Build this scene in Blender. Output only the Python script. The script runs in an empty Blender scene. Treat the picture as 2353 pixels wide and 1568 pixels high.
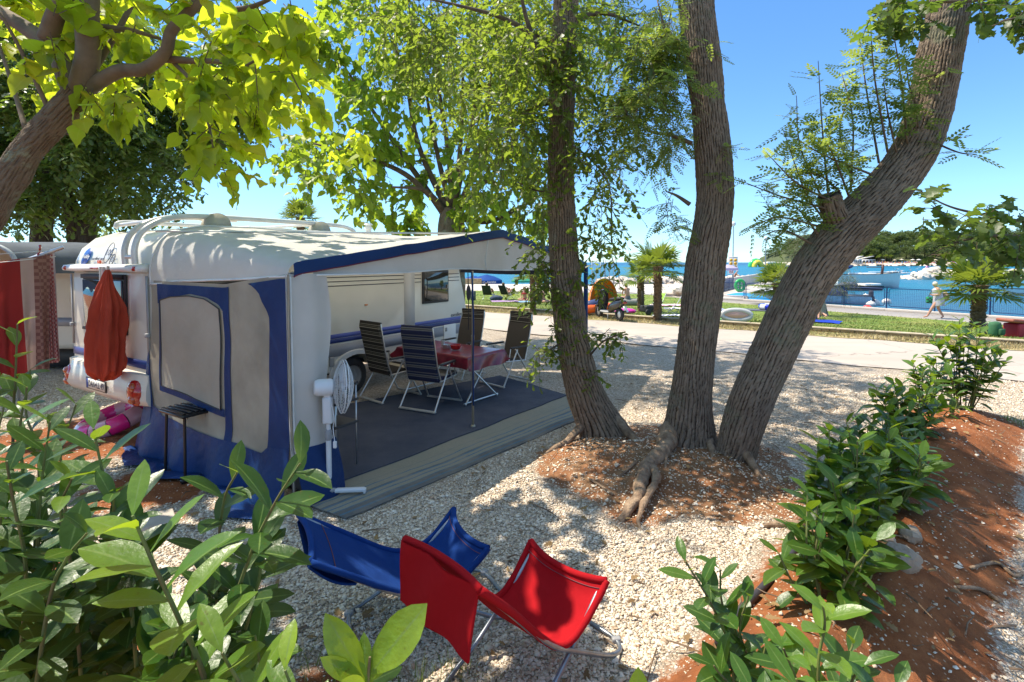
import bpy, bmesh, math, random
import numpy as np
from mathutils import Vector, Matrix
rng = np.random.default_rng(11); random.seed(11)
SC = bpy.context.scene; COL = SC.collection
R = math.radians
# ---------------------------------------------------------------- camera model
F, CX, HY, PITCH, CAMZ = 1177.7, 1176.5, 603.2, R(2.5), 2.1
PY = HY + F*math.tan(PITCH)
def ray(px, py):
    xc, yc = (px-CX)/F, -(py-PY)/F
    c, s = math.cos(PITCH), math.sin(PITCH)
    return np.array([xc, c+yc*s, -s+yc*c])
CAM = np.array([0, 0, CAMZ])
def G(px, py, z=0.0):                     # the place on the level z seen there
    d = ray(px, py); return CAM + d*((z-CAMZ)/d[2])
def Q(px, py, Y):                         # the place at distance Y seen there
    d = ray(px, py); return CAM + d*(Y/d[1])
def unit(v): v = np.asarray(v, float); return v/np.linalg.norm(v)
# sun
SUN_EL, SUN_H = R(60), unit([-.94, .34])
SUN = np.array([SUN_H[0]*math.cos(SUN_EL), SUN_H[1]*math.cos(SUN_EL), math.sin(SUN_EL)])
# ---------------------------------------------------------------- objects
def link(name, data, parent=None):
    o = bpy.data.objects.new(name, data); COL.objects.link(o)
    if parent: o.parent = parent
    return o
def tag(o, label=None, cat=None, group=None, kind=None):
    if label: o['label'] = label
    if cat: o['category'] = cat
    if group: o['group'] = group
    if kind: o['kind'] = kind
    return o
def thing(name, label, cat, loc=(0, 0, 0), rz=0, group=None):
    o = link(name, None); o.location = [float(c) for c in loc]; o.rotation_euler = (0, 0, rz); o.empty_display_size = .1
    return tag(o, label, cat, group)
def dup(root, loc=None, rz=None, label=None, scale=None, group=None):
    r = root.copy(); COL.objects.link(r)
    if loc is not None: r.location = [float(c) for c in loc]
    if rz is not None: r.rotation_euler = (0, 0, rz)
    if scale is not None: r.scale = scale if hasattr(scale, '__len__') else (scale,)*3
    if label: r['label'] = label
    if group: r['group'] = group
    for ch in list(root.children):
        c = ch.copy(); COL.objects.link(c); c.parent = r
        for g in ch.children:
            d = g.copy(); COL.objects.link(d); d.parent = c
    return r
class MB:
    """collects shapes; build() links them as ONE mesh"""
    def __init__(s): s.v = []; s.f = []; s.n = 0; s.at = {}
    def add(s, V, Fs, mi=0):
        V = np.asarray(V, float).reshape(-1, 3); 
        if isinstance(Fs, np.ndarray): s.f.append((Fs+s.n, mi))
        else:
            by = {}
            for f in Fs: by.setdefault(len(f), []).append(f)
            for k in by: s.f.append((np.array(by[k])+s.n, mi))
        s.v.append(V); s.n += len(V); return s
    def box(s, c, size, rot=None, bev=0, mi=0):
        hx = np.array(size)/2
        if bev <= 0:
            V = np.array([[x, y, z] for x in (-1, 1) for y in (-1, 1) for z in (-1, 1)])*hx
            Fs = [[0, 1, 3, 2], [4, 6, 7, 5], [0, 4, 5, 1], [2, 3, 7, 6], [0, 2, 6, 4], [1, 5, 7, 3]]
        else:
            bm = bmesh.new(); bmesh.ops.create_cube(bm, size=1)
            for v in bm.verts: v.co = Vector([v.co[i]*size[i] for i in range(3)])
            bmesh.ops.bevel(bm, geom=bm.edges[:], offset=min(bev, min(size)*.49), segments=2, profile=.6, affect='EDGES')
            bm.verts.index_update()
            V = np.array([v.co[:] for v in bm.verts]); Fs = [[v.index for v in f.verts] for f in bm.faces]; bm.free()
        if rot is not None: V = V @ np.array(rot).T
        return s.add(V+np.array(c), Fs, mi)
    def tube(s, pts, r, n=8, caps=True, mi=0, close=False):
        P = np.asarray(pts, float); k = len(P)
        r = np.full(k, r) if np.isscalar(r) else np.asarray(r, float)
        T, A, B = frames(P)
        a = np.arange(n)*2*np.pi/n
        V = P[:, None]+r[:, None, None]*(np.cos(a)[None, :, None]*A[:, None]+np.sin(a)[None, :, None]*B[:, None])
        return s.grid(V, closev=True, caps=caps, mi=mi)
    def grid(s, P, closeu=False, closev=False, caps=False, mi=0):
        P = np.asarray(P, float); a, b = P.shape[:2]
        i, j = np.meshgrid(np.arange(a if closeu else a-1), np.arange(b if closev else b-1), indexing='ij')
        i, j = i.ravel(), j.ravel(); i2, j2 = (i+1) % a, (j+1) % b
        Fs = np.stack([i*b+j, i*b+j2, i2*b+j2, i2*b+j], 1)
        n0 = s.n; s.add(P.reshape(-1, 3), Fs, mi)
        if caps: s.f.append((np.array([np.arange(b)[::-1]])+n0, mi)); s.f.append((np.array([np.arange(b)+(a-1)*b])+n0, mi))
        return s
    def lathe(s, prof, n=20, c=(0, 0, 0), rot=None, mi=0, caps=True):
        a = np.arange(n)*2*np.pi/n; pr = np.array(prof, float)
        V = np.stack([pr[:, 0, None]*np.cos(a), pr[:, 0, None]*np.sin(a), np.repeat(pr[:, 1, None], n, 1)], 2)
        if rot is not None: V = V @ np.array(rot).T
        return s.grid(V+np.array(c), closev=True, caps=caps, mi=mi)
    def ell(s, c, r, rot=None, n=12, m=8, mi=0, jit=0, g=None):
        r = np.ones(3)*np.array(r); th = np.linspace(.02, np.pi-.02, m); a = np.arange(n)*2*np.pi/n
        V = np.stack([np.sin(th)[:, None]*np.cos(a), np.sin(th)[:, None]*np.sin(a), np.repeat(np.cos(th)[:, None], n, 1)], 2)
        if jit: V = V*(1+jit*(g or rng).normal(size=V.shape[:2])[..., None])
        V = V*r
        if rot is not None: V = V @ np.array(rot).T
        return s.grid(V+np.array(c), closev=True, caps=True, mi=mi)
    def sheet(s, poly, z=None, t=0, mi=0):
        """polygon of 3-D points (flat), optional thickness t along -normal"""
        P = np.array([list(p)+[z] if z is not None else list(p) for p in poly], float); k = len(P)
        if not t: return s.add(P, [list(range(k))], mi)
        nrm = np.zeros(3)
        for i in range(k): nrm += np.cross(P[i], P[(i+1) % k])
        nrm = unit(nrm); Q2 = P-nrm*t
        return s.add(np.concatenate([P, Q2]), [list(range(k)), list(range(2*k-1, k-1, -1))]+[[i, i+k, (i+1) % k+k, (i+1) % k] for i in range(k)], mi)
    def prism(s, prof, axis, a0, a1, mi=0):
        """2-D outline swept along an axis ('x','y','z') from a0 to a1"""
        pr = np.array(prof, float); k = len(pr)
        def put(a):
            o = np.full(k, a)
            return np.stack({'x': [o, pr[:, 0], pr[:, 1]], 'y': [pr[:, 0], o, pr[:, 1]], 'z': [pr[:, 0], pr[:, 1], o]}[axis], 1)
        return s.add(np.concatenate([put(a0), put(a1)]), [list(range(k))[::-1], list(range(k, 2*k))]+[[i, (i+1) % k, (i+1) % k+k, i+k] for i in range(k)], mi)
    def build(s, name, mats, parent=None, smooth=0, local=False, fix=False):
        V = np.concatenate(s.v).astype(np.float32)
        if parent is not None and not local:
            V = V-np.array(parent.location, np.float32)
            if parent.parent is not None: V = V-np.array(parent.parent.location, np.float32)
        me = bpy.data.meshes.new(name); me.vertices.add(len(V)); me.vertices.foreach_set('co', V.ravel())
        li = np.concatenate([f.ravel() for f, _ in s.f]).astype(np.int32)
        lt = np.concatenate([np.full(len(f), f.shape[1]) for f, _ in s.f]).astype(np.int32)
        mi = np.concatenate([np.full(len(f), m) for f, m in s.f]).astype(np.int32)
        me.loops.add(len(li)); me.loops.foreach_set('vertex_index', li)
        me.polygons.add(len(lt)); me.polygons.foreach_set('loop_start', np.concatenate([[0], np.cumsum(lt)[:-1]]).astype(np.int32))
        me.polygons.foreach_set('material_index', mi)
        if smooth: me.polygons.foreach_set('use_smooth', np.ones(len(lt), bool))
        me.update(calc_edges=True)
        for k, a in s.at.items():
            a = np.concatenate(a) if isinstance(a, list) else a
            if a.ndim == 1: x = me.attributes.new(k, 'FLOAT', 'POINT'); x.data.foreach_set('value', a.astype(np.float32))
            else: x = me.attributes.new(k, 'FLOAT_VECTOR', 'POINT'); x.data.foreach_set('vector', a.astype(np.float32).ravel())
        if fix or (smooth and smooth < 180):
            if fix:
                bm = bmesh.new(); bm.from_mesh(me); bmesh.ops.recalc_face_normals(bm, faces=bm.faces[:]); bm.to_mesh(me); bm.free()
            if smooth and smooth < 180: me.set_sharp_from_angle(angle=R(smooth))
        for m in (mats if isinstance(mats, (list, tuple)) else [mats]): me.materials.append(m)
        return link(name, me, parent)
def frames(P):
    T = np.gradient(P, axis=0); T /= np.linalg.norm(T, axis=1)[:, None]+1e-9
    ref = np.array([0, 0, 1.]) if abs(T[0][2]) < .9 else np.array([1., 0, 0])
    A = np.zeros_like(P); A[0] = unit(np.cross(np.cross(T[0], ref), T[0]))
    for i in range(1, len(P)):
        a = A[i-1]-T[i]*np.dot(A[i-1], T[i]); A[i] = a/(np.linalg.norm(a)+1e-9)
    return T, A, np.cross(T, A)
def spline(pts, n=8):
    P = np.asarray(pts, float); k = len(P)
    if k < 3: return np.array([P[0]+(P[-1]-P[0])*t for t in np.linspace(0, 1, n+1)])
    E = np.concatenate([[2*P[0]-P[1]], P, [2*P[-1]-P[-2]]]); out = []
    for i in range(k-1):
        p0, p1, p2, p3 = E[i:i+4]
        for t in np.arange(n)/n:
            out.append(.5*((2*p1)+(-p0+p2)*t+(2*p0-5*p1+4*p2-p3)*t*t+(-p0+3*p1-3*p2+p3)*t**3))
    out.append(P[-1]); return np.array(out)
def rotm(rx=0, ry=0, rz=0):
    return np.array(Matrix.Rotation(rz, 3, 'Z') @ Matrix.Rotation(ry, 3, 'Y') @ Matrix.Rotation(rx, 3, 'X'))
def look(d, up=(0, 0, 1)):
    """rotation whose z axis points along d"""
    z = unit(d); x = np.cross(up, z)
    if np.linalg.norm(x) < 1e-6: x = np.array([1., 0, 0])
    x = unit(x); return np.stack([x, np.cross(z, x), z], 1)
def ip(x, xs, ys): return np.interp(x, xs, ys)
def sm(x, a, b): t = np.clip((x-a)/(b-a), 0, 1); return t*t*(3-2*t)
_pt = np.random.default_rng(3).random((64, 64, 64))
def vnoise(p):
    p = np.asarray(p, float); i = np.floor(p).astype(int); f = p-i; f = f*f*(3-2*f); o = 0
    for dx in (0, 1):
        for dy in (0, 1):
            for dz in (0, 1):
                w = (f[..., 0] if dx else 1-f[..., 0])*(f[..., 1] if dy else 1-f[..., 1])*(f[..., 2] if dz else 1-f[..., 2])
                o = o+w*_pt[(i[..., 0]+dx) % 64, (i[..., 1]+dy) % 64, (i[..., 2]+dz) % 64]
    return o*2-1
def fbm(p, k=4): 
    p = np.asarray(p, float); return sum(vnoise(p*2**i+17*i)/2**i for i in range(k))
def worley(p):
    """F1, F2 of jittered cells"""
    c = np.floor(p).astype(int); d1 = np.full(len(p), 9.); d2 = d1.copy()
    for dx in (-1, 0, 1):
        for dy in (-1, 0, 1):
            for dz in (-1, 0, 1):
                q = c+[dx, dy, dz]; a, b, e = q[:, 0] % 64, q[:, 1] % 64, q[:, 2] % 64
                pt = q+np.stack([_pt[a, b, e], _pt[(a+21) % 64, b, e], _pt[a, (b+33) % 64, e]], 1)
                d = np.linalg.norm(pt-p, axis=1)
                d2 = np.where(d < d1, d1, np.minimum(d2, d)); d1 = np.minimum(d1, d)
    return d1, d2
# ---------------------------------------------------------------- materials
def nodes(name):
    m = bpy.data.materials.new(name); m.use_nodes = True; nt = m.node_tree
    return m, nt, nt.nodes['Principled BSDF']
def nd(nt, t, **kw):
    n = nt.nodes.new(t)
    for k, v in kw.items():
        if k in n.inputs.keys(): n.inputs[k].default_value = v
        else: setattr(n, k, v)
    return n
def c4(c): return tuple(c[:3])+(1,)
def ramp(nt, fac, stops):
    r = nt.nodes.new('ShaderNodeValToRGB'); e = r.color_ramp.elements
    while len(e) < len(stops): e.new(.5)
    for k, (p, c) in enumerate(stops): e[k].position = p; e[k].color = c4(c) if hasattr(c, '__len__') else (c, c, c, 1)
    nt.links.new(fac, r.inputs[0]); return r.outputs[0]
def mix(nt, fac, a, b, mode='MIX'):
    m = nt.nodes.new('ShaderNodeMix'); m.data_type = 'RGBA'; m.blend_type = mode
    for s, v in ((m.inputs[0], fac), (m.inputs[6], a), (m.inputs[7], b)):
        if hasattr(v, 'is_linked') or isinstance(v, bpy.types.NodeSocket): nt.links.new(v, s)
        else: s.default_value = v if np.isscalar(v) else c4(v)
    return m.outputs[2]
def math_(nt, op, a, b=0, c=0):
    m = nt.nodes.new('ShaderNodeMath'); m.operation = op
    for s, v in zip(m.inputs, (a, b, c)):
        if isinstance(v, bpy.types.NodeSocket): nt.links.new(v, s)
        else: s.default_value = v
    return m.outputs[0]
def coords(nt, kind='Object', scale=(1, 1, 1), attr=None, rot=(0, 0, 0)):
    if attr: src = nd(nt, 'ShaderNodeAttribute', attribute_name=attr).outputs['Vector']
    else: src = nd(nt, 'ShaderNodeTexCoord').outputs[kind]
    mp = nd(nt, 'ShaderNodeMapping'); mp.inputs['Scale'].default_value = scale; mp.inputs['Rotation'].default_value = rot
    nt.links.new(src, mp.inputs['Vector']); return mp.outputs[0]
def noise(nt, vec, scale, detail=4, rough=.55, out='Fac'):
    n = nd(nt, 'ShaderNodeTexNoise'); n.inputs['Scale'].default_value = scale; n.inputs['Detail'].default_value = detail; n.inputs['Roughness'].default_value = rough
    nt.links.new(vec, n.inputs['Vector']); return n.outputs[out]
def voro(nt, vec, scale, feature='F1', out='Distance', rnd=1):
    n = nd(nt, 'ShaderNodeTexVoronoi', feature=feature); n.inputs['Scale'].default_value = scale; n.inputs['Randomness'].default_value = rnd
    nt.links.new(vec, n.inputs['Vector']); return n.outputs[out]
def bump(nt, b, h, strength=.3, dist=.01):
    n = nd(nt, 'ShaderNodeBump'); n.inputs['Strength'].default_value = strength; n.inputs['Distance'].default_value = dist
    nt.links.new(h, n.inputs['Height']); nt.links.new(n.outputs[0], b.inputs['Normal'])
MATS = {}
def M(name, col, rough=.6, metal=0, var=.12, vs=4, bmp=0, bs=40, bd=.004, col2=None, spec=.4, coat=0):
    if name in MATS: return MATS[name]
    m, nt, b = nodes(name); v = coords(nt)
    c2 = col2 or tuple(max(0, x*(1-2*var)) for x in col)
    nt.links.new(mix(nt, ramp(nt, noise(nt, v, vs), [(.35, 0.), (.7, 1.)]), col, c2), b.inputs['Base Color'])
    b.inputs['Roughness'].default_value = rough; b.inputs['Metallic'].default_value = metal; b.inputs['Specular IOR Level'].default_value = spec
    b.inputs['Coat Weight'].default_value = coat
    if bmp: bump(nt, b, noise(nt, v, bs, 5), bmp, bd)
    MATS[name] = m; return m
def leafmat(name, cols, tcol, trans=.42, rough=.4, rib=None, spec=.5, spots=None, t1=None):
    m, nt, b = nodes(name)
    at = nd(nt, 'ShaderNodeAttribute', attribute_name='var').outputs['Fac']
    k = len(cols); col = ramp(nt, at, [(i/(k-1), c) for i, c in enumerate(cols)])
    if rib:
        md = nd(nt, 'ShaderNodeAttribute', attribute_name='mid').outputs['Fac']
        col = mix(nt, ramp(nt, md, [(.03, 1.), (.10, 0.)]), col, rib)
    if spots:
        n = noise(nt, coords(nt), 60, 3); col = mix(nt, ramp(nt, n, [(.66, 0.), (.71, .8)]), col, spots)
    col = mix(nt, ramp(nt, noise(nt, coords(nt), 26, 4, .7), [(.35, 0.), (.7, .45)]), col, tuple(x*.55 for x in cols[k//2]))
    nt.links.new(col, b.inputs['Base Color']); b.inputs['Roughness'].default_value = rough; b.inputs['Specular IOR Level'].default_value = spec
    bump(nt, b, noise(nt, coords(nt), 55, 3), .4, .005)
    t = nd(nt, 'ShaderNodeBsdfTranslucent'); tc = mix(nt, at, tcol, t1 or tuple(x*.7 for x in tcol))
    nt.links.new(tc, t.inputs['Color'])
    ms = nd(nt, 'ShaderNodeMixShader'); ms.inputs[0].default_value = trans
    nt.links.new(b.outputs[0], ms.inputs[1]); nt.links.new(t.outputs[0], ms.inputs[2])
    nt.links.new(ms.outputs[0], nt.nodes['Material Output'].inputs['Surface']); return m
# ---------------------------------------------------------------- leaves
def leaf_strip(widths, bend=.12, fold=.18, wav=0):
    """leaf of unit length: three vertices across at each station"""
    k = len(widths); V = []; mid = []
    for i, w in enumerate(widths):
        x = i/(k-1); z = -bend*x*x
        for s in (-1, 0, 1):
            V.append([x, s*w, z+(abs(s)*w*fold)+(wav*math.sin(i*2.1+s*2) if s else 0)]); mid.append(abs(s))
    Fs = []
    for i in range(k-1):
        for s in (0, 1): Fs.append([i*3+s, i*3+s+1, i*3+s+4, i*3+s+3])
    return np.array(V), np.array(Fs), np.array(mid, float)
T_LAUREL = leaf_strip([.012, .085, .155, .195, .205, .185, .12, .005], .13, .17, .006)
T_HEART = leaf_strip([.16, .36, .45, .46, .41, .32, .20, .09, .005], .25, .2, .032); T_HEART[0][0, 0] = T_HEART[0][2, 0] = -.09; T_HEART[0][3, 0] = T_HEART[0][5, 0] = .05
T_OAK = leaf_strip([.02, .14, .10, .24, .15, .32, .20, .28, .05], .15, .2, .02)
T_MAPLE = leaf_strip([.12, .42, .26, .50, .22, .30, .02], .18, .15, .02)
T_SIMPLE = leaf_strip([.05, .26, .22, .02], .15, .2)
T_OLIVE = leaf_strip([.02, .09, .02], .05, .1)
def pinnate():
    V = []; Fs = []; mid = []
    def lf(x, y, ang, L):
        n = len(V); c, s = math.cos(ang), math.sin(ang)
        for (a, b, z) in ((0, 0, 0), (.5, .26, .02), (1, 0, -.05), (.5, -.26, .02)):
            V.append([x+L*(a*c-b*s), y+L*(a*s+b*c), z*L-.12*x*x]); mid.append(1.)
        Fs.append([n, n+1, n+2, n+3])
    for i in range(5):
        x = .2+.17*i
        for sgn in (-1, 1): lf(x, 0, sgn*1.05, .30-.02*i)
    lf(.93, 0, 0, .27)
    n = len(V); V.extend([[0, -.008, 0], [0, .008, 0], [.95, .004, -.1], [.95, -.004, -.1]]); mid += [0.]*4; Fs.append([n, n+1, n+2, n+3])
    return np.array(V), np.array(Fs), np.array(mid)
T_PINNATE = pinnate()
class Leaves:
    def __init__(s): s.P = []; s.D = []; s.N = []; s.S = []; s.V = []
    def add(s, P, D, N, S, V):
        P = np.atleast_2d(P); n = len(P)
        s.P.append(P); s.D.append(np.broadcast_to(D, (n, 3))); s.N.append(np.broadcast_to(N, (n, 3)))
        s.S.append(np.broadcast_to(S, (n,))); s.V.append(np.broadcast_to(V, (n,)))
    def build(s, name, tpl, mat, parent, local=False, wood=None):
        P, D, N, S, V = [np.concatenate(a).astype(float) for a in (s.P, s.D, s.N, s.S, s.V)]
        T, Fc, mid = tpl; n = len(P)
        X = D/(np.linalg.norm(D, axis=1)[:, None]+1e-9); Z = N-(N*X).sum(1)[:, None]*X; Z /= np.linalg.norm(Z, axis=1)[:, None]+1e-9
        Y = np.cross(Z, X); bend = rng.uniform(.2, 2.2, n)[:, None, None]; wid = rng.uniform(.82, 1.15, n)[:, None, None]
        W = P[:, None]+S[:, None, None]*(T[None, :, 0, None]*X[:, None]+wid*T[None, :, 1, None]*Y[:, None]+bend*T[None, :, 2, None]*Z[:, None])
        mb = MB(); Fs = (Fc[None]+(np.arange(n)*len(T))[:, None, None]).reshape(-1, Fc.shape[1])
        mb.add(W.reshape(-1, 3), Fs); va, ma = np.repeat(np.clip(V, 0, 1), len(T)), np.tile(mid, n)
        if wood is not None and wood.n:
            n0 = mb.n; mb.v += wood.v; mb.f += [(f+n0, 1) for f, _ in wood.f]; mb.n += wood.n; va = np.r_[va, np.full(wood.n, .5)]; ma = np.r_[ma, np.ones(wood.n)]; mat = [mat, M_TWIG]
        mb.at['var'] = va; mb.at['mid'] = ma
        return mb.build(name, mat, parent, smooth=180, local=local)
def rand_dirs(n): d = rng.normal(size=(n, 3)); return d/np.linalg.norm(d, axis=1)[:, None]
def sprays(lv, wood, c, r, ntw, nl, size, L, droop=.5, updir=0, var=(.2, .8), hang=.5, trad=.004, spread=.9):
    """twigs in an ellipsoid about c, each carrying nl leaves"""
    c = np.asarray(c, float); r = np.ones(3)*np.asarray(r, float)
    u = rand_dirs(ntw)*(rng.random(ntw)**.45)[:, None]; st = c+u*r*.85
    d = u*.7+rand_dirs(ntw)*.6; d[:, 2] += updir-droop*rng.random(ntw); d /= np.linalg.norm(d, axis=1)[:, None]
    for i in range(ntw):
        l = L*rng.uniform(.6, 1.3); t = (np.arange(nl)+.6)/nl
        pth = st[i]+d[i]*l*t[:, None]; pth[:, 2] -= droop*l*.35*t**2
        side = unit(np.cross(d[i], [0, 0, 1.])+rand_dirs(1)[0]*.3); sg = np.where(np.arange(nl) % 2, 1, -1)
        D = d[i]*.55+side*sg[:, None]*spread+rand_dirs(nl)*.35; D[:, 2] -= hang*rng.random(nl)
        N = np.array([0, 0, 1.])+rand_dirs(nl)*.55
        lv.add(pth, D, N, size*rng.uniform(.6, 1.2, nl), rng.uniform(*var)+rng.normal(size=nl)*.12)
        if wood is not None: wood.tube([st[i]-d[i]*.05, pth[nl//2], pth[-1]], [trad, trad*.8, trad*.4], 3, caps=False)
def limb(mb, pts, r0, r1, n=8, k=6, pw=1.):
    P = spline(pts, k); mb.tube(P, r0+(r1-r0)*np.linspace(0, 1, len(P))**pw, n); return P
def bark_trunk(name, pts, radii, mat, parent, nA=140, step=.017, amp=.011, cell=(34, 34, 12), fis=1., knots=2.2, flare=None, local=False, extra=None):
    P = spline(pts, 10); seg = np.r_[0, np.cumsum(np.linalg.norm(np.diff(P, axis=0), axis=1))]
    nS = max(12, int(seg[-1]/step)); s = np.linspace(0, seg[-1], nS); P = np.stack([np.interp(s, seg, P[:, i]) for i in range(3)], 1)
    rr = .91*np.interp(s/seg[-1], np.linspace(0, 1, len(radii)), radii); T, A, B = frames(P)
    a = np.arange(nA)*2*np.pi/nA; ca, sa = np.cos(a), np.sin(a); rm = np.mean(radii)
    rest = np.stack([np.broadcast_to(rm*ca, (nS, nA)), np.broadcast_to(rm*sa, (nS, nA)), np.broadcast_to(s[:, None], (nS, nA))], 2)
    fl = rest.reshape(-1, 3); warp = np.stack([fbm(fl*6), fbm(fl*6+9), fbm(fl*3+5)], 1)*.02
    f1, f2 = worley((fl+warp)*np.array(cell)+40); e = np.clip((f2-f1)/.4, 0, 1)
    nf = max(5, round(2*np.pi*rm/(.030/fis))); th = np.arctan2(fl[:, 1], fl[:, 0]); f1_ = np.abs(np.sin(nf/2*th+2.6*fbm(fl*np.array([6, 6, 1.6]), 3)+1.3*fbm(fl*np.array([3, 3, 5])+31, 2)))
    cr = np.abs(np.sin(fl[:, 2]*np.pi/(.075/fis)+3.2*fbm(fl*np.array([17, 17, 5])+9, 2)+1.5*np.floor(nf/2*th/np.pi*2)))
    e = (np.clip((f1_-.16)/.42, 0, 1)*(.35+.65*np.clip((cr-.05)/.4, 0, 1))*(.75+.25*e)).reshape(nS, nA)
    lump = fbm(fl*np.array([4, 4, 1.6])+3).reshape(nS, nA)
    rad = rr[:, None]*(1+.07*lump)+amp*(e-.5)+.004*fbm(fl*40, 2).reshape(nS, nA)
    for _ in range(int(seg[-1]*knots)):
        ks, kt, kw, ka = rng.uniform(.2, seg[-1]), rng.uniform(0, 6.28), rng.uniform(.05, .13), rng.uniform(-.018, .035)*min(1, rm/.2); dt = np.abs((a-kt+np.pi) % (2*np.pi)-np.pi)*rm
        rad = rad+ka*np.exp(-((s[:, None]-ks)**2*.6+dt[None]**2)/kw**2)
    if flare: 
        k, ht, amt, ph = flare; rad = rad+rr[:, None]*amt*np.exp(-s[:, None]/ht)*(.45+.55*np.cos(k*a[None]+ph)+.3*np.cos(2*a[None]+ph*2))
    V = P[:, None]+rad[..., None]*(ca[None, :, None]*A[:, None]+sa[None, :, None]*B[:, None])
    mb = MB(); mb.grid(V, closev=True, caps=True); mb.at['rest'] = fl; mb.at['plate'] = e.ravel()
    return mb.build(name, mat, parent, smooth=180, local=local), P, rr
def barkmat(name, light, dark, moss=None, mossamt=.5):
    m, nt, b = nodes(name); v = coords(nt, attr='rest'); v2 = coords(nt, attr='rest', scale=(1, 1, .22))
    pl = nd(nt, 'ShaderNodeAttribute', attribute_name='plate').outputs['Fac']
    col = mix(nt, ramp(nt, noise(nt, v2, 34, 5), [(.3, 0.), (.7, 1.)]), light, tuple(.45*l+.55*d for l, d in zip(light, dark)))
    col = mix(nt, ramp(nt, pl, [(.05, 0.), (.55, 1.)]), dark, col)
    if moss:
        n = noise(nt, v, 3.2, 6, .65); col = mix(nt, math_(nt, 'MULTIPLY', ramp(nt, n, [(.55, 0.), (.66, 1.)]), mossamt), col, moss)
    nt.links.new(col, b.inputs['Base Color']); b.inputs['Roughness'].default_value = .9; b.inputs['Specular IOR Level'].default_value = .15
    h = math_(nt, 'ADD', noise(nt, v2, 60, 6, .7), math_(nt, 'MULTIPLY', pl, .6)); bump(nt, b, h, .9, .03); return m
def textobj(body, size, mat, parent, loc, rot, name='lettering', ext=.001, align='CENTER', sx=1):
    cu = bpy.data.curves.new(name, 'FONT'); cu.body = body; cu.size = size; cu.extrude = ext; cu.align_x = align; cu.align_y = 'CENTER'; cu.resolution_u = 3
    t = bpy.data.objects.new('tmp', cu); COL.objects.link(t); bpy.context.view_layer.update()
    me = bpy.data.meshes.new_from_object(t); bpy.data.objects.remove(t); me.name = name; me.materials.clear(); me.materials.append(mat)
    o = link(name, me, parent); o.location = loc; o.rotation_euler = rot; o.scale = (sx, 1, 1); return o
# ================================================================ light and camera
W = bpy.data.worlds.new('World'); SC.world = W; W.use_nodes = True
nt = W.node_tree; bg = nt.nodes['Background']; sky = nt.nodes.new('ShaderNodeTexSky'); sky.sky_type = 'NISHITA'
sky.sun_disc = False; sky.sun_elevation = SUN_EL; sky.sun_rotation = math.atan2(SUN_H[0], SUN_H[1])
sky.air_density = .75; sky.dust_density = 0; sky.ozone_density = 2.2; sky.altitude = 0
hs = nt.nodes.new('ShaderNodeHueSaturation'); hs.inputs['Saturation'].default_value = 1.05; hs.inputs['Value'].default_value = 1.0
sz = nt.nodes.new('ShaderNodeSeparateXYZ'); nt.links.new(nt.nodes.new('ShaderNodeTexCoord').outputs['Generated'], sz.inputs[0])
rr = ramp(nt, sz.outputs[2], [(0, (.31, .40, .46)), (.12, (.41, .50, .545)), (.42, (.44, .57, .64)), (.62, (1.35, 1.10, .85)), (1, (1.6, 1.25, .88))])  # upper sky brightened and warmed, added as fill light for the shade
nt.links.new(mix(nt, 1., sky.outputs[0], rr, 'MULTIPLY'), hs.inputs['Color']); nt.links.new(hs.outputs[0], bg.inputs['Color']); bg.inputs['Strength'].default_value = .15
sl = bpy.data.lights.new('sun', 'SUN'); sl.energy = 2.65; sl.angle = R(.53); sl.color = (1, .91, .77)
so = link('sun', sl); so.rotation_euler = Vector(SUN).to_track_quat('Z', 'Y').to_euler()
cd = bpy.data.cameras.new('camera'); co = link('camera', cd); SC.camera = co
co.location = (0, 0, CAMZ); co.rotation_euler = (R(90)-PITCH, 0, 0)
cd.sensor_width = 36; cd.lens = F/2353*36; cd.shift_y = -(784-PY)/2353; cd.clip_start = .05; cd.clip_end = 60000
SC.view_settings.view_transform = 'Standard'; SC.view_settings.look = 'None'; SC.view_settings.exposure = 1.65; SC.view_settings.gamma = 1
SC.cycles.max_bounces = 8; SC.cycles.transparent_max_bounces = 12
# ================================================================ terrain shape
E2, N2 = np.array([.81, -.586]), np.array([.586, .81])      # along and across the camp road
def rd(a, b, z=0): p = a*E2+b*N2; return np.array([p[0], p[1], z])
H0, HD, HN = np.array([1.25, 2.6]), unit([.72, .69]), unit([.69, -.72])
TM = np.array([1.62, 5.35])
def hedge_tq(x, y): d = np.stack([x-H0[0], y-H0[1]], -1); return d @ HD, d @ HN
AW0, AWU, AWL = np.array([-3.93, 5.57]), unit([.521, .853]), unit([-.853, .521])       # rear corner of the caravan, its axis, its left
def under_awning(x, y):
    d = np.stack([x-AW0[0], y-AW0[1]], -1); a, b_ = d @ AWU, d @ AWL
    return sm(a, -.1, .2)*(1-sm(a, 5.0, 5.5))*sm(b_+.13*a, -3.15, -2.9)*(1-sm(b_, 2.2, 2.5))
def hgt(x, y):
    x = np.asarray(x, float); y = np.asarray(y, float); p = np.stack([x, y, 0*x], -1)
    t, q = hedge_tq(x, y)
    h = .26*np.exp(-((q-.32)/.45)**2)*sm(t, -3, -1.5)*(1-sm(t, 5.6, 7.2))*(1+.35*fbm(p*1.7, 3))
    r = np.hypot((x-TM[0])*.9, y-TM[1]+.1); h = h+.2*np.exp(-(r/.85)**2)*(1+.3*fbm(p*2.3, 3))
    return (h+.012*fbm(p*1.3, 2)+.004*fbm(p*7, 2))*(1-under_awning(x, y))
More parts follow.
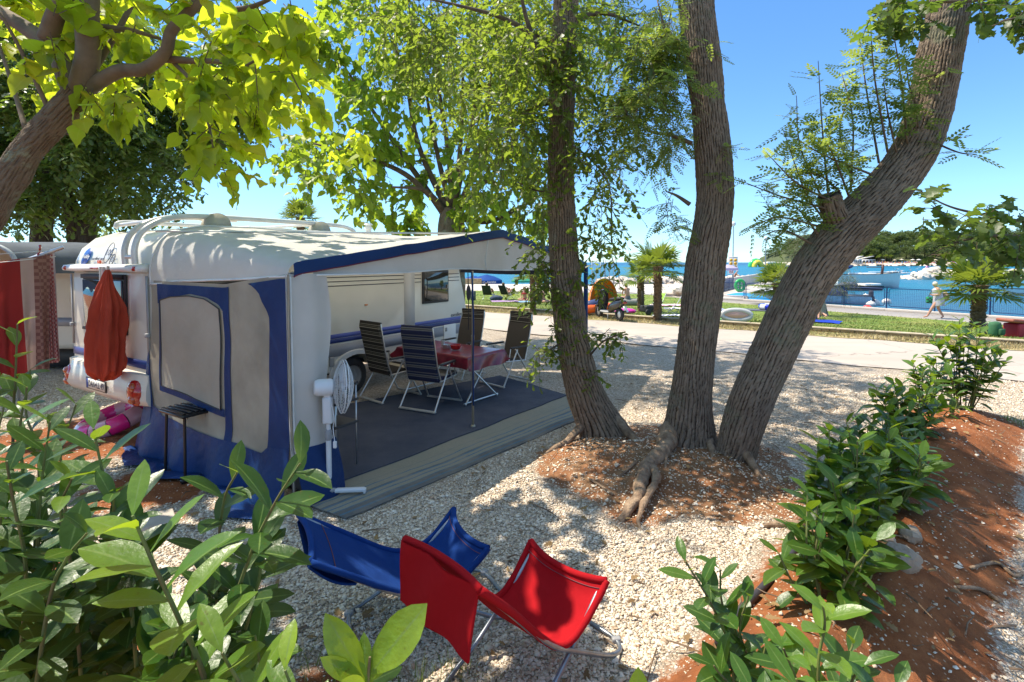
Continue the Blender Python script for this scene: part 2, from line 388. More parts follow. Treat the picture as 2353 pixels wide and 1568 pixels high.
def soilmask(x, y):
    p = np.stack([x, y, 0*x], -1); t, q = hedge_tq(x, y); n = fbm(p*2.2, 4)*.35
    m = np.exp(-((q-.33)/.64)**4)*sm(t, -3.5, -2)*(1-sm(t, 5.8, 7.4))
    r = np.hypot((x-TM[0])*.85, y-TM[1]+.15); m = np.maximum(m, 1-sm(r+n*.7, .8, 1.5))
    m = np.maximum(m, .85*(1-sm(np.hypot(x+5.2, (y-6.0)*1.2)+n, .8, 1.7)))
    m = np.maximum(m, .75*(1-sm(np.hypot(x+3.3, y-4.6)+n, .35, 1.0)))
    m = np.maximum(m, (1-sm(y+.55*x+n*1.2, 1.3, 2.2))*(1-sm(x, -.6, .3)))
    return np.clip(m+n*.35*(m > .05), 0, 1)
# ---------------------------------------------------------------- ground material
def groundmat():
    m, nt, b = nodes('gravel_and_soil'); v = coords(nt); so = nd(nt, 'ShaderNodeAttribute', attribute_name='soil').outputs['Fac']
    wv = nd(nt, 'ShaderNodeVectorMath', operation='ADD'); nt.links.new(v, wv.inputs[0])
    sc = nd(nt, 'ShaderNodeVectorMath', operation='SCALE'); sc.inputs[3].default_value = .012
    nt.links.new(noise(nt, v, 60, 2, out='Color'), sc.inputs[0]); nt.links.new(sc.outputs[0], wv.inputs[1]); vv = wv.outputs[0]
    cell = voro(nt, vv, 42, out='Color'); sp = nd(nt, 'ShaderNodeSeparateColor'); nt.links.new(cell, sp.inputs[0])
    gcol = ramp(nt, sp.outputs[0], [(0, (.38, .29, .20)), (.3, (.58, .48, .36)), (.7, (.69, .60, .48)), (1, (.80, .72, .60))])
    ed = voro(nt, vv, 42, 'DISTANCE_TO_EDGE'); gcol = mix(nt, ramp(nt, ed, [(.0, 1.), (.09, 0.)]), gcol, (.30, .21, .14))
    big = noise(nt, v, 1.1, 5); gcol = mix(nt, ramp(nt, big, [(.48, 0.), (.72, .55)]), gcol, (.46, .36, .27))
    br_ = nd(nt, 'ShaderNodeAttribute', attribute_name='brown').outputs['Fac']
    scol = ramp(nt, noise(nt, v, 5, 8, .7), [(.25, (.13, .043, .017)), (.5, (.26, .085, .029)), (.8, (.39, .15, .056))])
    scol = mix(nt, math_(nt, 'MULTIPLY', math_(nt, 'ADD', br_, .15), ramp(nt, noise(nt, v, 2.6, 6, .7), [(.35, .25), (.65, 1.)])), scol, ramp(nt, noise(nt, v, 11, 6, .7), [(.3, (.15, .085, .045)), (.6, (.31, .185, .10)), (.8, (.40, .27, .16))]))
    peb = voro(nt, v, 55, out='Color'); sp2 = nd(nt, 'ShaderNodeSeparateColor'); nt.links.new(peb, sp2.inputs[0])
    pd = voro(nt, v, 55); pm = math_(nt, 'MULTIPLY', ramp(nt, sp2.outputs[1], [(.86, 0.), (.88, 1.)]), ramp(nt, pd, [(.25, 1.), (.4, 0.)]))
    scol = mix(nt, pm, scol, (.42, .28, .18))
    f = math_(nt, 'ADD', so, math_(nt, 'MULTIPLY_ADD', noise(nt, v, 14, 6, .7), .9, -.45)); f = ramp(nt, f, [(.38, 0.), (.6, 1.)])
    nt.links.new(mix(nt, f, gcol, scol), b.inputs['Base Color']); b.inputs['Roughness'].default_value = .92; b.inputs['Specular IOR Level'].default_value = .15
    hh = mix(nt, f, ramp(nt, ed, [(0, 0.), (.3, 1.)]), noise(nt, v, 28, 8, .75)); bump(nt, b, hh, .9, .018); return m
MG = groundmat()
def patch(name, xs, ys, dz=0):
    X, Y = np.meshgrid(xs, ys, indexing='xy'); Z = hgt(X, Y)+dz; Z = np.where(X*N2[0]+Y*N2[1] > 17.45, -3., Z)
    mb = MB(); mb.grid(np.stack([X, Y, Z], 2)); mb.at['soil'] = soilmask(X, Y).ravel(); mb.at['brown'] = (.95*(1-sm(np.hypot(X-TM[0], Y-TM[1]), 1.0, 2.0))).ravel()
    return tag(mb.build(name, MG, smooth=180), kind='structure')
patch('ground', np.r_[np.arange(-64, -9, .6), np.arange(-9, 13.0, .06), np.arange(13, 40, .6)], np.r_[np.arange(-12, -.6, .5), np.arange(-.6, 13.0, .06), np.arange(13, 62, .5)])
def flat(name, pts, z, mat, kind='structure', t=0): 
    mb = MB(); mb.sheet([tuple(p[:2]) for p in pts], z, t); return tag(mb.build(name, mat), kind=kind)
mb = MB(); mb.sheet([rd(-70, -14)[:2], rd(40, -14)[:2], rd(40, 17.3)[:2], rd(-70, 17.3)[:2]], -.30); mb.at['soil'] = np.zeros(4); mb.at['brown'] = np.zeros(4)
tag(mb.build('ground_beyond', MG), kind='structure')
# ---------------------------------------------------------------- camp road, dry verge, coping wall, lawn
m, nt, b = nodes('camp_asphalt'); v = coords(nt)
c = mix(nt, ramp(nt, noise(nt, v, .5, 6), [(.35, 0.), (.7, 1.)]), (.44, .375, .31), (.37, .315, .26))
c = mix(nt, ramp(nt, noise(nt, v, 160, 2), [(.4, 0.), (.62, .35)]), c, (.44, .38, .32)); wv_ = nd(nt, 'ShaderNodeVectorMath', operation='ADD'); nt.links.new(v, wv_.inputs[0]); nt.links.new(noise(nt, v, 1.2, 4, out='Color'), wv_.inputs[1])
c = mix(nt, math_(nt, 'MULTIPLY', ramp(nt, voro(nt, wv_.outputs[0], .33, 'DISTANCE_TO_EDGE'), [(.0, 1.), (.012, 0.)]), ramp(nt, noise(nt, v, .4, 2), [(.45, 0.), (.6, .8)])), c, (.20, .16, .13))
c = mix(nt, ramp(nt, noise(nt, coords(nt, rot=(0, 0, -.63), scale=(.25, 1.6, 1)), .9, 5), [(.5, 0.), (.7, .5)]), c, (.36, .29, .23))
nt.links.new(c, b.inputs['Base Color'])
b.inputs['Roughness'].default_value = .9; bump(nt, b, noise(nt, v, 120, 3), .4, .004); M_ROAD = m
A_ = np.arange(-48, 16.1, .25)
def strip(name, b0f, b1f, z0, z1, mat, nb=2, kind='structure'):
    P = np.array([[rd(a, b0f(a)+(b1f(a)-b0f(a))*k/(nb-1), z0+(z1-z0)*k/(nb-1)) for k in range(nb)] for a in A_])
    mb = MB(); mb.grid(P); return tag(mb.build(name, mat, fix=True), kind=kind)
w1 = lambda s, ph, am: (lambda a: s+am*(math.sin(a*1.7+ph)+.6*math.sin(a*4.1+ph*2)))
strip('road', w1(12.45, 0, .06), lambda a: 17.2, .018, .018, M_ROAD)
m, nt, b = nodes('dry_grass_soil'); v = coords(nt)
c = ramp(nt, noise(nt, v, 3.5, 8, .7), [(.3, (.30, .22, .09)), (.5, (.42, .33, .16)), (.62, (.26, .27, .08)), (.8, (.48, .38, .21))])
nt.links.new(c, b.inputs['Base Color']); b.inputs['Roughness'].default_value = .95; bump(nt, b, noise(nt, v, 40, 5), .8, .03)
strip('verge', w1(16.75, 1, .09), lambda a: 17.72, .03, .035, m)
def lawn_z(b_): return .13-.50*np.clip((b_-17.85)/8.5, 0, 1)
m, nt, b = nodes('lawn_grass'); v = coords(nt)
c = ramp(nt, noise(nt, v, .55, 7, .65), [(.3, (.12, .20, .035)), (.48, (.20, .27, .05)), (.62, (.30, .31, .085)), (.75, (.36, .32, .12))])
c = mix(nt, ramp(nt, noise(nt, v, 30, 4), [(.4, 0.), (.7, .5)]), c, (.11, .18, .03)); nt.links.new(c, b.inputs['Base Color'])
b.inputs['Roughness'].default_value = .9; b.inputs['Specular IOR Level'].default_value = .2; bump(nt, b, noise(nt, v, 45, 5, .7), 1, .05); M_LAWN = m
far_edge = [(30, 13.5), (19.7, 19.7), (16.5, 25), (12.4, 33), (10, 40), (-4, 45), (-30, 52), (-60, 60)]
def fb(a):                              # across-road distance of the lawn's far edge along a line of constant a
    aa = [np.dot(E2, p) for p in far_edge]; bb = [np.dot(N2, p) for p in far_edge]
    return np.interp(a, aa[::-1], bb[::-1])
P = np.array([[(lambda b_: rd(a, b_, lawn_z(b_)))(17.85+(fb(a)-17.85)*k/24) for k in range(25)] for a in np.arange(-60, 14, .5)])
mb = MB(); mb.grid(P); tag(mb.build('lawn', M_LAWN, smooth=180, fix=True), kind='structure')
# grass blades that give the lawn and verge a nap
def blades(name, n, bfun, zf, cols, hmin, hmax, amin=-32, amax=8):
    a = rng.uniform(amin, amax, n); b_ = bfun(a, n); z = zf(b_)
    k = fbm(np.stack([a, b_, 0*a], 1)*.9, 3)
    P = np.stack([a*E2[0]+b_*N2[0], a*E2[1]+b_*N2[1], z], 1); h = rng.uniform(hmin, hmax, n)*(1+.5*k); w = rng.uniform(.012, .03, n)
    an = rng.uniform(0, 6.28, n); dx = np.stack([np.cos(an), np.sin(an), 0*an], 1)*w[:, None]
    tip = P+np.stack([rng.normal(0, .4, n)*h, rng.normal(0, .4, n)*h, h], 1)
    V = np.stack([P-dx, P+dx, tip], 1).reshape(-1, 3); mb = MB(); mb.add(V, np.arange(3*n).reshape(-1, 3)); mb.at['var'] = np.repeat(np.clip(.5+.6*k+rng.normal(0, .2, n), 0, 1), 3)
    return tag(mb.build(name, leafmat(name+'_blades', cols, cols[-1], .25, .6)), kind='stuff')
blades('lawn_grass', 42000, lambda a, n: 17.9+(np.array([fb(q) for q in a])-17.9)*rng.random(n)**1.7, lawn_z, [(.12, .2, .03), (.22, .3, .05), (.38, .36, .12)], .02, .06)
blades('verge_grass', 16000, lambda a, n: 16.75+rng.random(n)**.8*1.0, lambda b_: .03+0*b_, [(.2, .22, .05), (.45, .36, .17), (.58, .48, .27)], .03, .10)
# low dry-stone edging with a coping
wl = thing('low_wall', 'low yellow stone edging wall between the dry verge and the lawn', 'wall', rd(-10, 17.78, 0))
M_STONE = M('edging_stone', (.42, .32, .18), .9, var=.3, vs=5, bmp=.6, bs=25, bd=.02, col2=(.26, .17, .08))
st = MB(); a = -46.
while a < 12:
    for lv in range(2):
        l = random.uniform(.18, .5); hh = .065
        st.box(rd(a+l/2+lv*.1, 17.76+random.uniform(-.015, .015), .035+lv*.06), (l-.015, .14, hh-.006), rotm(0, 0, math.atan2(E2[1], E2[0])+random.uniform(-.03, .03)), bev=.012)
    a += l
st.build('stone_courses', M_STONE, wl)
cp = MB(); a = -46.
while a < 12:
    l = random.uniform(.8, 1.4); cp.box(rd(a+l/2, 17.8, .147), (l-.012, .26, .035), rotm(0, 0, math.atan2(E2[1], E2[0])), bev=.006); a += l
cp.build('coping', M('coping', (.50, .41, .28), .9, var=.2, vs=3, bmp=.4), wl)
# ---------------------------------------------------------------- promenade, pier, sea
M_CONC = M('pale_concrete', (.56, .50, .43), .85, var=.06, vs=.7, bmp=.2, bs=30)
m, nt, b = nodes('promenade_pavers'); v = coords(nt, rot=(0, 0, -.63))
br = nd(nt, 'ShaderNodeTexBrick'); br.inputs['Scale'].default_value = 1; br.inputs['Brick Width'].default_value = .4; br.inputs['Row Height'].default_value = .2; br.inputs['Mortar Size'].default_value = .012
br.inputs['Color1'].default_value = (.50, .43, .36, 1); br.inputs['Color2'].default_value = (.42, .37, .32, 1); br.inputs['Mortar'].default_value = (.28, .25, .21, 1)
nt.links.new(v, br.inputs['Vector']); nt.links.new(br.outputs[0], b.inputs['Base Color']); b.inputs['Roughness'].default_value = .9
QUAY = [(34, 2), (27.2, 15), (21.8, 23.3), (19.56, 26.7), (18.5, 28.5), (15.3, 33.6), (14.0, 35.3)]      # the harbour edge
ZP = -.40
plz = [(-75, 40), (10, 24), (26, 11.6)]+QUAY[:1]+QUAY[1:]+[(14.0, 36.5), (13.0, 36.5), (20.5, 58.5), (-6, 59.5), (-75, 78)]
flat('promenade', plz, ZP-.012, m, t=1.6)
flat('plaza', [(-75, 62), (-4, 47.5), (10, 43), (12.2, 36.6), (13.0, 36.6), (20.4, 58.4), (-6, 59.3), (-75, 77.5)], ZP-.006, M_CONC)
PD = unit([.535, .845]); PN = np.array([PD[1], -PD[0]]); P0 = np.array([13.05, 36.4])
def pier(t, w): q = P0+PD*t+PN*w; return (q[0], q[1])
flat('pier', [pier(-.0, 0), pier(-1.2, 2.9), pier(36, 2.9), pier(36, 0)], ZP+.002, M_CONC, t=1.8)
qk = MB()
for p, q in zip(QUAY[:-1], QUAY[1:]):
    p, q = np.array(p), np.array(q); d = unit(q-p); L = np.linalg.norm(q-p); n_ = np.array([-d[1], d[0]])
    c = (p+q)/2+n_*.03; qk.box((c[0], c[1], ZP+.045), (L, .36, .11), rotm(0, 0, math.atan2(d[1], d[0])), bev=.01)
tag(qk.build('quay_kerb', M_CONC), kind='structure')
pw = MB(); c = np.array(pier(18, -.15)); pw.box((c[0], c[1], ZP+.5), (37, .3, 1.0), rotm(0, 0, math.atan2(PD[1], PD[0])), bev=.02)
tag(pw.build('pier_parapet', M_CONC), 'long grey concrete parapet wall along the seaward side of the pier', 'wall')
m, nt, b = nodes('sea_water'); v = coords(nt, scale=(.35, 1, 1)); vg = coords(nt)
sx = nd(nt, 'ShaderNodeSeparateXYZ'); nt.links.new(vg, sx.inputs[0])
dc = ramp(nt, math_(nt, 'DIVIDE', sx.outputs[1], 900.), [(.03, (.024, .085, .145)), (.08, (.010, .14, .215)), (.35, (.007, .155, .245)), (.9, (.005, .08, .175))])
c = mix(nt, ramp(nt, noise(nt, coords(nt, scale=(.02, .12, 1)), 1, 5), [(.4, 0.), (.65, .45)]), dc, (.008, .10, .20)); nt.links.new(c, b.inputs['Base Color'])
b.inputs['Roughness'].default_value = .3; b.inputs['IOR'].default_value = 1.33; b.inputs['Specular IOR Level'].default_value = .1
h = math_(nt, 'ADD', noise(nt, v, 1.6, 6, .65), math_(nt, 'MULTIPLY', noise(nt, v, .25, 3), 1.5)); bump(nt, b, h, .55, .35)
M_SEA = m; flat('sea', [(-30000, 18), (30000, 18), (30000, 45000), (-30000, 45000)], -1.5, M_SEA)
# ---------------------------------------------------------------- loose gravel near the camera
def stones(n, near):
    pts = []
    while sum(map(len, pts)) < n:
        k = 60000; Y = .9+(9.5-.9)*rng.random(k)**(1.15 if near else .6); X = (rng.random(k)*2-1)*Y*1.05
        s = soilmask(X, Y); keep = rng.random(k) > np.where(s > .25, .93+.05*(s > .6)-.18*(np.hypot(X-TM[0], Y-TM[1]) < 1.7), .0)
        keep &= under_awning(X, Y) < .35; pts.append(np.stack([X, Y], 1)[keep])
    p = np.concatenate(pts)[:n]; z = hgt(p[:, 0], p[:, 1]); r = np.clip(rng.lognormal(-4.98, .38, n), .005, .026)
    base = np.array([[1, 0, 0], [0, 1, 0], [-1, 0, 0], [0, -1, 0], [.62, .62, .62], [-.62, .62, .55], [-.6, -.62, .6], [.62, -.6, .55], [0, 0, -.7]])
    Fs = np.array([[0, 1, 4, 4], [1, 2, 5, 5], [2, 3, 6, 6], [3, 0, 7, 7]])[:, :3]
    Fq = np.array([[1, 5, 4], [2, 6, 5], [3, 7, 6], [0, 4, 7], [4, 5, 6], [4, 6, 7]]); Fa = np.concatenate([Fs, Fq])
    V = base[None]*(1+.28*rng.normal(size=(n, 9, 1)))*rng.uniform(.65, 1.25, (n, 1, 3))*r[:, None, None]
    a = rng.uniform(0, 6.28, n); b_ = rng.normal(0, .45, n); ca, sa, cb, sb = np.cos(a), np.sin(a), np.cos(b_), np.sin(b_)
    x = V[..., 0]*cb[:, None]+V[..., 2]*sb[:, None]; zz = -V[..., 0]*sb[:, None]+V[..., 2]*cb[:, None]; y = V[..., 1]
    V = np.stack([x*ca[:, None]-y*sa[:, None], x*sa[:, None]+y*ca[:, None], zz*.8], 2)
    V = V+np.stack([p[:, 0], p[:, 1], z+r*rng.uniform(.05, .45, n)], 1)[:, None]
    mb = MB(); mb.add(V.reshape(-1, 3), (Fa[None]+(np.arange(n)*9)[:, None, None]).reshape(-1, 3)); mb.at['var'] = np.repeat(rng.random(n), 9); return mb
m, nt, b = nodes('limestone_chips'); at = nd(nt, 'ShaderNodeAttribute', attribute_name='var').outputs['Fac']
c = ramp(nt, at, [(0, (.34, .24, .15)), (.15, (.54, .43, .31)), (.55, (.72, .61, .47)), (.9, (.82, .74, .61)), (1, (.50, .31, .19))])
c = mix(nt, ramp(nt, noise(nt, coords(nt), 1.1, 5), [(.48, 0.), (.72, .4)]), c, (.50, .39, .29)); nt.links.new(c, b.inputs['Base Color'])
b.inputs['Roughness'].default_value = .85; b.inputs['Specular IOR Level'].default_value = .25
tag(stones(165000, True).build('gravel_stones', m), kind='stuff')
# ================================================================ caravan
CZ = math.atan2(.853, .521)
C0 = (-3.93, 5.57, 0)
def L2W(x, y, z=0): q = AW0+AWU*x+AWL*y; return np.array([q[0], q[1], z])
cv = thing('caravan', 'cream touring caravan with blue side stripes parked beside its awning', 'caravan', C0, CZ)
M_BODY = M('caravan_paint', (.70, .66, .57), .35, var=.05, vs=1.2, coat=.25, bmp=.04, bs=90)
M_WHITE = M('white_plastic', (.78, .77, .74), .4, var=.04)
M_ALU = M('aluminium', (.62, .62, .62), .38, .85, var=.08)
M_DARK = M('black_rubber', (.025, .025, .027), .6, var=.2)
M_GREYP = M('grey_plastic', (.34, .34, .34), .5)
M_BLUE1 = M('stripe_navy', (.025, .045, .20), .4, var=.08); M_BLUE2 = M('stripe_violet_blue', (.10, .13, .42), .4, var=.05); M_GREYS = M('stripe_grey', (.30, .30, .33), .4, var=.05)
m, nt, b = nodes('smoked_glass'); b.inputs['Base Color'].default_value = (.035, .035, .03, 1); b.inputs['Roughness'].default_value = .06; b.inputs['Specular IOR Level'].default_value = .7; b.inputs['Coat Weight'].default_value = .6
M_GLASS = m
M_RED = M('lamp_red', (.50, .02, .015), .15, var=.2, vs=20, coat=.8); M_ORANGE = M('lamp_orange', (.75, .22, .02), .2, coat=.5)
prof = [(0, .5), (-.02, .9), (0, 1.9), (.03, 2.12), (.10, 2.28), (.25, 2.42), (.5, 2.51), (1, 2.545), (3, 2.56), (4.8, 2.55), (5.25, 2.48), (5.45, 2.28), (5.56, 1.9), (5.80, 1.05), (5.86, .8), (5.74, .44),
        (3.26, .43), (3.2, .52), (3.06, .62), (2.84, .66), (2.62, .62), (2.48, .52), (2.42, .43)]
def body(prof, w, ins=((0, .05), (.015, .018), (.05, 0))):
    pr = np.array(prof); c = np.array([pr[:, 0].mean(), 1.4]); rings = []
    for y, i in list(ins)+[(w-y, i) for y, i in ins[::-1]]:
        d = c-pr; q = pr+np.sign(d)*i; rings.append(np.stack([q[:, 0], np.full(len(pr), y), q[:, 1]], 1))
    mb = MB(); mb.grid(np.array(rings), closev=True, caps=True); return mb
body(prof, 2.1).build('body', M_BODY, cv, smooth=35, local=True, fix=True)
def wallrect(mb, x0, x1, z0, z1, y=-.003, t=.006, bev=0): mb.box(((x0+x1)/2, y, (z0+z1)/2), (x1-x0, t, z1-z0), bev=bev)
s = MB()
for z in (1.875, 1.81, 1.745): wallrect(s, .05, 3.92, z-.006, z+.006); wallrect(s, 4.2, 4.37, z-.006, z+.006); wallrect(s, 5.16, 5.5, z-.006, z+.006)
s.build('trim_line', M('trim_line', (.05, .05, .06), .5), cv, local=True)
for nm, z0, z1, mm in (('stripe', .955, 1.02, M_BLUE2), ('stripe', .885, .95, M_BLUE1), ('stripe', .68, .862, M_GREYS)):
    s = MB(); wallrect(s, .02, 1.5, z0, z1); wallrect(s, 2.24, 5.62, z0, z1); s.build(nm, mm, cv, local=True)
s = MB(); wallrect(s, 3.93, 4.19, .5, 2.45, t=.012); s.build('wall_strip', M('wall_strip', (.55, .54, .52), .4, var=.04), cv, local=True)
dr = MB(); wallrect(dr, 1.53, 2.16, .5, 2.2, t=.03, bev=.012); d_ = dr.build('door', M_BODY, cv, local=True)
s = MB(); wallrect(s, 2.165, 2.235, .46, 2.25, y=-.012, t=.03); wallrect(s, 1.46, 1.525, .46, 2.25, y=-.012, t=.03); wallrect(s, 1.525, 2.165, 2.2, 2.25, y=-.012, t=.03); s.build('frame', M_WHITE, d_, local=True)
s = MB(); s.box((2.07, -.03, 1.25), (.09, .03, .14), bev=.01); s.build('handle', M_DARK, d_, local=True)
def wwin(x0, x1, z0, z1):
    f = MB(); wallrect(f, x0, x1, z0, z1, y=-.012, t=.03, bev=.014); fo = f.build('window', M('window_rubber', (.04, .04, .042), .5), cv, local=True)
    g = MB(); wallrect(g, x0+.035, x1-.035, z0+.04, z1-.035, y=-.03, t=.012, bev=.01); g.build('pane', M_GLASS, fo, local=True)
    for x in (x0+.06, x1-.06): g = MB(); g.box((x, -.042, z0+.3), (.02, .02, .07), bev=.004); g.build('latch', M_GREYP, fo, local=True)
wwin(4.39, 5.14, 1.34, 1.95); wwin(.35, 1.25, 1.2, 1.9)
s = MB(); wallrect(s, 5.0, 5.37, .5, .89, y=-.008, t=.02, bev=.01); h_ = s.build('service_hatch', M_WHITE, cv, local=True)
s = MB(); s.box((5.06, -.022, .8), (.05, .012, .07)); s.build('latch', M_GREYP, h_, local=True)
s = MB(); s.box((3.05, -.012, 1.42), (.05, .02, .02)); s.build('marker_lamp', M_ORANGE, cv, local=True)
s = MB(); s.box((2.36, -.02, .62), (.08, .03, .14), bev=.01); s.build('socket_box', M_GREYP, cv, local=True)
M_INK = M('dark_ink', (.03, .035, .07), .5)
textobj('excellent', .105, M_INK, cv, (5.42, -.004, 1.062), (R(90), 0, 0))
# wheel arch trim, wheel
aa = np.linspace(R(-4), R(184), 20); tr = MB()
P = np.array([[[2.84+r*math.cos(a), y, .40+r*.66*math.sin(a)] for (r, y) in ((.40, -.002), (.40, -.03), (.50, -.03), (.52, -.002))] for a in aa]); tr.grid(P)
tr.build('wheel_arch', M('arch_plastic', (.60, .59, .56), .5), cv, smooth=40, local=True)
rx = rotm(R(90), 0, 0); wb = MB(); wb.lathe([(.17, -.09), (.24, -.10), (.285, -.085), (.30, -.05), (.30, .05), (.285, .085), (.24, .1), (.17, .09)], 32, (2.84, .17, .30), rx, caps=False)
wo = wb.build('wheel', M_DARK, cv, smooth=50, local=True)
wb = MB(); wb.lathe([(.0, .0), (.05, .0), (.055, -.03), (.10, -.035), (.15, -.01), (.165, .03), (.18, .095)][::-1], 28, (2.84, .17, .30), rx, caps=False)
for k in range(10): a = k*.628; wb.box((2.84+.115*math.cos(a), .142, .30+.115*math.sin(a)), (.025, .012, .035), rotm(0, -a, 0))
wb.build('rim', M('steel_rim', (.52, .52, .52), .4, .5), wo, smooth=40, local=True, fix=True)
s = MB(); s.box((2.84, 1.05, .3), (.08, 1.7, .08)); s.box((2.9, 1.05, .48), (5.2, 1.6, .06)); s.box((2.84, 1.93, .30), (.55, .16, .52), bev=.12); s.build('chassis', M_DARK, cv, local=True)
for y in (.35, 1.75): s = MB(); s.box((.6, y, .24), (.05, .05, .5)); s.box((.6, y, .015), (.14, .14, .03)); s.build('corner_steady', M_ALU, cv, local=True)
# rear end: bumper with lamps and plate, window, lamp rail, stripe
yy = np.linspace(-.0, 2.1, 22); bp = []
for y in yy:
    e = min(y, 2.1-y); k = sm(e, -.02, .25); bl = .09*k+.03
    bp.append([[.0, y, .88], [-.04-.5*bl, y, .865], [-.03-bl*.8, y, .80], [-.05-bl*.9, y, .70], [-.05-bl, y, .60], [-.03-bl*.8, y, .53], [0, y, .50]])
s = MB(); s.grid(np.array(bp), caps=True); bo = s.build('bumper', M_BODY, cv, smooth=60, local=True, fix=True)
for y in (.20, 1.90):
    s = MB(); s.ell((-.07, y, .665), (.10, .15, .16), n=20, m=12); lo = s.build('tail_lamp', M_RED, cv, smooth=180, local=True)
    for z in (.60, .73):
        q = MB(); q.ell((-.137, y+(.03 if y > 1 else -.03), z), (.045, .058, .052), n=14, m=8); q.build('lens', M('lens_amber', (.55, .10, .03), .12, coat=1, var=.2, vs=30), lo, smooth=180, local=True)
s = MB(); s.box((-.172, .99, .67), (.012, .54, .135), bev=.004); po = s.build('number_plate', M('plate_black', (.03, .03, .03), .4), cv, local=True)
s = MB(); s.box((-.179, .965, .67), (.006, .44, .11)); s.build('plate_face', M('plate_white', (.80, .78, .70), .4, var=.02), po, local=True)
s = MB(); s.box((-.179, 1.212, .67), (.006, .045, .11)); s.build('country_band', M('plate_blue', (.02, .08, .45), .4), po, local=True)
textobj('DAN\u2022LL 49', .108, M_INK, po, (-.1835, .965, .668), (R(90), 0, R(-90)), sx=.80)
s = MB(); s.prism([(-.10, 2.0), (-.11, 2.03), (-.09, 2.065), (.01, 2.08), (.0, 1.985)], 'y', .02, 2.08); lr = s.build('lamp_rail', M_WHITE, cv, local=True, fix=True)
for y, mm, sz in ((1.99, M_RED, .04), (.13, M_RED, .04)):
    q = MB(); q.ell((-.105, y, 2.03), (.02, sz, .028)); q.build('marker_lamp', mm, lr, smooth=180, local=True)
q = MB(); q.box((-.108, 1.12, 2.03), (.012, .22, .022), bev=.004); q.build('brake_lamp', M_RED, lr, local=True)
for y in (1.30, .62): q = MB(); q.box((.01, y, 2.105), (.02, .07, .04), bev=.006); q.build('marker_lamp', M('lamp_coral', (.8, .12, .03), .2, coat=.6), lr, local=True)
s = MB(); s.box((-.022, 1.10, 1.61), (.03, 1.14, .70), bev=.03); wo2 = s.build('window', M('window_rubber', (.04, .04, .042), .5), cv, local=True)
s = MB(); s.box((-.045, 1.10, 1.59), (.02, 1.06, .60), bev=.012); s.build('pane', M_GLASS, wo2, local=True)
s = MB(); s.box((-.05, 1.1, 1.285), (.03, 1.1, .03)); s.build('frame', M_DARK, wo2, local=True); s = MB(); s.box((-.05, 1.1, 1.93), (.025, 1.1, .05)); s.build('frame', M_DARK, wo2, local=True)
s = MB(); s.box((-.024, 1.05, .965), (.012, 2.0, .09)); s.build('stripe', M_BLUE1, cv, local=True)
for y in (.04, 2.06): s = MB(); s.box((-.03, y, 1.30), (.04, .06, .05), bev=.01); s.box((-.02, y, 1.5), (.012, .035, .9)); s.build('corner_trim', M_GREYP, cv, local=True)
# markings on the curved roof end
lg = MB(); lg.lathe([(0, .004), (.115, .004), (.115, 0)], 28, (.036, 1.73, 2.17), look([-.93, 0, .36])); lgo = lg.build('round_badge', M('badge_blue', (.03, .10, .38), .4), cv, local=True)
tilt = R(90)-math.asin(.36)
textobj('Hobby', .075, M_WHITE, lgo, (.030, 1.73, 2.173), (tilt, 0, R(-90)), ext=.0015)
textobj('excellent easy', .062, M_INK, cv, (.020, 1.36, 2.145), (tilt, 0, R(-90)))
for t_, y, z, w, h, sz in (('100', 1.10, 2.215, .085, .13, .115), ('D', .93, 2.13, .05, .072, .085)):
    x = .047 if t_ == '100' else .012
    q = np.array([[w*math.cos(a), h*math.sin(a), 0] for a in np.linspace(0, 2*math.pi, 25)]); rr = np.array([[0, .36, -.93], [-1, 0, 0], [0, .93, .36]]).T
    rr = np.stack([[0, -1, 0], [.36, 0, .93], [-.93, 0, .36]], 1); q = q @ rr.T+np.array([x-.006, y, z])
    e = MB(); e.tube(q, .004, 5, caps=False); eo = e.build('speed_ring', M_INK, cv, local=True); textobj(t_, sz, M_INK, cv, (x-.006, y, z), (tilt, 0, R(-90)))
# rack tubes, roof rail, mounts, vent
M_TUBE = M('white_tube', (.70, .69, .66), .35, .15)
def rail(y, x1, r=.032):
    s = MB(); s.tube(spline([(-.10, y, 2.08), (-.10, y, 2.26), (-.02, y, 2.44), (.2, y, 2.58), (.52, y, 2.64), (1.2, y, 2.655), (x1-.45, y, 2.66), (x1-.1, y, 2.62), (x1, y, 2.55)], 6), r, 10); return s
rail(.10, 2.95).build('roof_rail', M_TUBE, cv, smooth=60, local=True); rail(.33, 1.0).build('roof_rail', M_TUBE, cv, smooth=60, local=True); s = MB(); s.tube(spline([(.40, 1.85, 2.56), (.5, 1.85, 2.64), (1.2, 1.85, 2.65), (2.5, 1.85, 2.65), (2.9, 1.85, 2.57)], 5), .03, 10); s.build('roof_rail', M_TUBE, cv, smooth=60, local=True)
s = MB(); s.tube([(.45, .10, 2.635), (.45, 1.85, 2.60)], .028, 10); s.tube([(2.3, .10, 2.66), (2.3, 1.85, 2.66)], .022, 8); s.tube([(-.10, .10, 2.16), (-.10, .33, 2.16)], .022, 8); s.build('crossbar', M_TUBE, cv, smooth=60, local=True)
for x in (.78, 2.28):
    s = MB(); a = np.linspace(0, math.pi, 14); s.prism([(x+.16*math.cos(t), 2.53+.17*math.sin(t)) for t in a], 'y', .05, .16); s.build('rail_mount', M('putty_plastic', (.46, .43, .35), .5), cv, local=True, fix=True)
s = MB(); s.lathe([(.05, 2.5), (.05, 2.66), (.065, 2.665), (.065, 2.70), (.045, 2.705), (.045, 2.73), (.075, 2.735), (.06, 2.76)], 16, (3.5, .4, 0)); s.build('vent', M_WHITE, cv, smooth=30, local=True, fix=True)
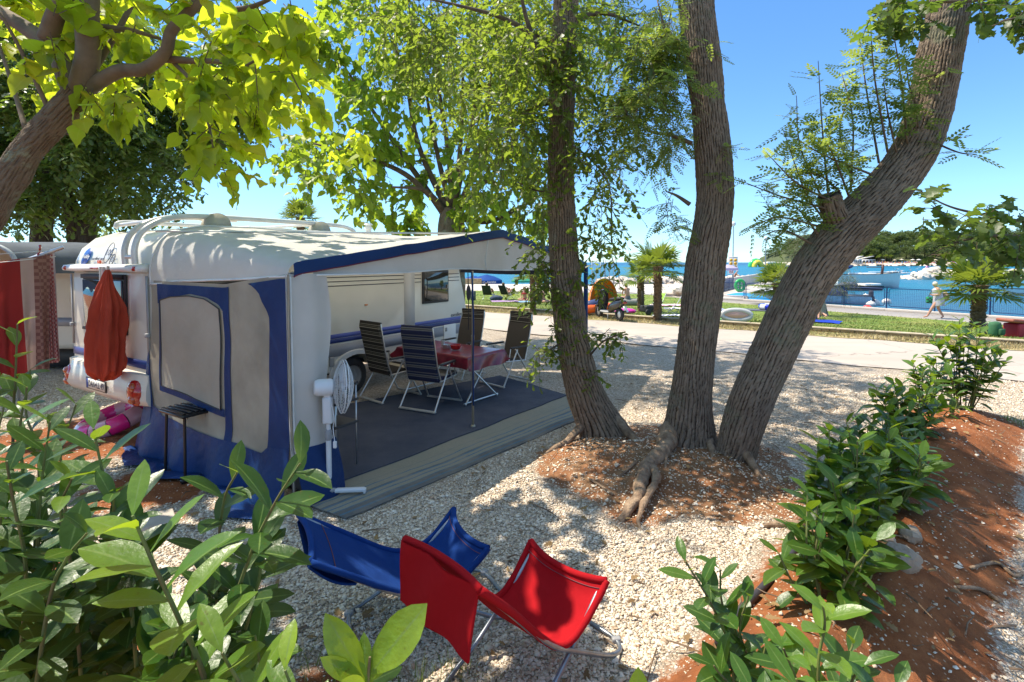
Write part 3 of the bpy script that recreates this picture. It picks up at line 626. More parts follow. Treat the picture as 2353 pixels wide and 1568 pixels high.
s = MB(); s.box((1.9, 1.05, 2.585), (.7, .7, .06), bev=.02); s.build('skylight', M_WHITE, cv, local=True)
s = MB(); s.tube([(5.8, .9, .42), (6.9, 1.05, .42)], .04, 8); s.tube([(5.8, 1.2, .42), (6.9, 1.05, .42)], .04, 8); s.tube([(6.75, 1.05, .42), (6.75, 1.05, .05)], .03, 8); s.build('drawbar', M_ALU, cv, local=True)
# ================================================================ awning
aw = thing('awning', 'blue and grey fabric awning with open front attached to the caravan', 'awning', C0, CZ)
def cloth(name, col, rough=.75, trans=0, var=.10, wv=700, wr=.35, sheen=0):
    m, nt, b = nodes(name); v = coords(nt)
    nt.links.new(mix(nt, ramp(nt, noise(nt, v, 1.6, 5), [(.35, 0.), (.7, 1.)]), col, tuple(x*(1-2*var) for x in col)), b.inputs['Base Color'])
    b.inputs['Roughness'].default_value = rough; b.inputs['Specular IOR Level'].default_value = .2; b.inputs['Sheen Weight'].default_value = sheen
    h = math_(nt, 'ADD', math_(nt, 'MULTIPLY', noise(nt, v, 2.6, 3), 4.), math_(nt, 'MULTIPLY', noise(nt, v, wv, 1), .15)); bump(nt, b, h, wr, .018)
    if trans:
        t = nd(nt, 'ShaderNodeBsdfTranslucent'); t.inputs['Color'].default_value = c4(col); ms = nd(nt, 'ShaderNodeMixShader'); ms.inputs[0].default_value = trans
        nt.links.new(b.outputs[0], ms.inputs[1]); nt.links.new(t.outputs[0], ms.inputs[2]); nt.links.new(ms.outputs[0], nt.nodes['Material Output'].inputs['Surface'])
    return m
M_ROOF = cloth('awning_roof_cloth', (.80, .775, .73), .5, .36); M_GREY = cloth('awning_grey_cloth', (.45, .40, .315), .85, .16, .2); M_LGREY = cloth('awning_pale_cloth', (.66, .63, .59), .7, .26)
M_AWB = cloth('awning_blue_cloth', (.010, .040, .145), .5, 0, .15); M_PIPE = M('white_piping', (.78, .77, .74), .5); M_SKIRT = cloth('mud_skirt_plastic', (.009, .042, .16), .32, 0, .2, wr=.6)
cw = np.array([(0, 1.87), (.0, 2.04), (.05, 2.22), (.16, 2.38), (.38, 2.47), (.8, 2.52), (2, 2.53), (3.3, 2.545), (4.5, 2.52), (5.25, 2.44), (5.5, 2.2)])
fw = np.array([(-.01, 1.975), (.0, 2.02), (.02, 2.055), (.08, 2.09), (.3, 2.12), (.75, 2.19), (1.8, 2.34), (3.35, 2.55), (4.5, 2.39), (5.6, 2.22), (6.3, 2.08)])
NS = 8; cs_ = spline(np.c_[cw, 0*cw[:, 0]], NS)[:, :2]; fs_ = spline(np.c_[fw, 0*fw[:, 0]], NS)[:, :2]
i0 = 7*NS; fs_[5*NS:i0+1] = np.array([ip(np.arange(5*NS, i0+1), [5*NS, 6*NS, i0], fw[5:8, k]) for k in (0, 1)]).T; fs_[i0:] = np.array([ip(np.arange(i0, len(fs_)), [i0, i0+NS, i0+2*NS, i0+3*NS], fw[7:, k]) for k in (0, 1)]).T
YF = -2.40; rows = []
for k in np.linspace(0, 1, 15):
    q = cs_*(1-k)+fs_*k; sag = -.045*math.sin(math.pi*k)*sm(q[:, 0], .5, 1.5)+.05*math.sin(math.pi*k)*(1-sm(q[:, 0], .05, .6))*sm(q[:, 1], 1.95, 2.1)
    wr_ = .012*fbm(np.stack([q[:, 0]*2.5, np.full(len(q), k*4), q[:, 1]*2], 1), 2); rows.append(np.stack([q[:, 0], np.full(len(q), YF*k), q[:, 1]+sag+wr_], 1))
rows = np.array(rows); s = MB(); s.grid(rows); s.build('roof', M_ROOF, aw, smooth=180, local=True)
s = MB(); s.tube(rows[:, 0]+[-.004, 0, 0], .011, 6); s.tube(rows[0]+[0, -.0, .008], .010, 6); s.build('piping', M_PIPE, aw, local=True)
# fascia along the front edge
fe = rows[-1][3*NS-4:]; low = fe.copy(); low[:, 2] -= .105; s = MB(); s.grid(np.array([fe+[0, -.012, .006], fe*.5+low*.5+[0, -.02, 0], low+[0, -.014, 0]])); s.build('fascia', M_AWB, aw, smooth=180, local=True)
s = MB(); s.tube(low+[0, -.016, 0], .006, 5); s.build('fascia_piping', M('maroon_piping', (.16, .02, .04), .6), aw, local=True)
lo2 = low[(low[:, 2] > 2.02) & (low[:, 0] < 6.0)]; sc_ = 1.985+.035*np.abs(np.sin((lo2[:, 0]-.75)*.98))**4; bt = lo2.copy(); bt[:, 2] = np.minimum(sc_, lo2[:, 2]-.004)
s = MB(); s.grid(np.array([lo2+[0, .012, .03], lo2*.5+bt*.5+[0, .03, 0], bt+[0, .0, 0]])); s.build('front_gable', M_LGREY, aw, smooth=180, local=True)
s = MB(); s.tube(bt+[0, -.004, 0], .009, 5); x = 2.93; s.tube(spline([(x, YF-.02, 2.0), (x-.02, YF-.014, 2.12), (x+.01, YF-.014, 2.25), (x+.04, YF-.014, 2.40)], 4), .008, 5); s.build('piping', M_PIPE, aw, local=True)
s = MB(); fv0 = np.array([[5.52, -.02, 2.06], [5.95, -1.0, 2.02], [6.26, YF+.02, 2.06]]); f_ = spline(fv0, 8); s.grid(np.array([f_, f_-[0, 0, .08], f_-[0, 0, .16]])); s.build('side_valance', M('valance_navy', (.03, .035, .06), .8), aw, smooth=180, local=True)
s = MB(); s.tube([(6.29, YF, 0), (6.29, YF, 2.05)], .045, 8); s.build('corner_post', M_AWB, aw, smooth=60, local=True)
# poles
def pole(x, y, z1, r=.016):
    s = MB(); s.tube([(x, y, .0), (x, y, 1.15)], r, 12); s.tube([(x, y, 1.15), (x, y, z1)], r*.78, 12); s.lathe([(r*1.3, 1.12), (r*1.3, 1.19)], 12, (x, y, 0)); s.lathe([(.03, 0), (.03, .02), (.018, .03)], 12, (x, y, .02))
    return s.build('pole', M('brass_pole', (.42, .36, .26), .3, .7, var=.1), aw, smooth=50, local=True)
p_ = pole(2.50, -2.50, 1.99)
s = MB(); s.tube(spline([(2.47, -2.51, 1.98), (2.475, -2.53, 1.4), (2.48, -2.52, .9), (2.48, -2.52, .3)], 5), .010, 6); s.build('strap', M_AWB, p_, local=True)
s = MB(); s.tube([(2.485, -2.44, 1.99), (2.47, -2.46, 1.7), (2.48, -2.45, 1.25)], .006, 5); s.ell((2.47, -2.46, 1.72), (.03, .03, .10)); s.build('cord', M('dark_cord', (.05, .045, .05), .8), p_, local=True)
s = MB(); s.tube([(0.05, -.03, 2.44), (3.35, -2.35, 2.5)], .013, 8); s.tube([(3.3, -.05, 2.48), (3.35, -2.36, 2.5)], .013, 8); s.tube([(.03, -2.36, 2.0), (3.35, -2.38, 2.46), (6.26, -2.38, 2.02)], .013, 8); s.tube([(.03, -2.37, .02), (.03, -2.37, 2.0)], .014, 8); s.build('inner_frame', M_ALU, aw, smooth=60, local=True)
# rear side wall: grey cloth with blue bands, window flap and a skirt spreading on the ground
def SX(w, z):
    w = np.asarray(w, float); z = np.asarray(z, float); n = fbm(np.stack([w*2.2, z*1.1, 0*w+5], -1), 3)
    return -.02-.018*n-.015*np.sin(w*7+z*1.2)*sm(w, .3, 2)*(1-sm(z, 1.5, 1.9))-(.10+.05*np.sin(w*9+1))*(1-sm(z, -.05, .55))
def band(name, ws, zb, zt, mat, off, nz=14, nw=None, parent=None):
    ws = np.linspace(ws[0], ws[1], nw or max(3, int((ws[1]-ws[0])/.04))); k = np.linspace(0, 1, nz)
    Z = np.array([zb(w)+(zt(w)-zb(w))*k for w in ws]); Wg = np.repeat(ws[:, None], nz, 1)
    s = MB(); s.grid(np.stack([SX(Wg, Z)-off, -Wg, Z], 2)); return s.build(name, mat, parent or aw, smooth=180, local=True)
f_ = lambda xs, ys: (lambda w: float(np.interp(w, xs, ys)))
cst = lambda c: (lambda w: c)
rz = f_([0, 1.46, 2.4], [1.875, 1.865, 1.97])
band('side_wall', (0.0, 2.43), cst(.3), lambda w: rz(w)+.03, M_GREY, 0, 40)
band('blue_band', (.17, 1.45), f_([.17, .3, .84, 1.15, 1.36, 1.45], [1.66, 1.71, 1.785, 1.76, 1.70, 1.62]), lambda w: rz(w)-.002, M_AWB, .006)
band('blue_band', (.19, .245), cst(.74), cst(1.72), M_AWB, .006, 20)
band('blue_band', (1.43, 1.535), cst(.30), lambda w: rz(w)-.002, M_AWB, .007, 30)
band('blue_band', (.2, 1.43), f_([.2, 1.43], [.73, .63]), f_([.2, 1.43], [.795, .705]), M_AWB, .010, 5)
zs = np.linspace(.30, 1.96, 50); wl_ = np.interp(zs, [.3, .45, 1.5, 1.62, 1.68, 1.76, 1.84, 1.9, 1.96], [2.10, 2.11, 2.15, 2.15, 2.12, 2.05, 2.01, 1.90, 1.80])
kk = np.linspace(0, 1, 8); Wg = wl_[:, None]+(2.395-wl_[:, None])*kk; Zg = np.minimum(np.repeat(zs[:, None], 8, 1), np.vectorize(rz)(Wg)); s = MB(); s.grid(np.stack([SX(Wg, Zg)-.007, -Wg, Zg], 2)); s.build('blue_band', M_AWB, aw, smooth=180, local=True)
fl = band('window_flap', (.25, 1.385), f_([.25, 1.385], [.79, .70]), f_([.25, .5, .84, 1.15, 1.385], [1.70, 1.745, 1.765, 1.745, 1.66]), cloth('flap_cloth', (.48, .43, .345), .8, .1, wr=.6), .014, 24)
s = MB(); q = [(w, f_([.25, .5, .84, 1.15, 1.385], [1.70, 1.745, 1.765, 1.745, 1.66])(w)) for w in np.linspace(.25, 1.385, 14)]+[(1.385, z) for z in np.linspace(1.6, .7, 10)]+[(w, .70+.09*(1.385-w)/1.135) for w in np.linspace(1.3, .25, 10)]+[(.25, z) for z in np.linspace(.85, 1.7, 10)]
s.tube([(float(SX(w, z))-.018, -w, z) for w, z in q], .006, 5); s.build('zip', M('dark_zip', (.05, .05, .055), .6), fl, local=True)
tp = f_([-.32, -.24, -.03, .0, .04, .2, .26, 1.0, 2.05, 2.12, 2.4], [.03, .3, 1.12, 1.15, .55, .52, .47, .42, .42, .48, .5])
band('mud_skirt', (-.32, 2.40), cst(.012), tp, M_SKIRT, .012, 18, 110)
gw = np.linspace(-.34, 2.5, 90); s = MB(); rw = []
for k in np.linspace(0, 1, 7):
    ln = .10+.12*(.5+.5*np.sin(gw*3.1+.6))+.05*fbm(np.stack([gw*4, 0*gw, 0*gw], 1), 2)
    rw.append(np.stack([SX(gw, 0*gw)-.012-ln*k, -gw, .012+.02*k*(1-k)*4*(.5+.5*np.sin(gw*13))+.03*np.abs(fbm(np.stack([gw*6, 0*gw+k*3, 0*gw], 1), 2))*k*(1-.5*k)+.02], 1))
s.grid(np.array(rw)); s.build('skirt_hem', M_SKIRT, aw, smooth=180, local=True)
# front wall, drawn back to the corner
def FP(x, z): return YF-.012+.018*np.sin(x*17+z*.8)-(.16*(1-sm(z, -.1, .6)))
def fpanel(name, x0, x1, z0, z1, mat, off):
    X, Z = np.meshgrid(np.linspace(x0, x1, 24), np.linspace(z0, z1, 30), indexing='ij'); X2 = X+.03*np.sin(Z*5)*(X-x0)/(x1-x0)
    s = MB(); s.grid(np.stack([X2, FP(X, Z)-off, Z], 2)); return s.build(name, mat, aw, smooth=180, local=True)
fpanel('front_wall', -.03, .40, .42, 2.0, M_LGREY, 0); fpanel('mud_skirt', .0, .43, .012, .48, M_SKIRT, .006)
s = MB(); s.tube([(0.01, FP(0, z)-.012, z) for z in np.linspace(.45, 1.98, 12)], .009, 6); s.build('piping', M_PIPE, aw, local=True)
# ---------------------------------------------------------------- carpet, mat
def Lp(pts): return [tuple(L2W(*p)[:2]) for p in pts]
m, nt, b = nodes('awning_carpet'); v = coords(nt)
nt.links.new(mix(nt, ramp(nt, noise(nt, v, 2.2, 6, .65), [(.3, 0.), (.7, 1.)]), (.062, .07, .098), (.10, .105, .13)), b.inputs['Base Color']); b.inputs['Roughness'].default_value = .95
b.inputs['Specular IOR Level'].default_value = .15; bump(nt, b, math_(nt, 'ADD', noise(nt, v, 300, 2), math_(nt, 'MULTIPLY', noise(nt, v, 3, 4), 2.5)), .5, .01)
def lay(name, pts, z, mat, n=40):
    """a laid cloth: bilinear sheet of four corners with slight waves, 5 mm thick"""
    p = [np.array(L2W(*q)) for q in pts]; u, w = np.meshgrid(np.linspace(0, 1, n), np.linspace(0, 1, n), indexing='ij'); u, w = u[..., None], w[..., None]
    S = p[0]*(1-u)*(1-w)+p[1]*u*(1-w)+p[2]*u*w+p[3]*(1-u)*w; S[..., 2] = z+.006*fbm(S*np.array([2.5, 2.5, 0]), 3)
    S[..., :2] += .022*np.stack([fbm(S*1.3, 2), fbm(S*1.3+7, 2)], 2)
    s = MB(); s.grid(S); s.at['across'] = np.r_[np.broadcast_to(w[..., 0], (n, n)).ravel(), np.zeros(8*(n-1))]; ed = np.concatenate([S[:, 0], S[-1, 1:], S[-2::-1, -1], S[0, -2:0:-1]]); s.grid(np.array([ed, ed-[0, 0, .012]]), closev=True); return s.build(name, mat, smooth=40)
tag(lay('carpet', [(.2, -2.36), (4.53, -2.84), (5.12, -1.2), (.3, .3)], .030, m), 'dark blue grey carpet covering the awning floor', 'carpet')
m, nt, b = nodes('woven_mat'); v = coords(nt); ac = nd(nt, 'ShaderNodeAttribute', attribute_name='across').outputs['Fac']; O_, T_, D_ = (.29, .275, .21), (.075, .16, .235), (.13, .13, .125)
ac = math_(nt, 'ADD', ac, math_(nt, 'MULTIPLY_ADD', noise(nt, v, 5, 3), .03, -.015)); c = ramp(nt, ac, [(0, D_), (.07, T_), (.10, D_), (.17, T_), (.185, O_), (.25, T_), (.27, O_), (.33, T_), (.36, D_), (.38, O_), (.47, T_), (.49, O_), (.60, (.2, .21, .19)), (.61, O_)]); nt.nodes[-1].color_ramp.interpolation = 'CONSTANT'
wv2 = noise(nt, v, 140, 2); c = mix(nt, ramp(nt, wv2, [(.35, .35), (.6, 0.)]), c, (.12, .12, .10))
nt.links.new(mix(nt, ramp(nt, noise(nt, v, 2.3, 6, .7), [(.45, 0.), (.75, .65)]), c, (.33, .28, .21)), b.inputs['Base Color']); b.inputs['Roughness'].default_value = .92; bump(nt, b, math_(nt, 'ADD', wv2, math_(nt, 'MULTIPLY', noise(nt, v, 4, 4), 3.)), .6, .012)
tag(lay('ground_mat', [(.08, -2.98), (4.3, -3.62), (4.65, -2.75), (.08, -2.2)], .016, m), 'faded green and blue striped woven mat along the awning front', 'mat')
# ================================================================ trees with trunks in view
BK_ASH = barkmat('ash_bark', (.33, .25, .18), (.045, .028, .018), (.20, .21, .13), .65)
BK_OAK = barkmat('oak_bark', (.35, .25, .17), (.045, .028, .017), (.24, .23, .16), .6)
BK_CAT = barkmat('catalpa_bark', (.25, .19, .13), (.13, .09, .06), (.34, .36, .24), .8)
BK_DARK = barkmat('dark_bark', (.11, .085, .065), (.05, .036, .028))
M_TWIG = M('twig', (.16, .11, .07), .85, var=.25, vs=9); M_TWIGG = M('green_twig', (.17, .17, .06), .7, var=.2)
def pxl(lst, Y): return [Q(a, b, Y if np.isscalar(Y) else Y[i]) for i, (a, b) in enumerate(lst)]
def trunk_px(name, cw, Y, mat, parent, **k):
    n = len(cw); Ys = np.full(n, Y) if np.isscalar(Y) else np.interp(np.linspace(0, 1, n), [0, 1], Y)
    pts = [Q(c[0], c[1], y) for c, y in zip(cw, Ys)]; rad = [c[2]/2/F*y for c, y in zip(cw, Ys)]
    seg = np.r_[0, np.cumsum(np.linalg.norm(np.diff(np.array(pts), axis=0), axis=1))]; rad = np.interp(np.linspace(0, seg[-1], 40), seg, rad)
    return bark_trunk(name, pts, rad, mat, parent, **k)
def limbs_(mat, par):
    for q in LB: w = MB(); limb(w, *q); w.build('limb', mat, par, smooth=180)
def root(mb, lst, z, r0, r1):
    p = [np.r_[G(a, b, .13)[:2], zz] for (a, b), zz in zip(lst, z)]; P = spline(p, 14); P = P+.018*np.stack([fbm(P*7, 2), fbm(P*7+5, 2), .6*fbm(P*7+9, 2)], 1); r = (r0+(r1-r0)*np.linspace(0, 1, len(P)))*(1+.28*fbm(P*11, 3)); a = np.arange(16)*2*np.pi/16; T, A, B = frames(P); q = P[:, None]+(r[:, None]*(1+.13*fbm(np.stack([np.cos(a)[None]*2.2+0*r[:, None], np.sin(a)[None]*2.2+0*r[:, None], 6*np.cumsum(np.r_[0, np.linalg.norm(np.diff(P, axis=0), axis=1)])[:, None]+0*a[None]], 2), 3)))[..., None]*(np.cos(a)[None, :, None]*A[:, None]+np.sin(a)[None, :, None]*B[:, None]); mb.grid(q, closev=True, caps=True)
b1 = G(1385, 985, .12); oak = thing('oak_tree', 'rough barked oak trunk standing closest to the awning, leafy shoots along it', 'tree', (b1[0], b1[1], 0))
trunk_px('trunk', [(1392, 1015, 132), (1380, 980, 112), (1345, 900, 90), (1318, 800, 82), (1305, 700, 79), (1293, 550, 70), (1289, 400, 63), (1292, 200, 61), (1300, 0, 60), (1312, -250, 54), (1330, -600, 45), (1340, -1000, 30)], b1[1], BK_OAK, oak, flare=(5, .14, .16, 1.0))
b2 = G(1582, 1010, .16); a2 = thing('ash_tree', 'thick upright ash trunk with deeply furrowed bark, middle of three', 'tree', (b2[0], b2[1], 0))
trunk_px('trunk', [(1580, 1045, 150), (1582, 1005, 122), (1590, 900, 97), (1600, 800, 92), (1619, 620, 97), (1638, 500, 86), (1642, 400, 85), (1622, 200, 80), (1598, 0, 82), (1578, -250, 75), (1560, -600, 60), (1550, -1000, 40)], b2[1], BK_ASH, a2, flare=(6, .13, .2, .4))
b3 = G(1690, 1050, .12); a3 = thing('ash_tree', 'leaning ash trunk curving up to the right, with a sawn limb stub', 'tree', (b3[0], b3[1], 0))
trunk_px('trunk', [(1672, 1095, 110), (1690, 1045, 92), (1717, 950, 100), (1780, 800, 104), (1853, 650, 108), (1930, 545, 112), (2020, 455, 104), (2098, 350, 98), (2138, 240, 92), (2165, 100, 90), (2180, 0, 86), (2190, -250, 80), (2180, -600, 62), (2170, -1000, 40)], b3[1], BK_ASH, a3, nA=130, flare=(5, .12, .2, 2))
Y3 = b3[1]
bark_trunk('limb_stub', [Q(1955, 545, Y3), Q(1925, 505, Y3-.05), Q(1910, 470, Y3-.1), Q(1905, 448, Y3-.12)], [.15, .13, .115, .11], BK_ASH, a3, nA=50)
bark_trunk('burr', [Q(2120, 320, Y3), Q(2150, 318, Y3-.03), Q(2168, 316, Y3-.04)], [.15, .12, .05], BK_ASH, a3, nA=40)
M_ROOT = M('root_wood', (.36, .25, .16), .9, var=.25, vs=13, bmp=.9, bs=45, bd=.02, col2=(.15, .09, .055))
for par, lst, z, r0, r1 in ((a2, [(1572, 985), (1540, 1020), (1518, 1058), (1478, 1092), (1470, 1128), (1425, 1168)], [.42, .27, .19, .16, .11, .0], .12, .03), (a2, [(1495, 1075), (1505, 1110), (1478, 1150), (1470, 1185)], [.17, .14, .09, .0], .045, .012), (a2, [(1530, 1040), (1490, 1050), (1440, 1080), (1400, 1085)], [.2, .15, .12, .02], .03, .01), (a2, [(1600, 985), (1632, 1035), (1645, 1090)], [.40, .20, .03], .07, .012),
                            (a2, [(1550, 1045), (1535, 1065), (1525, 1085)], [.12, .21, .10], .018, .010), (oak, [(1372, 975), (1310, 1000), (1215, 1038)], [.30, .10, -.02], .075, .012), (oak, [(1395, 980), (1440, 1000), (1500, 1035)], [.34, .17, .05], .075, .012), (a3, [(1690, 1045), (1740, 1080), (1775, 1120)], [.32, .13, .0], .06, .01)):
    rb = MB(); root(rb, lst, z, r0, r1); rb.build('root', M_ROOT, par, smooth=180)
# ---- foliage
LM_OAK = leafmat('oak_leaf', [(.035, .065, .014), (.06, .10, .022), (.11, .15, .03)], (.42, .55, .05), .5, .42, spec=.5)
LM_ASH = leafmat('ash_leaf', [(.05, .09, .024), (.095, .145, .038), (.17, .21, .06)], (.50, .62, .10), .55, .45)
LM_CAT = leafmat('catalpa_leaf', [(.04, .09, .012), (.09, .165, .018), (.20, .27, .02)], (.80, .92, .04), .62, .5, rib=(.22, .26, .07), spots=(.16, .10, .03))
LM_MAP = leafmat('maple_leaf', [(.03, .06, .014), (.06, .10, .02), (.10, .15, .03)], (.26, .40, .04), .4, .45)
LM_DARK = leafmat('evergreen_leaf', [(.04, .075, .018), (.07, .115, .026), (.12, .17, .04)], (.32, .46, .05), .38, .4)
def crown_px(lv, tw, cl, Y, dY, size, dens, nl, L, **k):
    for (a, b, r) in cl:
        y = Y+rng.uniform(-dY, dY); R_ = r/F*y
        sprays(lv, tw, Q(a, b, y), (R_, R_*1.1, R_), max(3, int(r*dens)), nl, size, L, **k)
def over(lv, tw, px, py, z, r, n, nl, size, L, **k):
    """an added leaf cluster, set toward the sun to shade a spot of ground"""
    c = G(px, py)+SUN*(z/SUN[2]); sprays(lv, tw, c, (r, r, r*.6), n, nl, size, L, **k); return c
lv = Leaves(); tw = MB(); Yo = b1[1]
crown_px(lv, tw, [(1100, 60, 110), (1000, 120, 90), (1180, 160, 100), (1060, 230, 90), (1150, 300, 90), (1220, 240, 75), (1100, 380, 70), (1200, 420, 70), (1350, 150, 70), (1370, 320, 50), (1395, 400, 40), (1390, 480, 45), (1365, 550, 35), (1405, 590, 25), (1240, 590, 30), (1260, 650, 25), (950, 50, 80),
              (880, 30, 60), (1440, 330, 40), (1430, 230, 50), (1470, 120, 50), (1420, 60, 70), (1200, 40, 90), (1300, 60, 60), (1210, 330, 60), (1140, 200, 80), (1230, 500, 45), (1350, 240, 50)], Yo, .9, .085, .42, 10, .40, droop=.8, var=(.1, .9))
crown_px(lv, tw, [(1290, 60, 50), (1280, 150, 45), (1320, 210, 40), (1270, 260, 45), (1310, 330, 35), (1265, 370, 40), (1255, 460, 30), (1330, 110, 45), (1240, 130, 60)], Yo-.35, .25, .085, .30, 9, .32, droop=.8, var=(.2, .95))
crown_px(lv, tw, [(1250, 610, 28), (1265, 660, 22), (1375, 655, 18), (1290, 700, 22), (1395, 770, 18), (1420, 775, 16), (1275, 770, 18), (1240, 815, 22), (1270, 800, 14), (1320, 640, 14), (1330, 750, 10), (1360, 860, 10)], Yo-.25, .1, .075, .5, 7, .22, droop=.5, var=(.3, .95))
LB = []
for q in ([(1295, 150), (1240, 90), (1150, 40), (1040, 10), (900, -20)], [(1292, 230), (1220, 250), (1120, 320)], [(1296, 60), (1380, 30), (1470, 60)], [(1290, 430), (1240, 440), (1190, 420)], [(1300, 330), (1350, 360), (1400, 430), (1405, 560)], [(1330, 850), (1380, 790), (1420, 770)], [(1300, 780), (1270, 800), (1240, 815)], [(1292, 250), (1215, 60), (1190, -60)]):
    LB.append((pxl(q, list(np.linspace(Yo, Yo+rng.uniform(-.5, .5), len(q)))), .045 if q[0][1] < 300 else .014, .008))
limbs_(M_TWIG, oak); OAK_LV, OAK_TW = lv, tw
lv = Leaves(); tw = MB()
crown_px(lv, tw, [(1530, 110, 60), (1510, 220, 55), (1535, 310, 42), (1480, 320, 45), (1550, 190, 30), (1465, 200, 50), (1505, 40, 60), (1440, 260, 40), (1555, 60, 35), (1500, 130, 50)], b2[1]+.1, .5, .17, .34, 8, .35, droop=.9, var=(.3, 1), hang=.8)
crown_px(lv, tw, [(1540, 470, 16), (1530, 500, 12), (1560, 520, 16), (1585, 515, 10), (1660, 395, 9), (1652, 340, 8)], b2[1]-.2, .05, .13, .28, 5, .18)
LB = []
for q in ([(1590, 330), (1540, 310), (1490, 300), (1440, 240)], [(1590, 165), (1530, 140), (1470, 130)], [(1600, 180), (1540, 100), (1510, 0)], [(1585, 470), (1555, 450), (1530, 440)]): LB.append((pxl(q, b2[1]), .025, .006))
limbs_(M_TWIG, a2); ASH_LV, ASH_TW = lv, tw
lv = Leaves(); tw = MB()
def shoot(lv, tw, q, Y, dY, size, gap, r0=.012, var=(.2, .9), hang=.5, tip=1):
    P = spline([Q(a, b, Y+dY*i/(len(q)-1)) for i, (a, b) in enumerate(q)], 10); tw.tube(P, np.linspace(r0, r0*.25, len(P)), 5)
    sg = np.r_[0, np.cumsum(np.linalg.norm(np.diff(P, axis=0), axis=1))]; n = int(sg[-1]*.85/gap)
    for i in range(n):
        s_ = sg[-1]*(.15+.85*i/max(1, n)); p = np.array([np.interp(s_, sg, P[:, k]) for k in range(3)]); d = unit(rand_dirs(1)[0]*[1, 1, .5]); m_ = rng.integers(1, 4)
        for _ in range(m_): dd = unit(rand_dirs(1)[0]*[1, .9, .5]+[0, 0, .35-hang*rng.random()]); lv.add(p+dd*.03, dd, rand_dirs(1)[0]*.6+[0, 0, 1], size*rng.uniform(.65, 1.2), rng.uniform(*var))
for q in ([(1905, 465), (1890, 300), (1880, 140)], [(1905, 460), (1830, 420), (1760, 350)], [(1900, 480), (1790, 450), (1700, 415)], [(1900, 480), (1840, 340), (1830, 220)], [(1955, 440), (1960, 280), (1935, 170)], [(2020, 375), (1990, 200), (1975, 80)], [(2040, 350), (2010, 180), (2000, 50)],
          [(2000, 400), (1900, 360), (1830, 320)], [(1880, 520), (1790, 500), (1720, 525)], [(1865, 560), (1800, 530), (1745, 545)], [(2085, 330), (2070, 180), (2050, 60)], [(2130, 320), (2200, 350), (2245, 355)], [(1890, 500), (1850, 440), (1800, 300)], [(1950, 450), (1920, 370), (1900, 330)], [(1930, 440), (1870, 400), (1770, 420)], [(2060, 350), (2040, 260), (2030, 180)], [(1880, 540), (1830, 480), (1760, 470)], [(1960, 420), (1930, 300), (1960, 200)], [(2110, 250), (2090, 200), (2080, 130)], [(2120, 180), (2150, 170), (2175, 150)], [(2120, 260), (2110, 290), (2105, 240)]):
    shoot(lv, tw, q, Y3-.15, rng.uniform(-.5, .35), .19, .04, var=(.1, .8))
A3_LV, A3_TW = lv, tw
# ---- catalpa leaning in at the upper left
Yc = 4.5; b = Q(-260, 1100, Yc); cat = thing('catalpa_tree', 'lichen spotted catalpa with big backlit yellow green leaves reaching over the caravan', 'tree', (b[0], b[1], 0))
trunk_px('trunk', [(-330, 1250, 95), (-150, 780, 82), (-60, 560, 74), (10, 430, 69), (60, 350, 64), (130, 270, 62), (185, 215, 64)], Yc, BK_CAT, cat, nA=70, amp=.006, flare=(5, .2, .3, 0))
LB = []
for q, r0, r1 in (([(180, 225), (202, 130), (200, 40), (205, -120)], .095, .08), ([(175, 225), (125, 120), (60, 65), (-30, 10)], .085, .055), ([(185, 215), (270, 165), (330, 160), (380, 120), (395, 70), (450, 10), (480, -60)], .06, .038), ([(370, 135), (440, 140), (500, 142), (570, 155)], .035, .012),
                   ([(110, 90), (130, 30), (170, -40)], .075, .06), ([(400, 145), (440, 190), (480, 290), (495, 380)], .018, .006), ([(210, 60), (300, 70), (370, 90)], .028, .015), ([(120, 270), (50, 120), (0, 30)], .02, .01), ([(60, 300), (30, 200), (-10, 80)], .022, .012), ([(160, 280), (170, 310), (140, 305)], .012, .006),
                   ([(190, 200), (260, 90), (330, -40)], .03, .02), ([(450, 20), (560, 20), (640, -10)], .03, .012), ([(560, 155), (620, 120), (680, 90)], .012, .006), ([(640, 100), (670, 170), (690, 210)], .009, .005)):
    LB.append((pxl(q, list(np.linspace(Yc, Yc+rng.uniform(-.35, .35), len(q)))), r0, r1, 12))
limbs_(M('catalpa_limb', (.22, .155, .10), .85, var=.2, vs=6, bmp=.5, bs=30, bd=.01), cat)
lv = Leaves(); tw = MB()
crown_px(lv, tw, [(60, 110, 60), (120, 60, 60), (60, 40, 60), (170, 110, 50), (260, 40, 70), (270, 130, 40), (330, 60, 70), (400, 40, 60), (420, 140, 60), (340, 120, 40), (480, 110, 60), (520, 40, 60), (560, 100, 60), (620, 60, 55), (600, 150, 45), (670, 110, 45), (660, 180, 35), (690, 200, 25), (540, 180, 40), (470, 190, 35), (230, 215, 35), (205, 195, 25), (270, 220, 25), (590, 215, 28), (560, 240, 25),
              (460, 180, 30), (470, 240, 28), (490, 300, 22), (500, 330, 25), (495, 395, 26), (515, 380, 20), (430, 215, 25), (700, 30, 30), (640, 0, 40), (200, 20, 50), (560, 0, 60)], Yc-.05, .55, .16, .066, 6, .26, droop=.8, hang=1.0, var=(.15, .95), trad=.005)
CAT_LV, CAT_TW = lv, tw
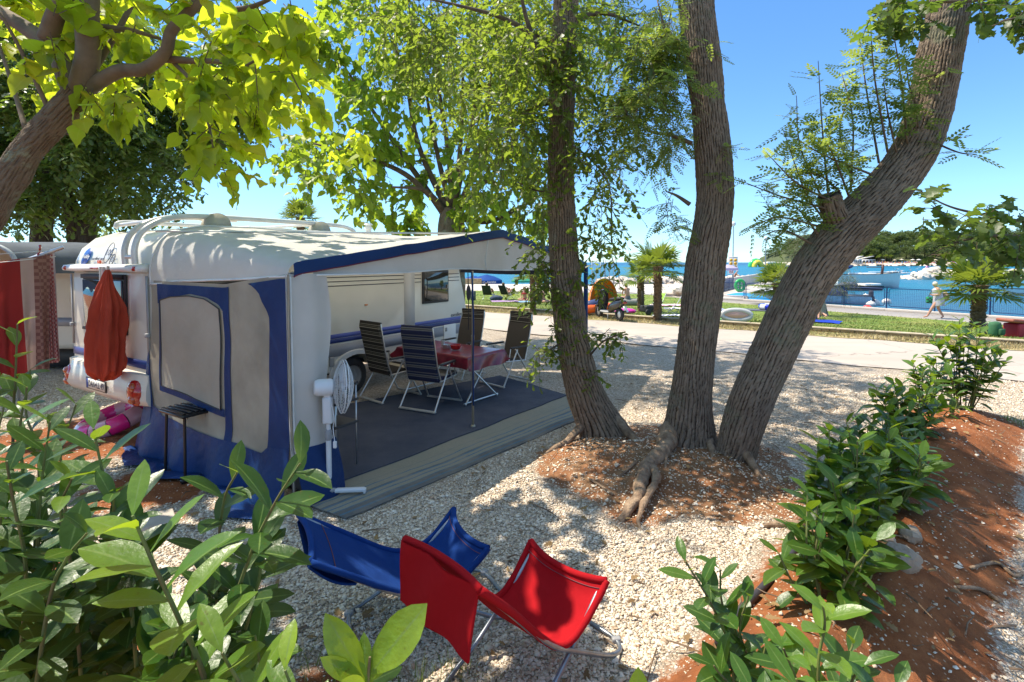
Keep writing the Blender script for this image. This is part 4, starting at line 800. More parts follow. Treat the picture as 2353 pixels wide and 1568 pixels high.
# ---- catalpa behind the awning
Ym = 12.6; b = Q(1035, 800, Ym); ca2 = thing('catalpa_tree', 'bright green many stemmed catalpa rising behind the awning roof', 'tree', (b[0], b[1], 0))
trunk_px('trunk', [(1035, 810, 85), (1035, 650, 72), (1037, 540, 66), (1040, 480, 60)], Ym, BK_CAT, ca2, nA=40, step=.05)
LB = []
for q in ([(1040, 490), (1030, 350), (1000, 150), (990, 0)], [(1045, 490), (1060, 300), (1065, 100)], [(1030, 490), (960, 330), (930, 170), (880, 40)], [(1050, 490), (1110, 330), (1130, 150)], [(1020, 480), (930, 400), (830, 360), (720, 330)], [(1050, 500), (1120, 510), (1190, 480), (1240, 450)], [(1030, 500), (980, 440), (900, 430)], [(1045, 480), (1150, 380), (1220, 250)], [(1035, 480), (1000, 330), (960, 100)], [(1025, 500), (880, 290), (790, 150)], [(1040, 480), (1090, 260), (1090, 40)]):
    LB.append((pxl(q, list(np.linspace(Ym, Ym+rng.uniform(-1.2, 1.2), len(q)))), .085, .02, 7))
limbs_(M_TWIG, ca2)
lv = Leaves(); tw = MB()
crown_px(lv, tw, [(700, 320, 45), (660, 345, 30), (760, 330, 60), (850, 310, 75), (800, 400, 60), (900, 420, 65), (850, 460, 40), (780, 150, 65), (760, 60, 60), (850, 80, 90), (930, 150, 90), (900, 230, 75), (1000, 250, 90), (1000, 60, 95), (1090, 330, 80), (1000, 400, 70), (1100, 450, 70), (1060, 500, 50), (1170, 480, 55), (1230, 500, 40), (950, 490, 40), (1180, 250, 80), (1100, 130, 95),
              (730, 110, 35), (1250, 350, 60), (930, 520, 25), (830, 200, 50), (720, 380, 35), (1200, 380, 60), (1120, 40, 90), (870, 0, 80), (760, 0, 60), (1210, 120, 70), (700, 40, 40)], Ym, 1.3, .22, .28, 7, .6, droop=.8, hang=.9, var=(.1, .9), trad=.008)
lv.build('crown', T_HEART, leafmat('catalpa_leaf_far', [(.04, .085, .014), (.09, .155, .02), (.19, .25, .03)], (.60, .80, .05), .5, .45), ca2, wood=tw)
# ---- dark evergreen mass at the back left
def mass_tree(label, Y, trunks, cl, dens, size, tpl, mat, bark, dY, L=.8, nl=9, name='evergreen_tree', base=None):
    b = Q(*trunks[0][0][0], Y); t = thing(name, label, 'tree', (b[0], b[1], 0))
    for q, w0, w1 in trunks:
        k = len(q); trunk_px('trunk', [(a, c, w0+(w1-w0)*i/(k-1)) for i, (a, c) in enumerate(q)], Y, bark, t, nA=36, step=.09, amp=.02, cell=(9, 9, 3))
    lv = Leaves(); crown_px(lv, None, cl, Y, dY, size, dens, nl, L, droop=.7, var=(.05, .9)); lv.build('crown', tpl, mat, t); return t
mass_tree('dark broad evergreen tree with several trunks beyond the grey awning', 15, [([(95, 740), (95, 540), (115, 430), (140, 250)], 52, 30), ([(185, 740), (170, 500), (150, 440), (190, 300)], 40, 24)],
          [(x+rng.uniform(-20, 20), y+rng.uniform(-20, 20), 60) for x in range(-40, 330, 55) for y in range(20, 470, 46)]+[(330, 300, 60), (360, 360, 55), (390, 430, 40), (350, 450, 40), (30, 470, 40), (300, 480, 35), (10, 400, 50)], .8, .19, T_OAK, LM_DARK, BK_DARK, 2.0)
mass_tree('dark evergreen tree with ivy covered trunk behind the caravan roof', 17, [([(212, 740), (205, 520), (215, 440), (230, 300)], 36, 22)],
          [(x+rng.uniform(-15, 15), y+rng.uniform(-15, 15), 55) for x in range(330, 540, 48) for y in range(150, 310, 46)]+[(420, 340, 45), (440, 300, 40), (470, 280, 40), (520, 230, 45), (560, 250, 25), (540, 60, 50), (570, 20, 40), (560, 120, 40), (560, 180, 45), (530, 290, 35), (500, 210, 50), (550, 240, 40), (480, 330, 35), (590, 230, 25), (400, 400, 35), (250, 460, 40)], .75, .2, T_OAK, LM_DARK, BK_DARK, 1.5)
bb = Q(240, 700, 19); bs_ = thing('bush', 'pale green bush between the dark trunks behind the caravan', 'bush', (bb[0], bb[1], 0)); lv = Leaves(); crown_px(lv, None, [(235, 530, 35), (270, 545, 30), (200, 550, 25), (235, 600, 45)], 19, .5, .16, .8, 7, .5); lv.build('foliage', T_OAK, LM_ASH, bs_)
s = MB(); limb(s, [(bb[0], bb[1], 0), (bb[0]+.1, bb[1], 2)], .1, .03); s.build('stem', M_TWIG, bs_)
# ---- maple whose branches come in from the right
mp = thing('maple_tree', 'maple standing beyond the picture edge with dark leafy branches reaching in', 'tree', (7.2, 4.6, 0)); bark_trunk('trunk', [(7.2, 4.6, -.1), (7.1, 4.6, 2), (6.9, 4.6, 4.5), (6.6, 4.6, 7.5)], [.24, .19, .16, .10], BK_DARK, mp, nA=40, step=.05)
lv = Leaves(); tw = MB(); LB = []
for q, r0, dY in (([(2700, 560), (2353, 510), (2240, 490), (2170, 470), (2100, 430)], .02, -.1), ([(2700, 580), (2353, 545), (2260, 545), (2190, 560), (2130, 590)], .018, .1), ([(2750, 600), (2353, 600), (2300, 610)], .015, 0), ([(2700, -40), (2353, -20), (2250, 0), (2100, 10), (2000, 40)], .03, .2), ([(2700, 10), (2353, 40), (2280, 60)], .015, -.2)): LB.append((pxl(q, list(np.linspace(4.6, 4.4+dY, len(q)))), r0, .004, 6))
limbs_(M_TWIG, mp)
crown_px(lv, tw, [(2140, 470, 22), (2170, 490, 26), (2200, 510, 28), (2240, 530, 32), (2290, 540, 35), (2330, 560, 35), (2200, 560, 25), (2160, 585, 20), (2250, 575, 22), (2310, 580, 24), (2345, 590, 20), (2120, 510, 15), (2270, 490, 25), (2340, 500, 30)], 4.4, .3, .095, .19, 6, .17, droop=.5, hang=.7, var=(.1, .8))
crown_px(lv, tw, [(2010, 45, 20), (2050, 35, 30), (2090, 20, 35), (2120, 40, 25), (2060, 0, 40), (2270, 20, 40), (2310, 40, 30), (2345, 50, 30), (2330, 10, 45), (2240, 0, 30)], 4.5, .25, .095, .2, 6, .17, droop=.5, hang=.7, var=(.1, .8))
MAP_LV, MAP_TW = lv, tw
# ---- leaf clusters added to the crowns, placed to cast shade on chosen spots: (spot on the ground, height, radius, twigs)
for px, py, z, r, n in ((1500, 790, 7.2, 1.3, 95), (1620, 830, 7, 1.2, 90), (1750, 800, 7.4, 1.1, 80), (1450, 880, 6.6, 1.0, 75), (1600, 920, 6.8, .9, 65), (1850, 840, 7.2, 1.1, 75), (1700, 880, 7, 1, 65), (1230, 790, 7.4, 1.0, 60), (1340, 760, 7.6, 1.0, 60), (1820, 900, 6.6, .9, 50), (1300, 820, 6.8, .9, 45), (1880, 960, 6, .8, 45), (1750, 960, 6.4, .8, 40), (1950, 880, 7, .8, 40), (1400, 780, 7.4, 1.0, 45)):
    over(OAK_LV, OAK_TW, px, py, z, r, n, 10, .1, .45, droop=.6)
for px, py, z, r, n in ((1250, 790, 10.5, 1.2, 70), (1420, 830, 10.5, 1.2, 75), (1560, 800, 10.5, 1.3, 80), (1680, 850, 10, 1.1, 70), (1790, 820, 10.5, 1.2, 70), (1480, 900, 10, 1.0, 55), (1640, 920, 9.5, .9, 50), (1880, 880, 10, 1.0, 55), (1900, 950, 9.5, .8, 40)):
    over(OAK_LV, None, px, py, z, r, n, 10, .13, .5, droop=.6)
for px, py, z, r, n in ((2050, 1150, 7, .7, 34), (2200, 1100, 7, .9, 36), (2150, 1300, 6.5, .6, 26), (2300, 1300, 6.5, .6, 24), (2250, 1480, 6, .5, 18), (1980, 1050, 7, .7, 26), (1450, 1190, 6.4, .5, 12)):
    over(ASH_LV, ASH_TW, px, py, z, r, n, 8, .18, .4, droop=.6)
for px, py, z, r, n in ((700, 1320, 5.8, .5, 11), (800, 1400, 5.6, .5, 11), (950, 1500, 5.4, .5, 10), (900, 1280, 6, .4, 7), (1150, 1300, 6, .4, 7), (1200, 1440, 5.6, .4, 7), (1050, 1220, 6.2, .45, 8), (1300, 1180, 6.4, .45, 8), (450, 1150, 5.2, .6, 14), (300, 1100, 5, .6, 14), (600, 1230, 5.4, .5, 9), (700, 1500, 5.2, .5, 10), (200, 1000, 5, .6, 14), (430, 940, 5, .5, 12), (560, 900, 5.2, .4, 8)):
    over(CAT_LV, CAT_TW, px, py, z, r, n, 7, .2, .4, droop=.8, trad=.005)
for q, r, n in (((-.38, 2.05, .7), .30, 12), ((-2.7, 5.0, 1.5), .5, 14), ((-3.3, 5.3, 1.2), .5, 14), ((-2.3, 4.6, 1.0), .4, 8), ((.0, 2.5, .4), .2, 4)):  # sprays added overhead to shade the red chair flap and awning side wall
    sprays(CAT_LV, CAT_TW, np.array(q)+SUN*4.4, (r, r, r*.6), n, 7, .2, .4, droop=.8, trad=.005)
for x, y in ((.5, -.7), (.9, -1.5), (1.3, -.9), (1.6, -1.6), (.4, -1.9), (2.2, -1.7), (1.9, -.6)):
    sprays(CAT_LV, CAT_TW, L2W(x, y, 2.4)+SUN*rng.uniform(1.5, 2.2), (.28, .28, .22), 6, 6, .17, .3, droop=.9, trad=.004)
OAK_LV.build('crown', T_OAK, LM_OAK, oak, wood=OAK_TW); ASH_LV.build('crown', T_PINNATE, LM_ASH, a2, wood=ASH_TW); A3_LV.build('crown', T_PINNATE, LM_ASH, a3, wood=A3_TW)
CAT_LV.build('crown', T_HEART, LM_CAT, cat, wood=CAT_TW); MAP_LV.build('crown', T_MAPLE, LM_MAP, mp, wood=MAP_TW)
bw_ = thing('evergreen_tree', 'evergreen standing behind the photographer at the left, mirrored in the caravan window', 'tree', (-9.5, .5, 0)); bark_trunk('trunk', [(-9.5, .5, -.1), (-9.4, .5, 3), (-9.3, .6, 6)], [.3, .24, .12], BK_DARK, bw_, nA=30, step=.1)
lv = Leaves()
for k in range(22): sprays(lv, None, np.array([-9.5, .5, 3.2])+rng.normal(0, 1, 3)*[1.5, 1.9, 1.5], (.9, .9, .8), 30, 8, .22, .7, droop=.6)
lv.build('crown', T_OAK, LM_DARK, bw_)
# ================================================================ laurels
LM_LAU = leafmat('laurel_leaf', [(.012, .038, .010), (.026, .078, .013), (.065, .15, .018), (.20, .30, .025)], (.09, .20, .015), .30, .36, rib=(.16, .24, .06), spots=(.10, .065, .02), spec=.42, t1=(.62, .80, .03))
M_STEMG = M('laurel_stem', (.16, .20, .05), .6, var=.25, vs=7, col2=(.13, .085, .045))
def lstem(lv, wd, P, size, gap, var, r0=.007, start=.12, tiplight=.35, up=.35):
    """a laurel shoot: leaves alternate up a stem"""
    P = spline(P, 8) if len(P) > 2 else spline([P[0], (np.array(P[0])+P[1])/2+rng.normal(0, .015, 3), P[1]], 8)
    wd.tube(P, np.linspace(r0, r0*.45, len(P)), 6); sg = np.r_[0, np.cumsum(np.linalg.norm(np.diff(P, axis=0), axis=1))]; n = max(3, int(sg[-1]*(1-start)/gap)); ph = rng.uniform(0, 6.28)
    for i in range(n):
        f = i/max(1, n-1); s_ = sg[-1]*(start+(1-start)*f); p = np.array([np.interp(s_, sg, P[:, k]) for k in range(3)]); t = unit(np.array([np.interp(min(s_+.02, sg[-1]), sg, P[:, k]) for k in range(3)])-np.array([np.interp(s_-.02, sg, P[:, k]) for k in range(3)]))
        a = ph+i*2.4+rng.normal(0, .3); h = unit(np.cross(t, [.3, .9, .2])); g = np.cross(t, h); o = h*math.cos(a)+g*math.sin(a)
        e = .35+up*f+.9*max(0, f-.75); d = o+t*e; d[2] += .05-.25*(1-f)*rng.random(); N = t*1.0+[0, 0, .6]-o*.15+rng.normal(0, .15, 3)
        lv.add(p, d, N, 1.12*size*rng.uniform(.75, 1.1)*(1-.35*max(0, f-.8)/.2), var+rng.normal(0, .08)+tiplight*max(0, f-.7)/.3*rng.random())
def laurel(label, base, group=None):
    return thing('laurel_shrub', label, 'shrub', (base[0], base[1], float(hgt(base[0], base[1]))), 0, group), Leaves(), MB()
def fin(t, lv, wd): wd.build('stem', M_STEMG, t, smooth=60); lv.build('foliage', T_LAUREL, LM_LAU, t)
def bx3(lst): return [Q(a, b, y) for a, b, y in lst]
GL = 'laurel shrubs of the hedge beside the pitch'
# big shrubs close to the camera at the left
t, lv, wd = laurel('large glossy laurel closest to the camera with lit yellow green top shoot', (-.75, 1.25), GL)
lstem(lv, wd, bx3([(560, 1900, 1.35), (470, 1560, 1.28), (410, 1420, 1.25), (350, 1290, 1.22), (305, 1185, 1.20)]), .195, .034, .68, .008, .2)
lstem(lv, wd, bx3([(640, 1900, 1.25), (580, 1640, 1.15), (510, 1500, 1.1)]), .17, .04, .74, .007, .35); lstem(lv, wd, bx3([(760, 1900, 1.2), (690, 1640, 1.12), (655, 1540, 1.1)]), .14, .035, .75, .006, .4)
for k in range(7):
    x = rng.uniform(330, 620); lstem(lv, wd, bx3([(x+rng.uniform(-30, 60), 1900, 1.5), (x, 1640, 1.4), (x+rng.uniform(-60, 60), rng.uniform(1390, 1500), 1.35)]), .15, .04, .38, .007, .3, .15)
fin(t, lv, wd)
t, lv, wd = laurel('dark laurel with upright shoots in front of the blue awning corner', (-.95, 1.62), GL)
lstem(lv, wd, bx3([(480, 1800, 1.6), (520, 1470, 1.52), (570, 1290, 1.48), (630, 1160, 1.45), (690, 1065, 1.42)]), .155, .036, .22, .007, .35, .2)
lstem(lv, wd, bx3([(480, 1800, 1.75), (495, 1450, 1.7), (500, 1280, 1.66), (515, 1150, 1.63), (545, 1085, 1.6)]), .15, .038, .18, .007, .35, .45)
lstem(lv, wd, bx3([(450, 1800, 1.7), (560, 1460, 1.6), (600, 1300, 1.58), (590, 1210, 1.55)]), .15, .036, .30, .007, .4, .45)
for k in range(6):
    x = rng.uniform(400, 560); lstem(lv, wd, bx3([(x, 1800, 1.8), (x, 1550, 1.75), (x+rng.uniform(-50, 50), rng.uniform(1280, 1420), 1.7)]), .145, .04, .2, .007, .25, .15)
fin(t, lv, wd)
t, lv, wd = laurel('dense laurel at the left edge with olive new leaves above the pink float', (-1.6, 1.75), GL)
lstem(lv, wd, bx3([(330, 1750, 1.75), (300, 1380, 1.66), (270, 1200, 1.62), (235, 1080, 1.6), (215, 985, 1.58)]), .16, .038, .25, .007, .25, .7)
for q in ([(120, 1750, 1.9), (90, 1300, 1.8), (95, 1120, 1.78), (115, 970, 1.76)], [(60, 1700, 2.0), (55, 1150, 1.95), (45, 1000, 1.92), (62, 890, 1.9)], [(20, 1700, 1.7), (60, 1350, 1.6), (30, 1150, 1.55), (15, 1060, 1.52)], [(200, 1750, 1.7), (170, 1350, 1.6), (140, 1180, 1.58), (165, 1100, 1.55)], [(60, 1750, 1.5), (110, 1400, 1.4), (150, 1290, 1.38), (200, 1225, 1.36)]):
    lstem(lv, wd, bx3(q), .15, .036, .28, .007, .25, .5)
for k in range(16):
    x = rng.uniform(-90, 330); lstem(lv, wd, bx3([(x, 1800, 1.9), (x+rng.uniform(-30, 30), 1500, 1.8), (x+rng.uniform(-70, 70), rng.uniform(1080, 1400), rng.uniform(1.5, 1.85))]), .145, .042, .2, .007, .2, .25)
fin(t, lv, wd)
t, lv, wd = laurel('slender laurel at the left edge in front of the drying towels', (-2.5, 2.5), GL)
for q in ([(20, 1600, 2.6), (30, 1000, 2.55), (35, 880, 2.5), (40, 745, 2.45)], [(-30, 1600, 2.6), (-30, 1000, 2.5), (-15, 850, 2.5)], [(60, 1600, 2.6), (90, 1100, 2.5), (60, 950, 2.5), (70, 850, 2.5)], [(140, 1600, 2.5), (150, 1150, 2.45), (140, 1040, 2.42), (175, 930, 2.4)], [(-40, 1600, 2.4), (-20, 1100, 2.3), (10, 930, 2.3)]):
    lstem(lv, wd, bx3(q), .15, .055, .3, .008, .45, .5)
fin(t, lv, wd)
T_LAURELN = leaf_strip([.012, .03, .09, .14, .165, .17, .15, .10, .004], .08, .22, .008)
# bright sprig rising at the bottom edge
t, lv, wd = laurel('bright yellow green laurel sprig rising below the two deckchairs', (-.3, .98), GL)
b = Q(845, 1572, .98); wd.tube([Q(850, 2100, 1.05), Q(842, 1700, 1.0), b, Q(850, 1510, .98)], [.006, .005, .004, .0025], 6)
for (x, y, yy, s_, v) in ((745, 1420, .97, .165, .95), (732, 1508, .95, .125, .9), (975, 1402, .97, .175, .95), (922, 1408, 1.0, .155, .9), (838, 1452, 1.0, .10, .85), (930, 1530, 1.05, .12, .4), (900, 1440, 1.06, .15, .35), (790, 1560, .93, .1, .8), (810, 1470, 1.06, .1, .5)):
    p = Q(x, y, yy); d = p-b; lv.add(b+rng.normal(0, .004, 3), d, np.array([-.05, -.75, .6]), float(np.linalg.norm(d)), v)
wd.build('stem', M_STEMG, t, smooth=60); lv.build('foliage', T_LAURELN, LM_LAU, t)
t, lv, wd = laurel('tip of a small laurel leaf pair at the bottom edge right of the red chair', (.27, 1.0), GL)
b = Q(1465, 1640, 1.0); wd.tube([Q(1465, 2100, 1.05), b], .004, 6)
for x, y in ((1468, 1538), (1440, 1590), (1500, 1600)): p = Q(x, y, 1.0); lv.add(b, p-b, [0, -.7, .6], float(np.linalg.norm(p-b)), .95)
fin(t, lv, wd)
# the hedge row at the right
def bush(label, px, py, ht, rad, nst, seed, size=.14, var=.22, gap=.04, tl=.35, lean=(0, 0)):
    g = G(px, py, .2); t, lv, wd = laurel(label, g, GL); z0 = float(hgt(g[0], g[1]))-.03
    rad *= .74; nst = int(nst*.66); var += .17
    for k in range(nst):
        size = size if k else size*1.1; a = rng.uniform(0, 6.28); r = rad*rng.random()**.6; h = ht*rng.uniform(.6, 1.05)*(1-.35*(r/rad)**2); st = np.array([g[0]+.07*math.cos(a), g[1]+.07*math.sin(a), z0]); e = np.array([g[0]+lean[0]+r*math.cos(a), g[1]+lean[1]+r*math.sin(a), z0+h])
        mid_ = st*.45+e*.55; mid_[:2] = st[:2]*.5+e[:2]*.5+rng.normal(0, .03, 2); lstem(lv, wd, [st, mid_, e], size, gap, var+rng.uniform(-.1, .12), .008, .22, tl)
    fin(t, lv, wd)
bush('bushy laurel at the far end of the red earth bank beside the road', 2215, 935, 1.22, .6, 34, 1, .17, .30, .05, .35)
bush('laurel on the bank just left of the tallest end shrub', 2130, 905, .8, .5, 24, 2, .16, .28, .05)
bush('dark low laurel on the red bank, third from the road', 2085, 1010, .75, .5, 30, 3, .16, .18)
bush('dark drooping laurel midway along the red bank', 2020, 1130, .75, .48, 30, 4, .16, .16, .042, .3)
bush('laurel with broad lit leaves midway along the red bank', 2030, 1190, .72, .42, 20, 5, .17, .32)
bush('dense dark laurel beside the pale rocks on the red bank', 1935, 1340, .82, .36, 30, 6, .16, .2)
bush('glossy laurel behind the black hose on the red bank', 1890, 1430, .66, .36, 20, 7, .15, .22)
bush('small laurel filling the gap below the tallest end shrub', 2150, 960, .5, .36, 16, 8, .14, .3)
bush('small laurel between the two dark low shrubs on the bank', 2055, 1065, .52, .36, 16, 9, .14, .26)
bush('low laurel with pale young tips just behind the dense dark shrub', 1975, 1250, .5, .30, 14, 10, .14, .34)
t, lv, wd = laurel('open dark laurel over the white gravel at the lower right', (.95, 1.85), GL)
for q in ([(1720, 1900, 1.9), (1680, 1520, 1.86), (1640, 1400, 1.84), (1575, 1290, 1.82)], [(1720, 1900, 1.95), (1700, 1500, 1.92), (1660, 1390, 1.92), (1655, 1310, 1.9)], [(1740, 1900, 1.9), (1725, 1560, 1.88), (1700, 1450, 1.86), (1720, 1370, 1.84)], [(1750, 1900, 1.8), (1740, 1600, 1.78), (1760, 1480, 1.76)], [(1700, 1900, 1.8), (1690, 1620, 1.75), (1640, 1530, 1.74)]):
    lstem(lv, wd, bx3(q), .145, .038, .30, .007, .25, .4)
fin(t, lv, wd)
t, lv, wd = laurel('bright lit laurel with fresh yellow green rosette at the lower right', (1.1, 1.62), GL)
for q, v in (([(1900, 1900, 1.7), (1880, 1560, 1.66), (1895, 1440, 1.64), (1890, 1385, 1.62)], .72), ([(1900, 1900, 1.7), (1840, 1600, 1.66), (1800, 1490, 1.64)], .5), ([(1930, 1900, 1.7), (1950, 1600, 1.66), (1985, 1530, 1.62)], .35), ([(1850, 1900, 1.55), (1850, 1680, 1.52), (1830, 1560, 1.5)], .55), ([(1980, 1900, 1.6), (2020, 1680, 1.55), (2060, 1580, 1.52)], .4), ([(1800, 1900, 1.5), (1760, 1680, 1.46), (1730, 1590, 1.45)], .5), ([(1920, 1900, 1.8), (1940, 1560, 1.8), (1960, 1480, 1.8)], .3)):
    lstem(lv, wd, bx3(q), .145, .034, v, .007, .3, .3)
fin(t, lv, wd)
# ---- small things on the ground
M_STICK = M('dry_stick', (.24, .16, .10), .9, var=.3, vs=12); sk = MB()
for i in range(330):
    Y = .9+7.5*rng.random()**1.3; X = rng.uniform(-.95, 1.05)*Y
    if under_awning(np.array(X), np.array(Y)) > .2: continue
    z = float(hgt(X, Y)); a = rng.uniform(0, 6.28); l = rng.lognormal(-2.3, .6); d = np.array([math.cos(a), math.sin(a), 0]); p = np.array([X, Y, z+.02])
    sk.tube([p, p+d*l*.5+rng.normal(0, .012, 3)+[0, 0, .012], p+d*l+rng.normal(0, .01, 3)], [rng.uniform(.0025, .007)]*2+[.002], 4)
tag(sk.build('fallen_sticks', M_STICK, smooth=60), kind='stuff')
lv = Leaves(); n = 900; Y = .9+8*rng.random(n)**1.2; X = rng.uniform(-.95, 1.05, n)*Y; k = under_awning(X, Y) < .3; X, Y = X[k], Y[k]; N = np.tile([0, 0, 1.], (len(X), 1))+rng.normal(0, .35, (len(X), 3))
lv.add(np.stack([X, Y, hgt(X, Y)+.025], 1), rand_dirs(len(X))*[1, 1, .15], N, rng.uniform(.025, .075, len(X)), rng.random(len(X)))
tag(lv.build('fallen_leaves', T_OAK, leafmat('dead_leaf', [(.22, .13, .05), (.34, .22, .09), (.16, .09, .04)], (.4, .25, .08), .2, .7), None), kind='stuff')
def blade_tuft(name, cx, cy, r, n, h, cols):
    a = rng.uniform(0, 6.28, n); q = r*np.sqrt(rng.random(n)); x = cx+q*np.cos(a); y = cy+q*np.sin(a); P = np.stack([x, y, hgt(x, y)], 1); hh = h*rng.uniform(.4, 1.2, n); w = rng.uniform(.0015, .0035, n); b_ = rng.uniform(0, 6.28, n)
    dx = np.stack([np.cos(b_), np.sin(b_), 0*b_], 1)*w[:, None]; ln = np.stack([rng.normal(0, .35, n)*hh, rng.normal(0, .35, n)*hh, 0*hh], 1); V = np.stack([P-dx, P+dx, P+ln*.4+[0, 0, 1]*hh[:, None]*.6+dx*.6, P+ln*.4+[0, 0, 1]*hh[:, None]*.6-dx*.6, P+ln+[0, 0, 1]*hh[:, None]], 1)
    f = np.arange(n)[:, None]*5; mb = MB(); mb.add(V.reshape(-1, 3), f+np.array([[0, 1, 2, 3]])); mb.f.append((f+np.array([[3, 2, 4]]), 0)); mb.at['var'] = np.repeat(rng.random(n), 5); return mb
MGR = leafmat('weed_grass', [(.06, .10, .02), (.14, .19, .04), (.30, .27, .12)], (.3, .4, .06), .3, .6); tufts = MB(); av = []
for cx, cy, r, n in ((-.65, 2.0, .5, 900), (-.35, 2.3, .3, 300), (-1.2, 2.2, .5, 500), (.0, 1.7, .3, 300), (5.6, 4.9, .35, 200), (6.6, 6.4, .3, 200), (-.5, 1.7, .4, 500)):
    q = blade_tuft('', cx, cy, r, n, .11, None); n0 = tufts.n; tufts.v += q.v; tufts.f += [(f+n0, m_) for f, m_ in q.f]; tufts.n += q.n; av.append(q.at['var'])
tufts.at['var'] = np.concatenate(av); tag(tufts.build('weeds', MGR), kind='stuff')
M_ROCK = M('pale_rock', (.40, .31, .23), .9, var=.18, vs=4, bmp=.8, bs=18, bd=.03)
def rockmesh(r, seed, n=22, m=14):
    th = np.linspace(.02, np.pi-.02, m); a = np.arange(n)*2*np.pi/n; V = np.stack([np.sin(th)[:, None]*np.cos(a), np.sin(th)[:, None]*np.sin(a), np.repeat(np.cos(th)[:, None], n, 1)], 2)
    f1, f2 = worley(V.reshape(-1, 3)*1.25+seed*3.1); k = (.72+.45*f1).reshape(m, n)+.10*fbm(V*2.5+seed, 3); V = V*k[..., None]*np.array(r); s = MB(); s.grid(V, closev=True, caps=True); return s
for i, (px, py, r, lab) in enumerate(((2068, 1362, (.125, .085, .07), 'large pale limestone rock low on the red bank'), (2090, 1275, (.09, .07, .055), 'squarish tan rock behind the larger rock on the bank'), (2030, 1300, (.075, .05, .05), 'small flat rock half hidden by the dense laurel'))):
    g = G(px, py, .15); o = rockmesh(r, i+2).build('rock', M_ROCK, smooth=32); z = float(hgt(g[0], g[1])); o.location = (g[0], g[1], z+r[2]*.35); o.rotation_euler = (.1, .1, .8*i); tag(o, lab, 'rock', 'rocks on the red bank')
s = MB(); g = [G(1855, 1255, .12), G(1800, 1325, .1), G(1740, 1400, .06), G(1690, 1480, .04), G(1650, 1560, .03)]
for p in g: p[2] = float(hgt(p[0], p[1]))+.03
s.tube(spline(g, 6), .022, 10); tag(s.build('hose', M('black_hose', (.05, .045, .05), .5, var=.2), smooth=180), 'black irrigation hose lying along the foot of the red bank', 'hose')
s = MB(); g = [G(1755, 1208, .05), G(1800, 1206, .05), G(1860, 1212, .05)]
for p in g: p[2] = float(hgt(p[0], p[1]))+.02
s.tube(spline(g, 6), [.03*(1-.5*abs(i/6-1)) for i in range(13)], 7); tag(s.build('driftwood', M_ROOT, smooth=180), 'flat brown piece of bark lying on gravel beside the bank', 'wood')
for i, pts in enumerate(([(2230, 1322), (2290, 1290), (2330, 1310), (2353, 1300)], [(2200, 1380), (2250, 1360), (2300, 1375)], [(1355, 1090), (1385, 1110), (1410, 1125)])):
    q = [G(a, b, .1) for a, b in pts]
    for p in q: p[2] = float(hgt(p[0], p[1]))+.015
    s = MB(); s.tube(spline(q, 6), .012, 6); tag(s.build('exposed_root', M_ROOT, smooth=180), ['crooked root lying on the bank at the right edge', 'thin straight root lying on the red bank below the crooked one', 'short pale root lying on the soil before the trees'][i], 'root')
# ================================================================ chairs and table under the awning
def stripes(name, base, stops, per, rough=.85, zmin=None):
    m, nt, b = nodes(name); v = coords(nt); sx = nd(nt, 'ShaderNodeSeparateXYZ'); nt.links.new(v, sx.inputs[0])
    f = math_(nt, 'FRACT', math_(nt, 'MULTIPLY', sx.outputs[2], 1/per)); r = ramp(nt, f, stops); nt.nodes[-1].color_ramp.interpolation = 'CONSTANT'
    if zmin is not None: r = mix(nt, math_(nt, 'GREATER_THAN', sx.outputs[2], zmin), base, r)
    n = noise(nt, v, 90, 3); nt.links.new(mix(nt, math_(nt, 'MULTIPLY', n, .3), r, (.05, .045, .04)), b.inputs['Base Color']); b.inputs['Roughness'].default_value = rough
    b.inputs['Specular IOR Level'].default_value = .2; bump(nt, b, noise(nt, v, 160, 2), .5, .006); return m
K_, C_ = (.045, .038, .032), (.50, .45, .35)
MS1 = stripes('brown_cream_stripe', K_, [(0, K_), (.42, C_), (.52, K_), (.66, (.2, .18, .13)), (.76, K_), (.9, C_), (.96, K_)], .105)
MS2 = stripes('navy_grey_stripe', K_, [(0, (.022, .027, .075)), (.34, (.24, .235, .23)), (.42, (.10, .095, .09)), (.55, (.27, .26, .25)), (.62, (.022, .027, .075)), (.8, (.19, .18, .175)), (.9, (.022, .027, .075))], .135)
MS3 = stripes('dark_brown_fabric', (.115, .095, .075), [(0, (.06, .05, .042)), (.4, C_), (.47, (.04, .034, .028)), (.6, C_), (.66, (.04, .034, .028)), (.85, C_), (.9, (.04, .034, .028))], .13, zmin=1.0)
M_ALUB = M('brushed_alu', (.66, .65, .63), .32, .9, var=.08)
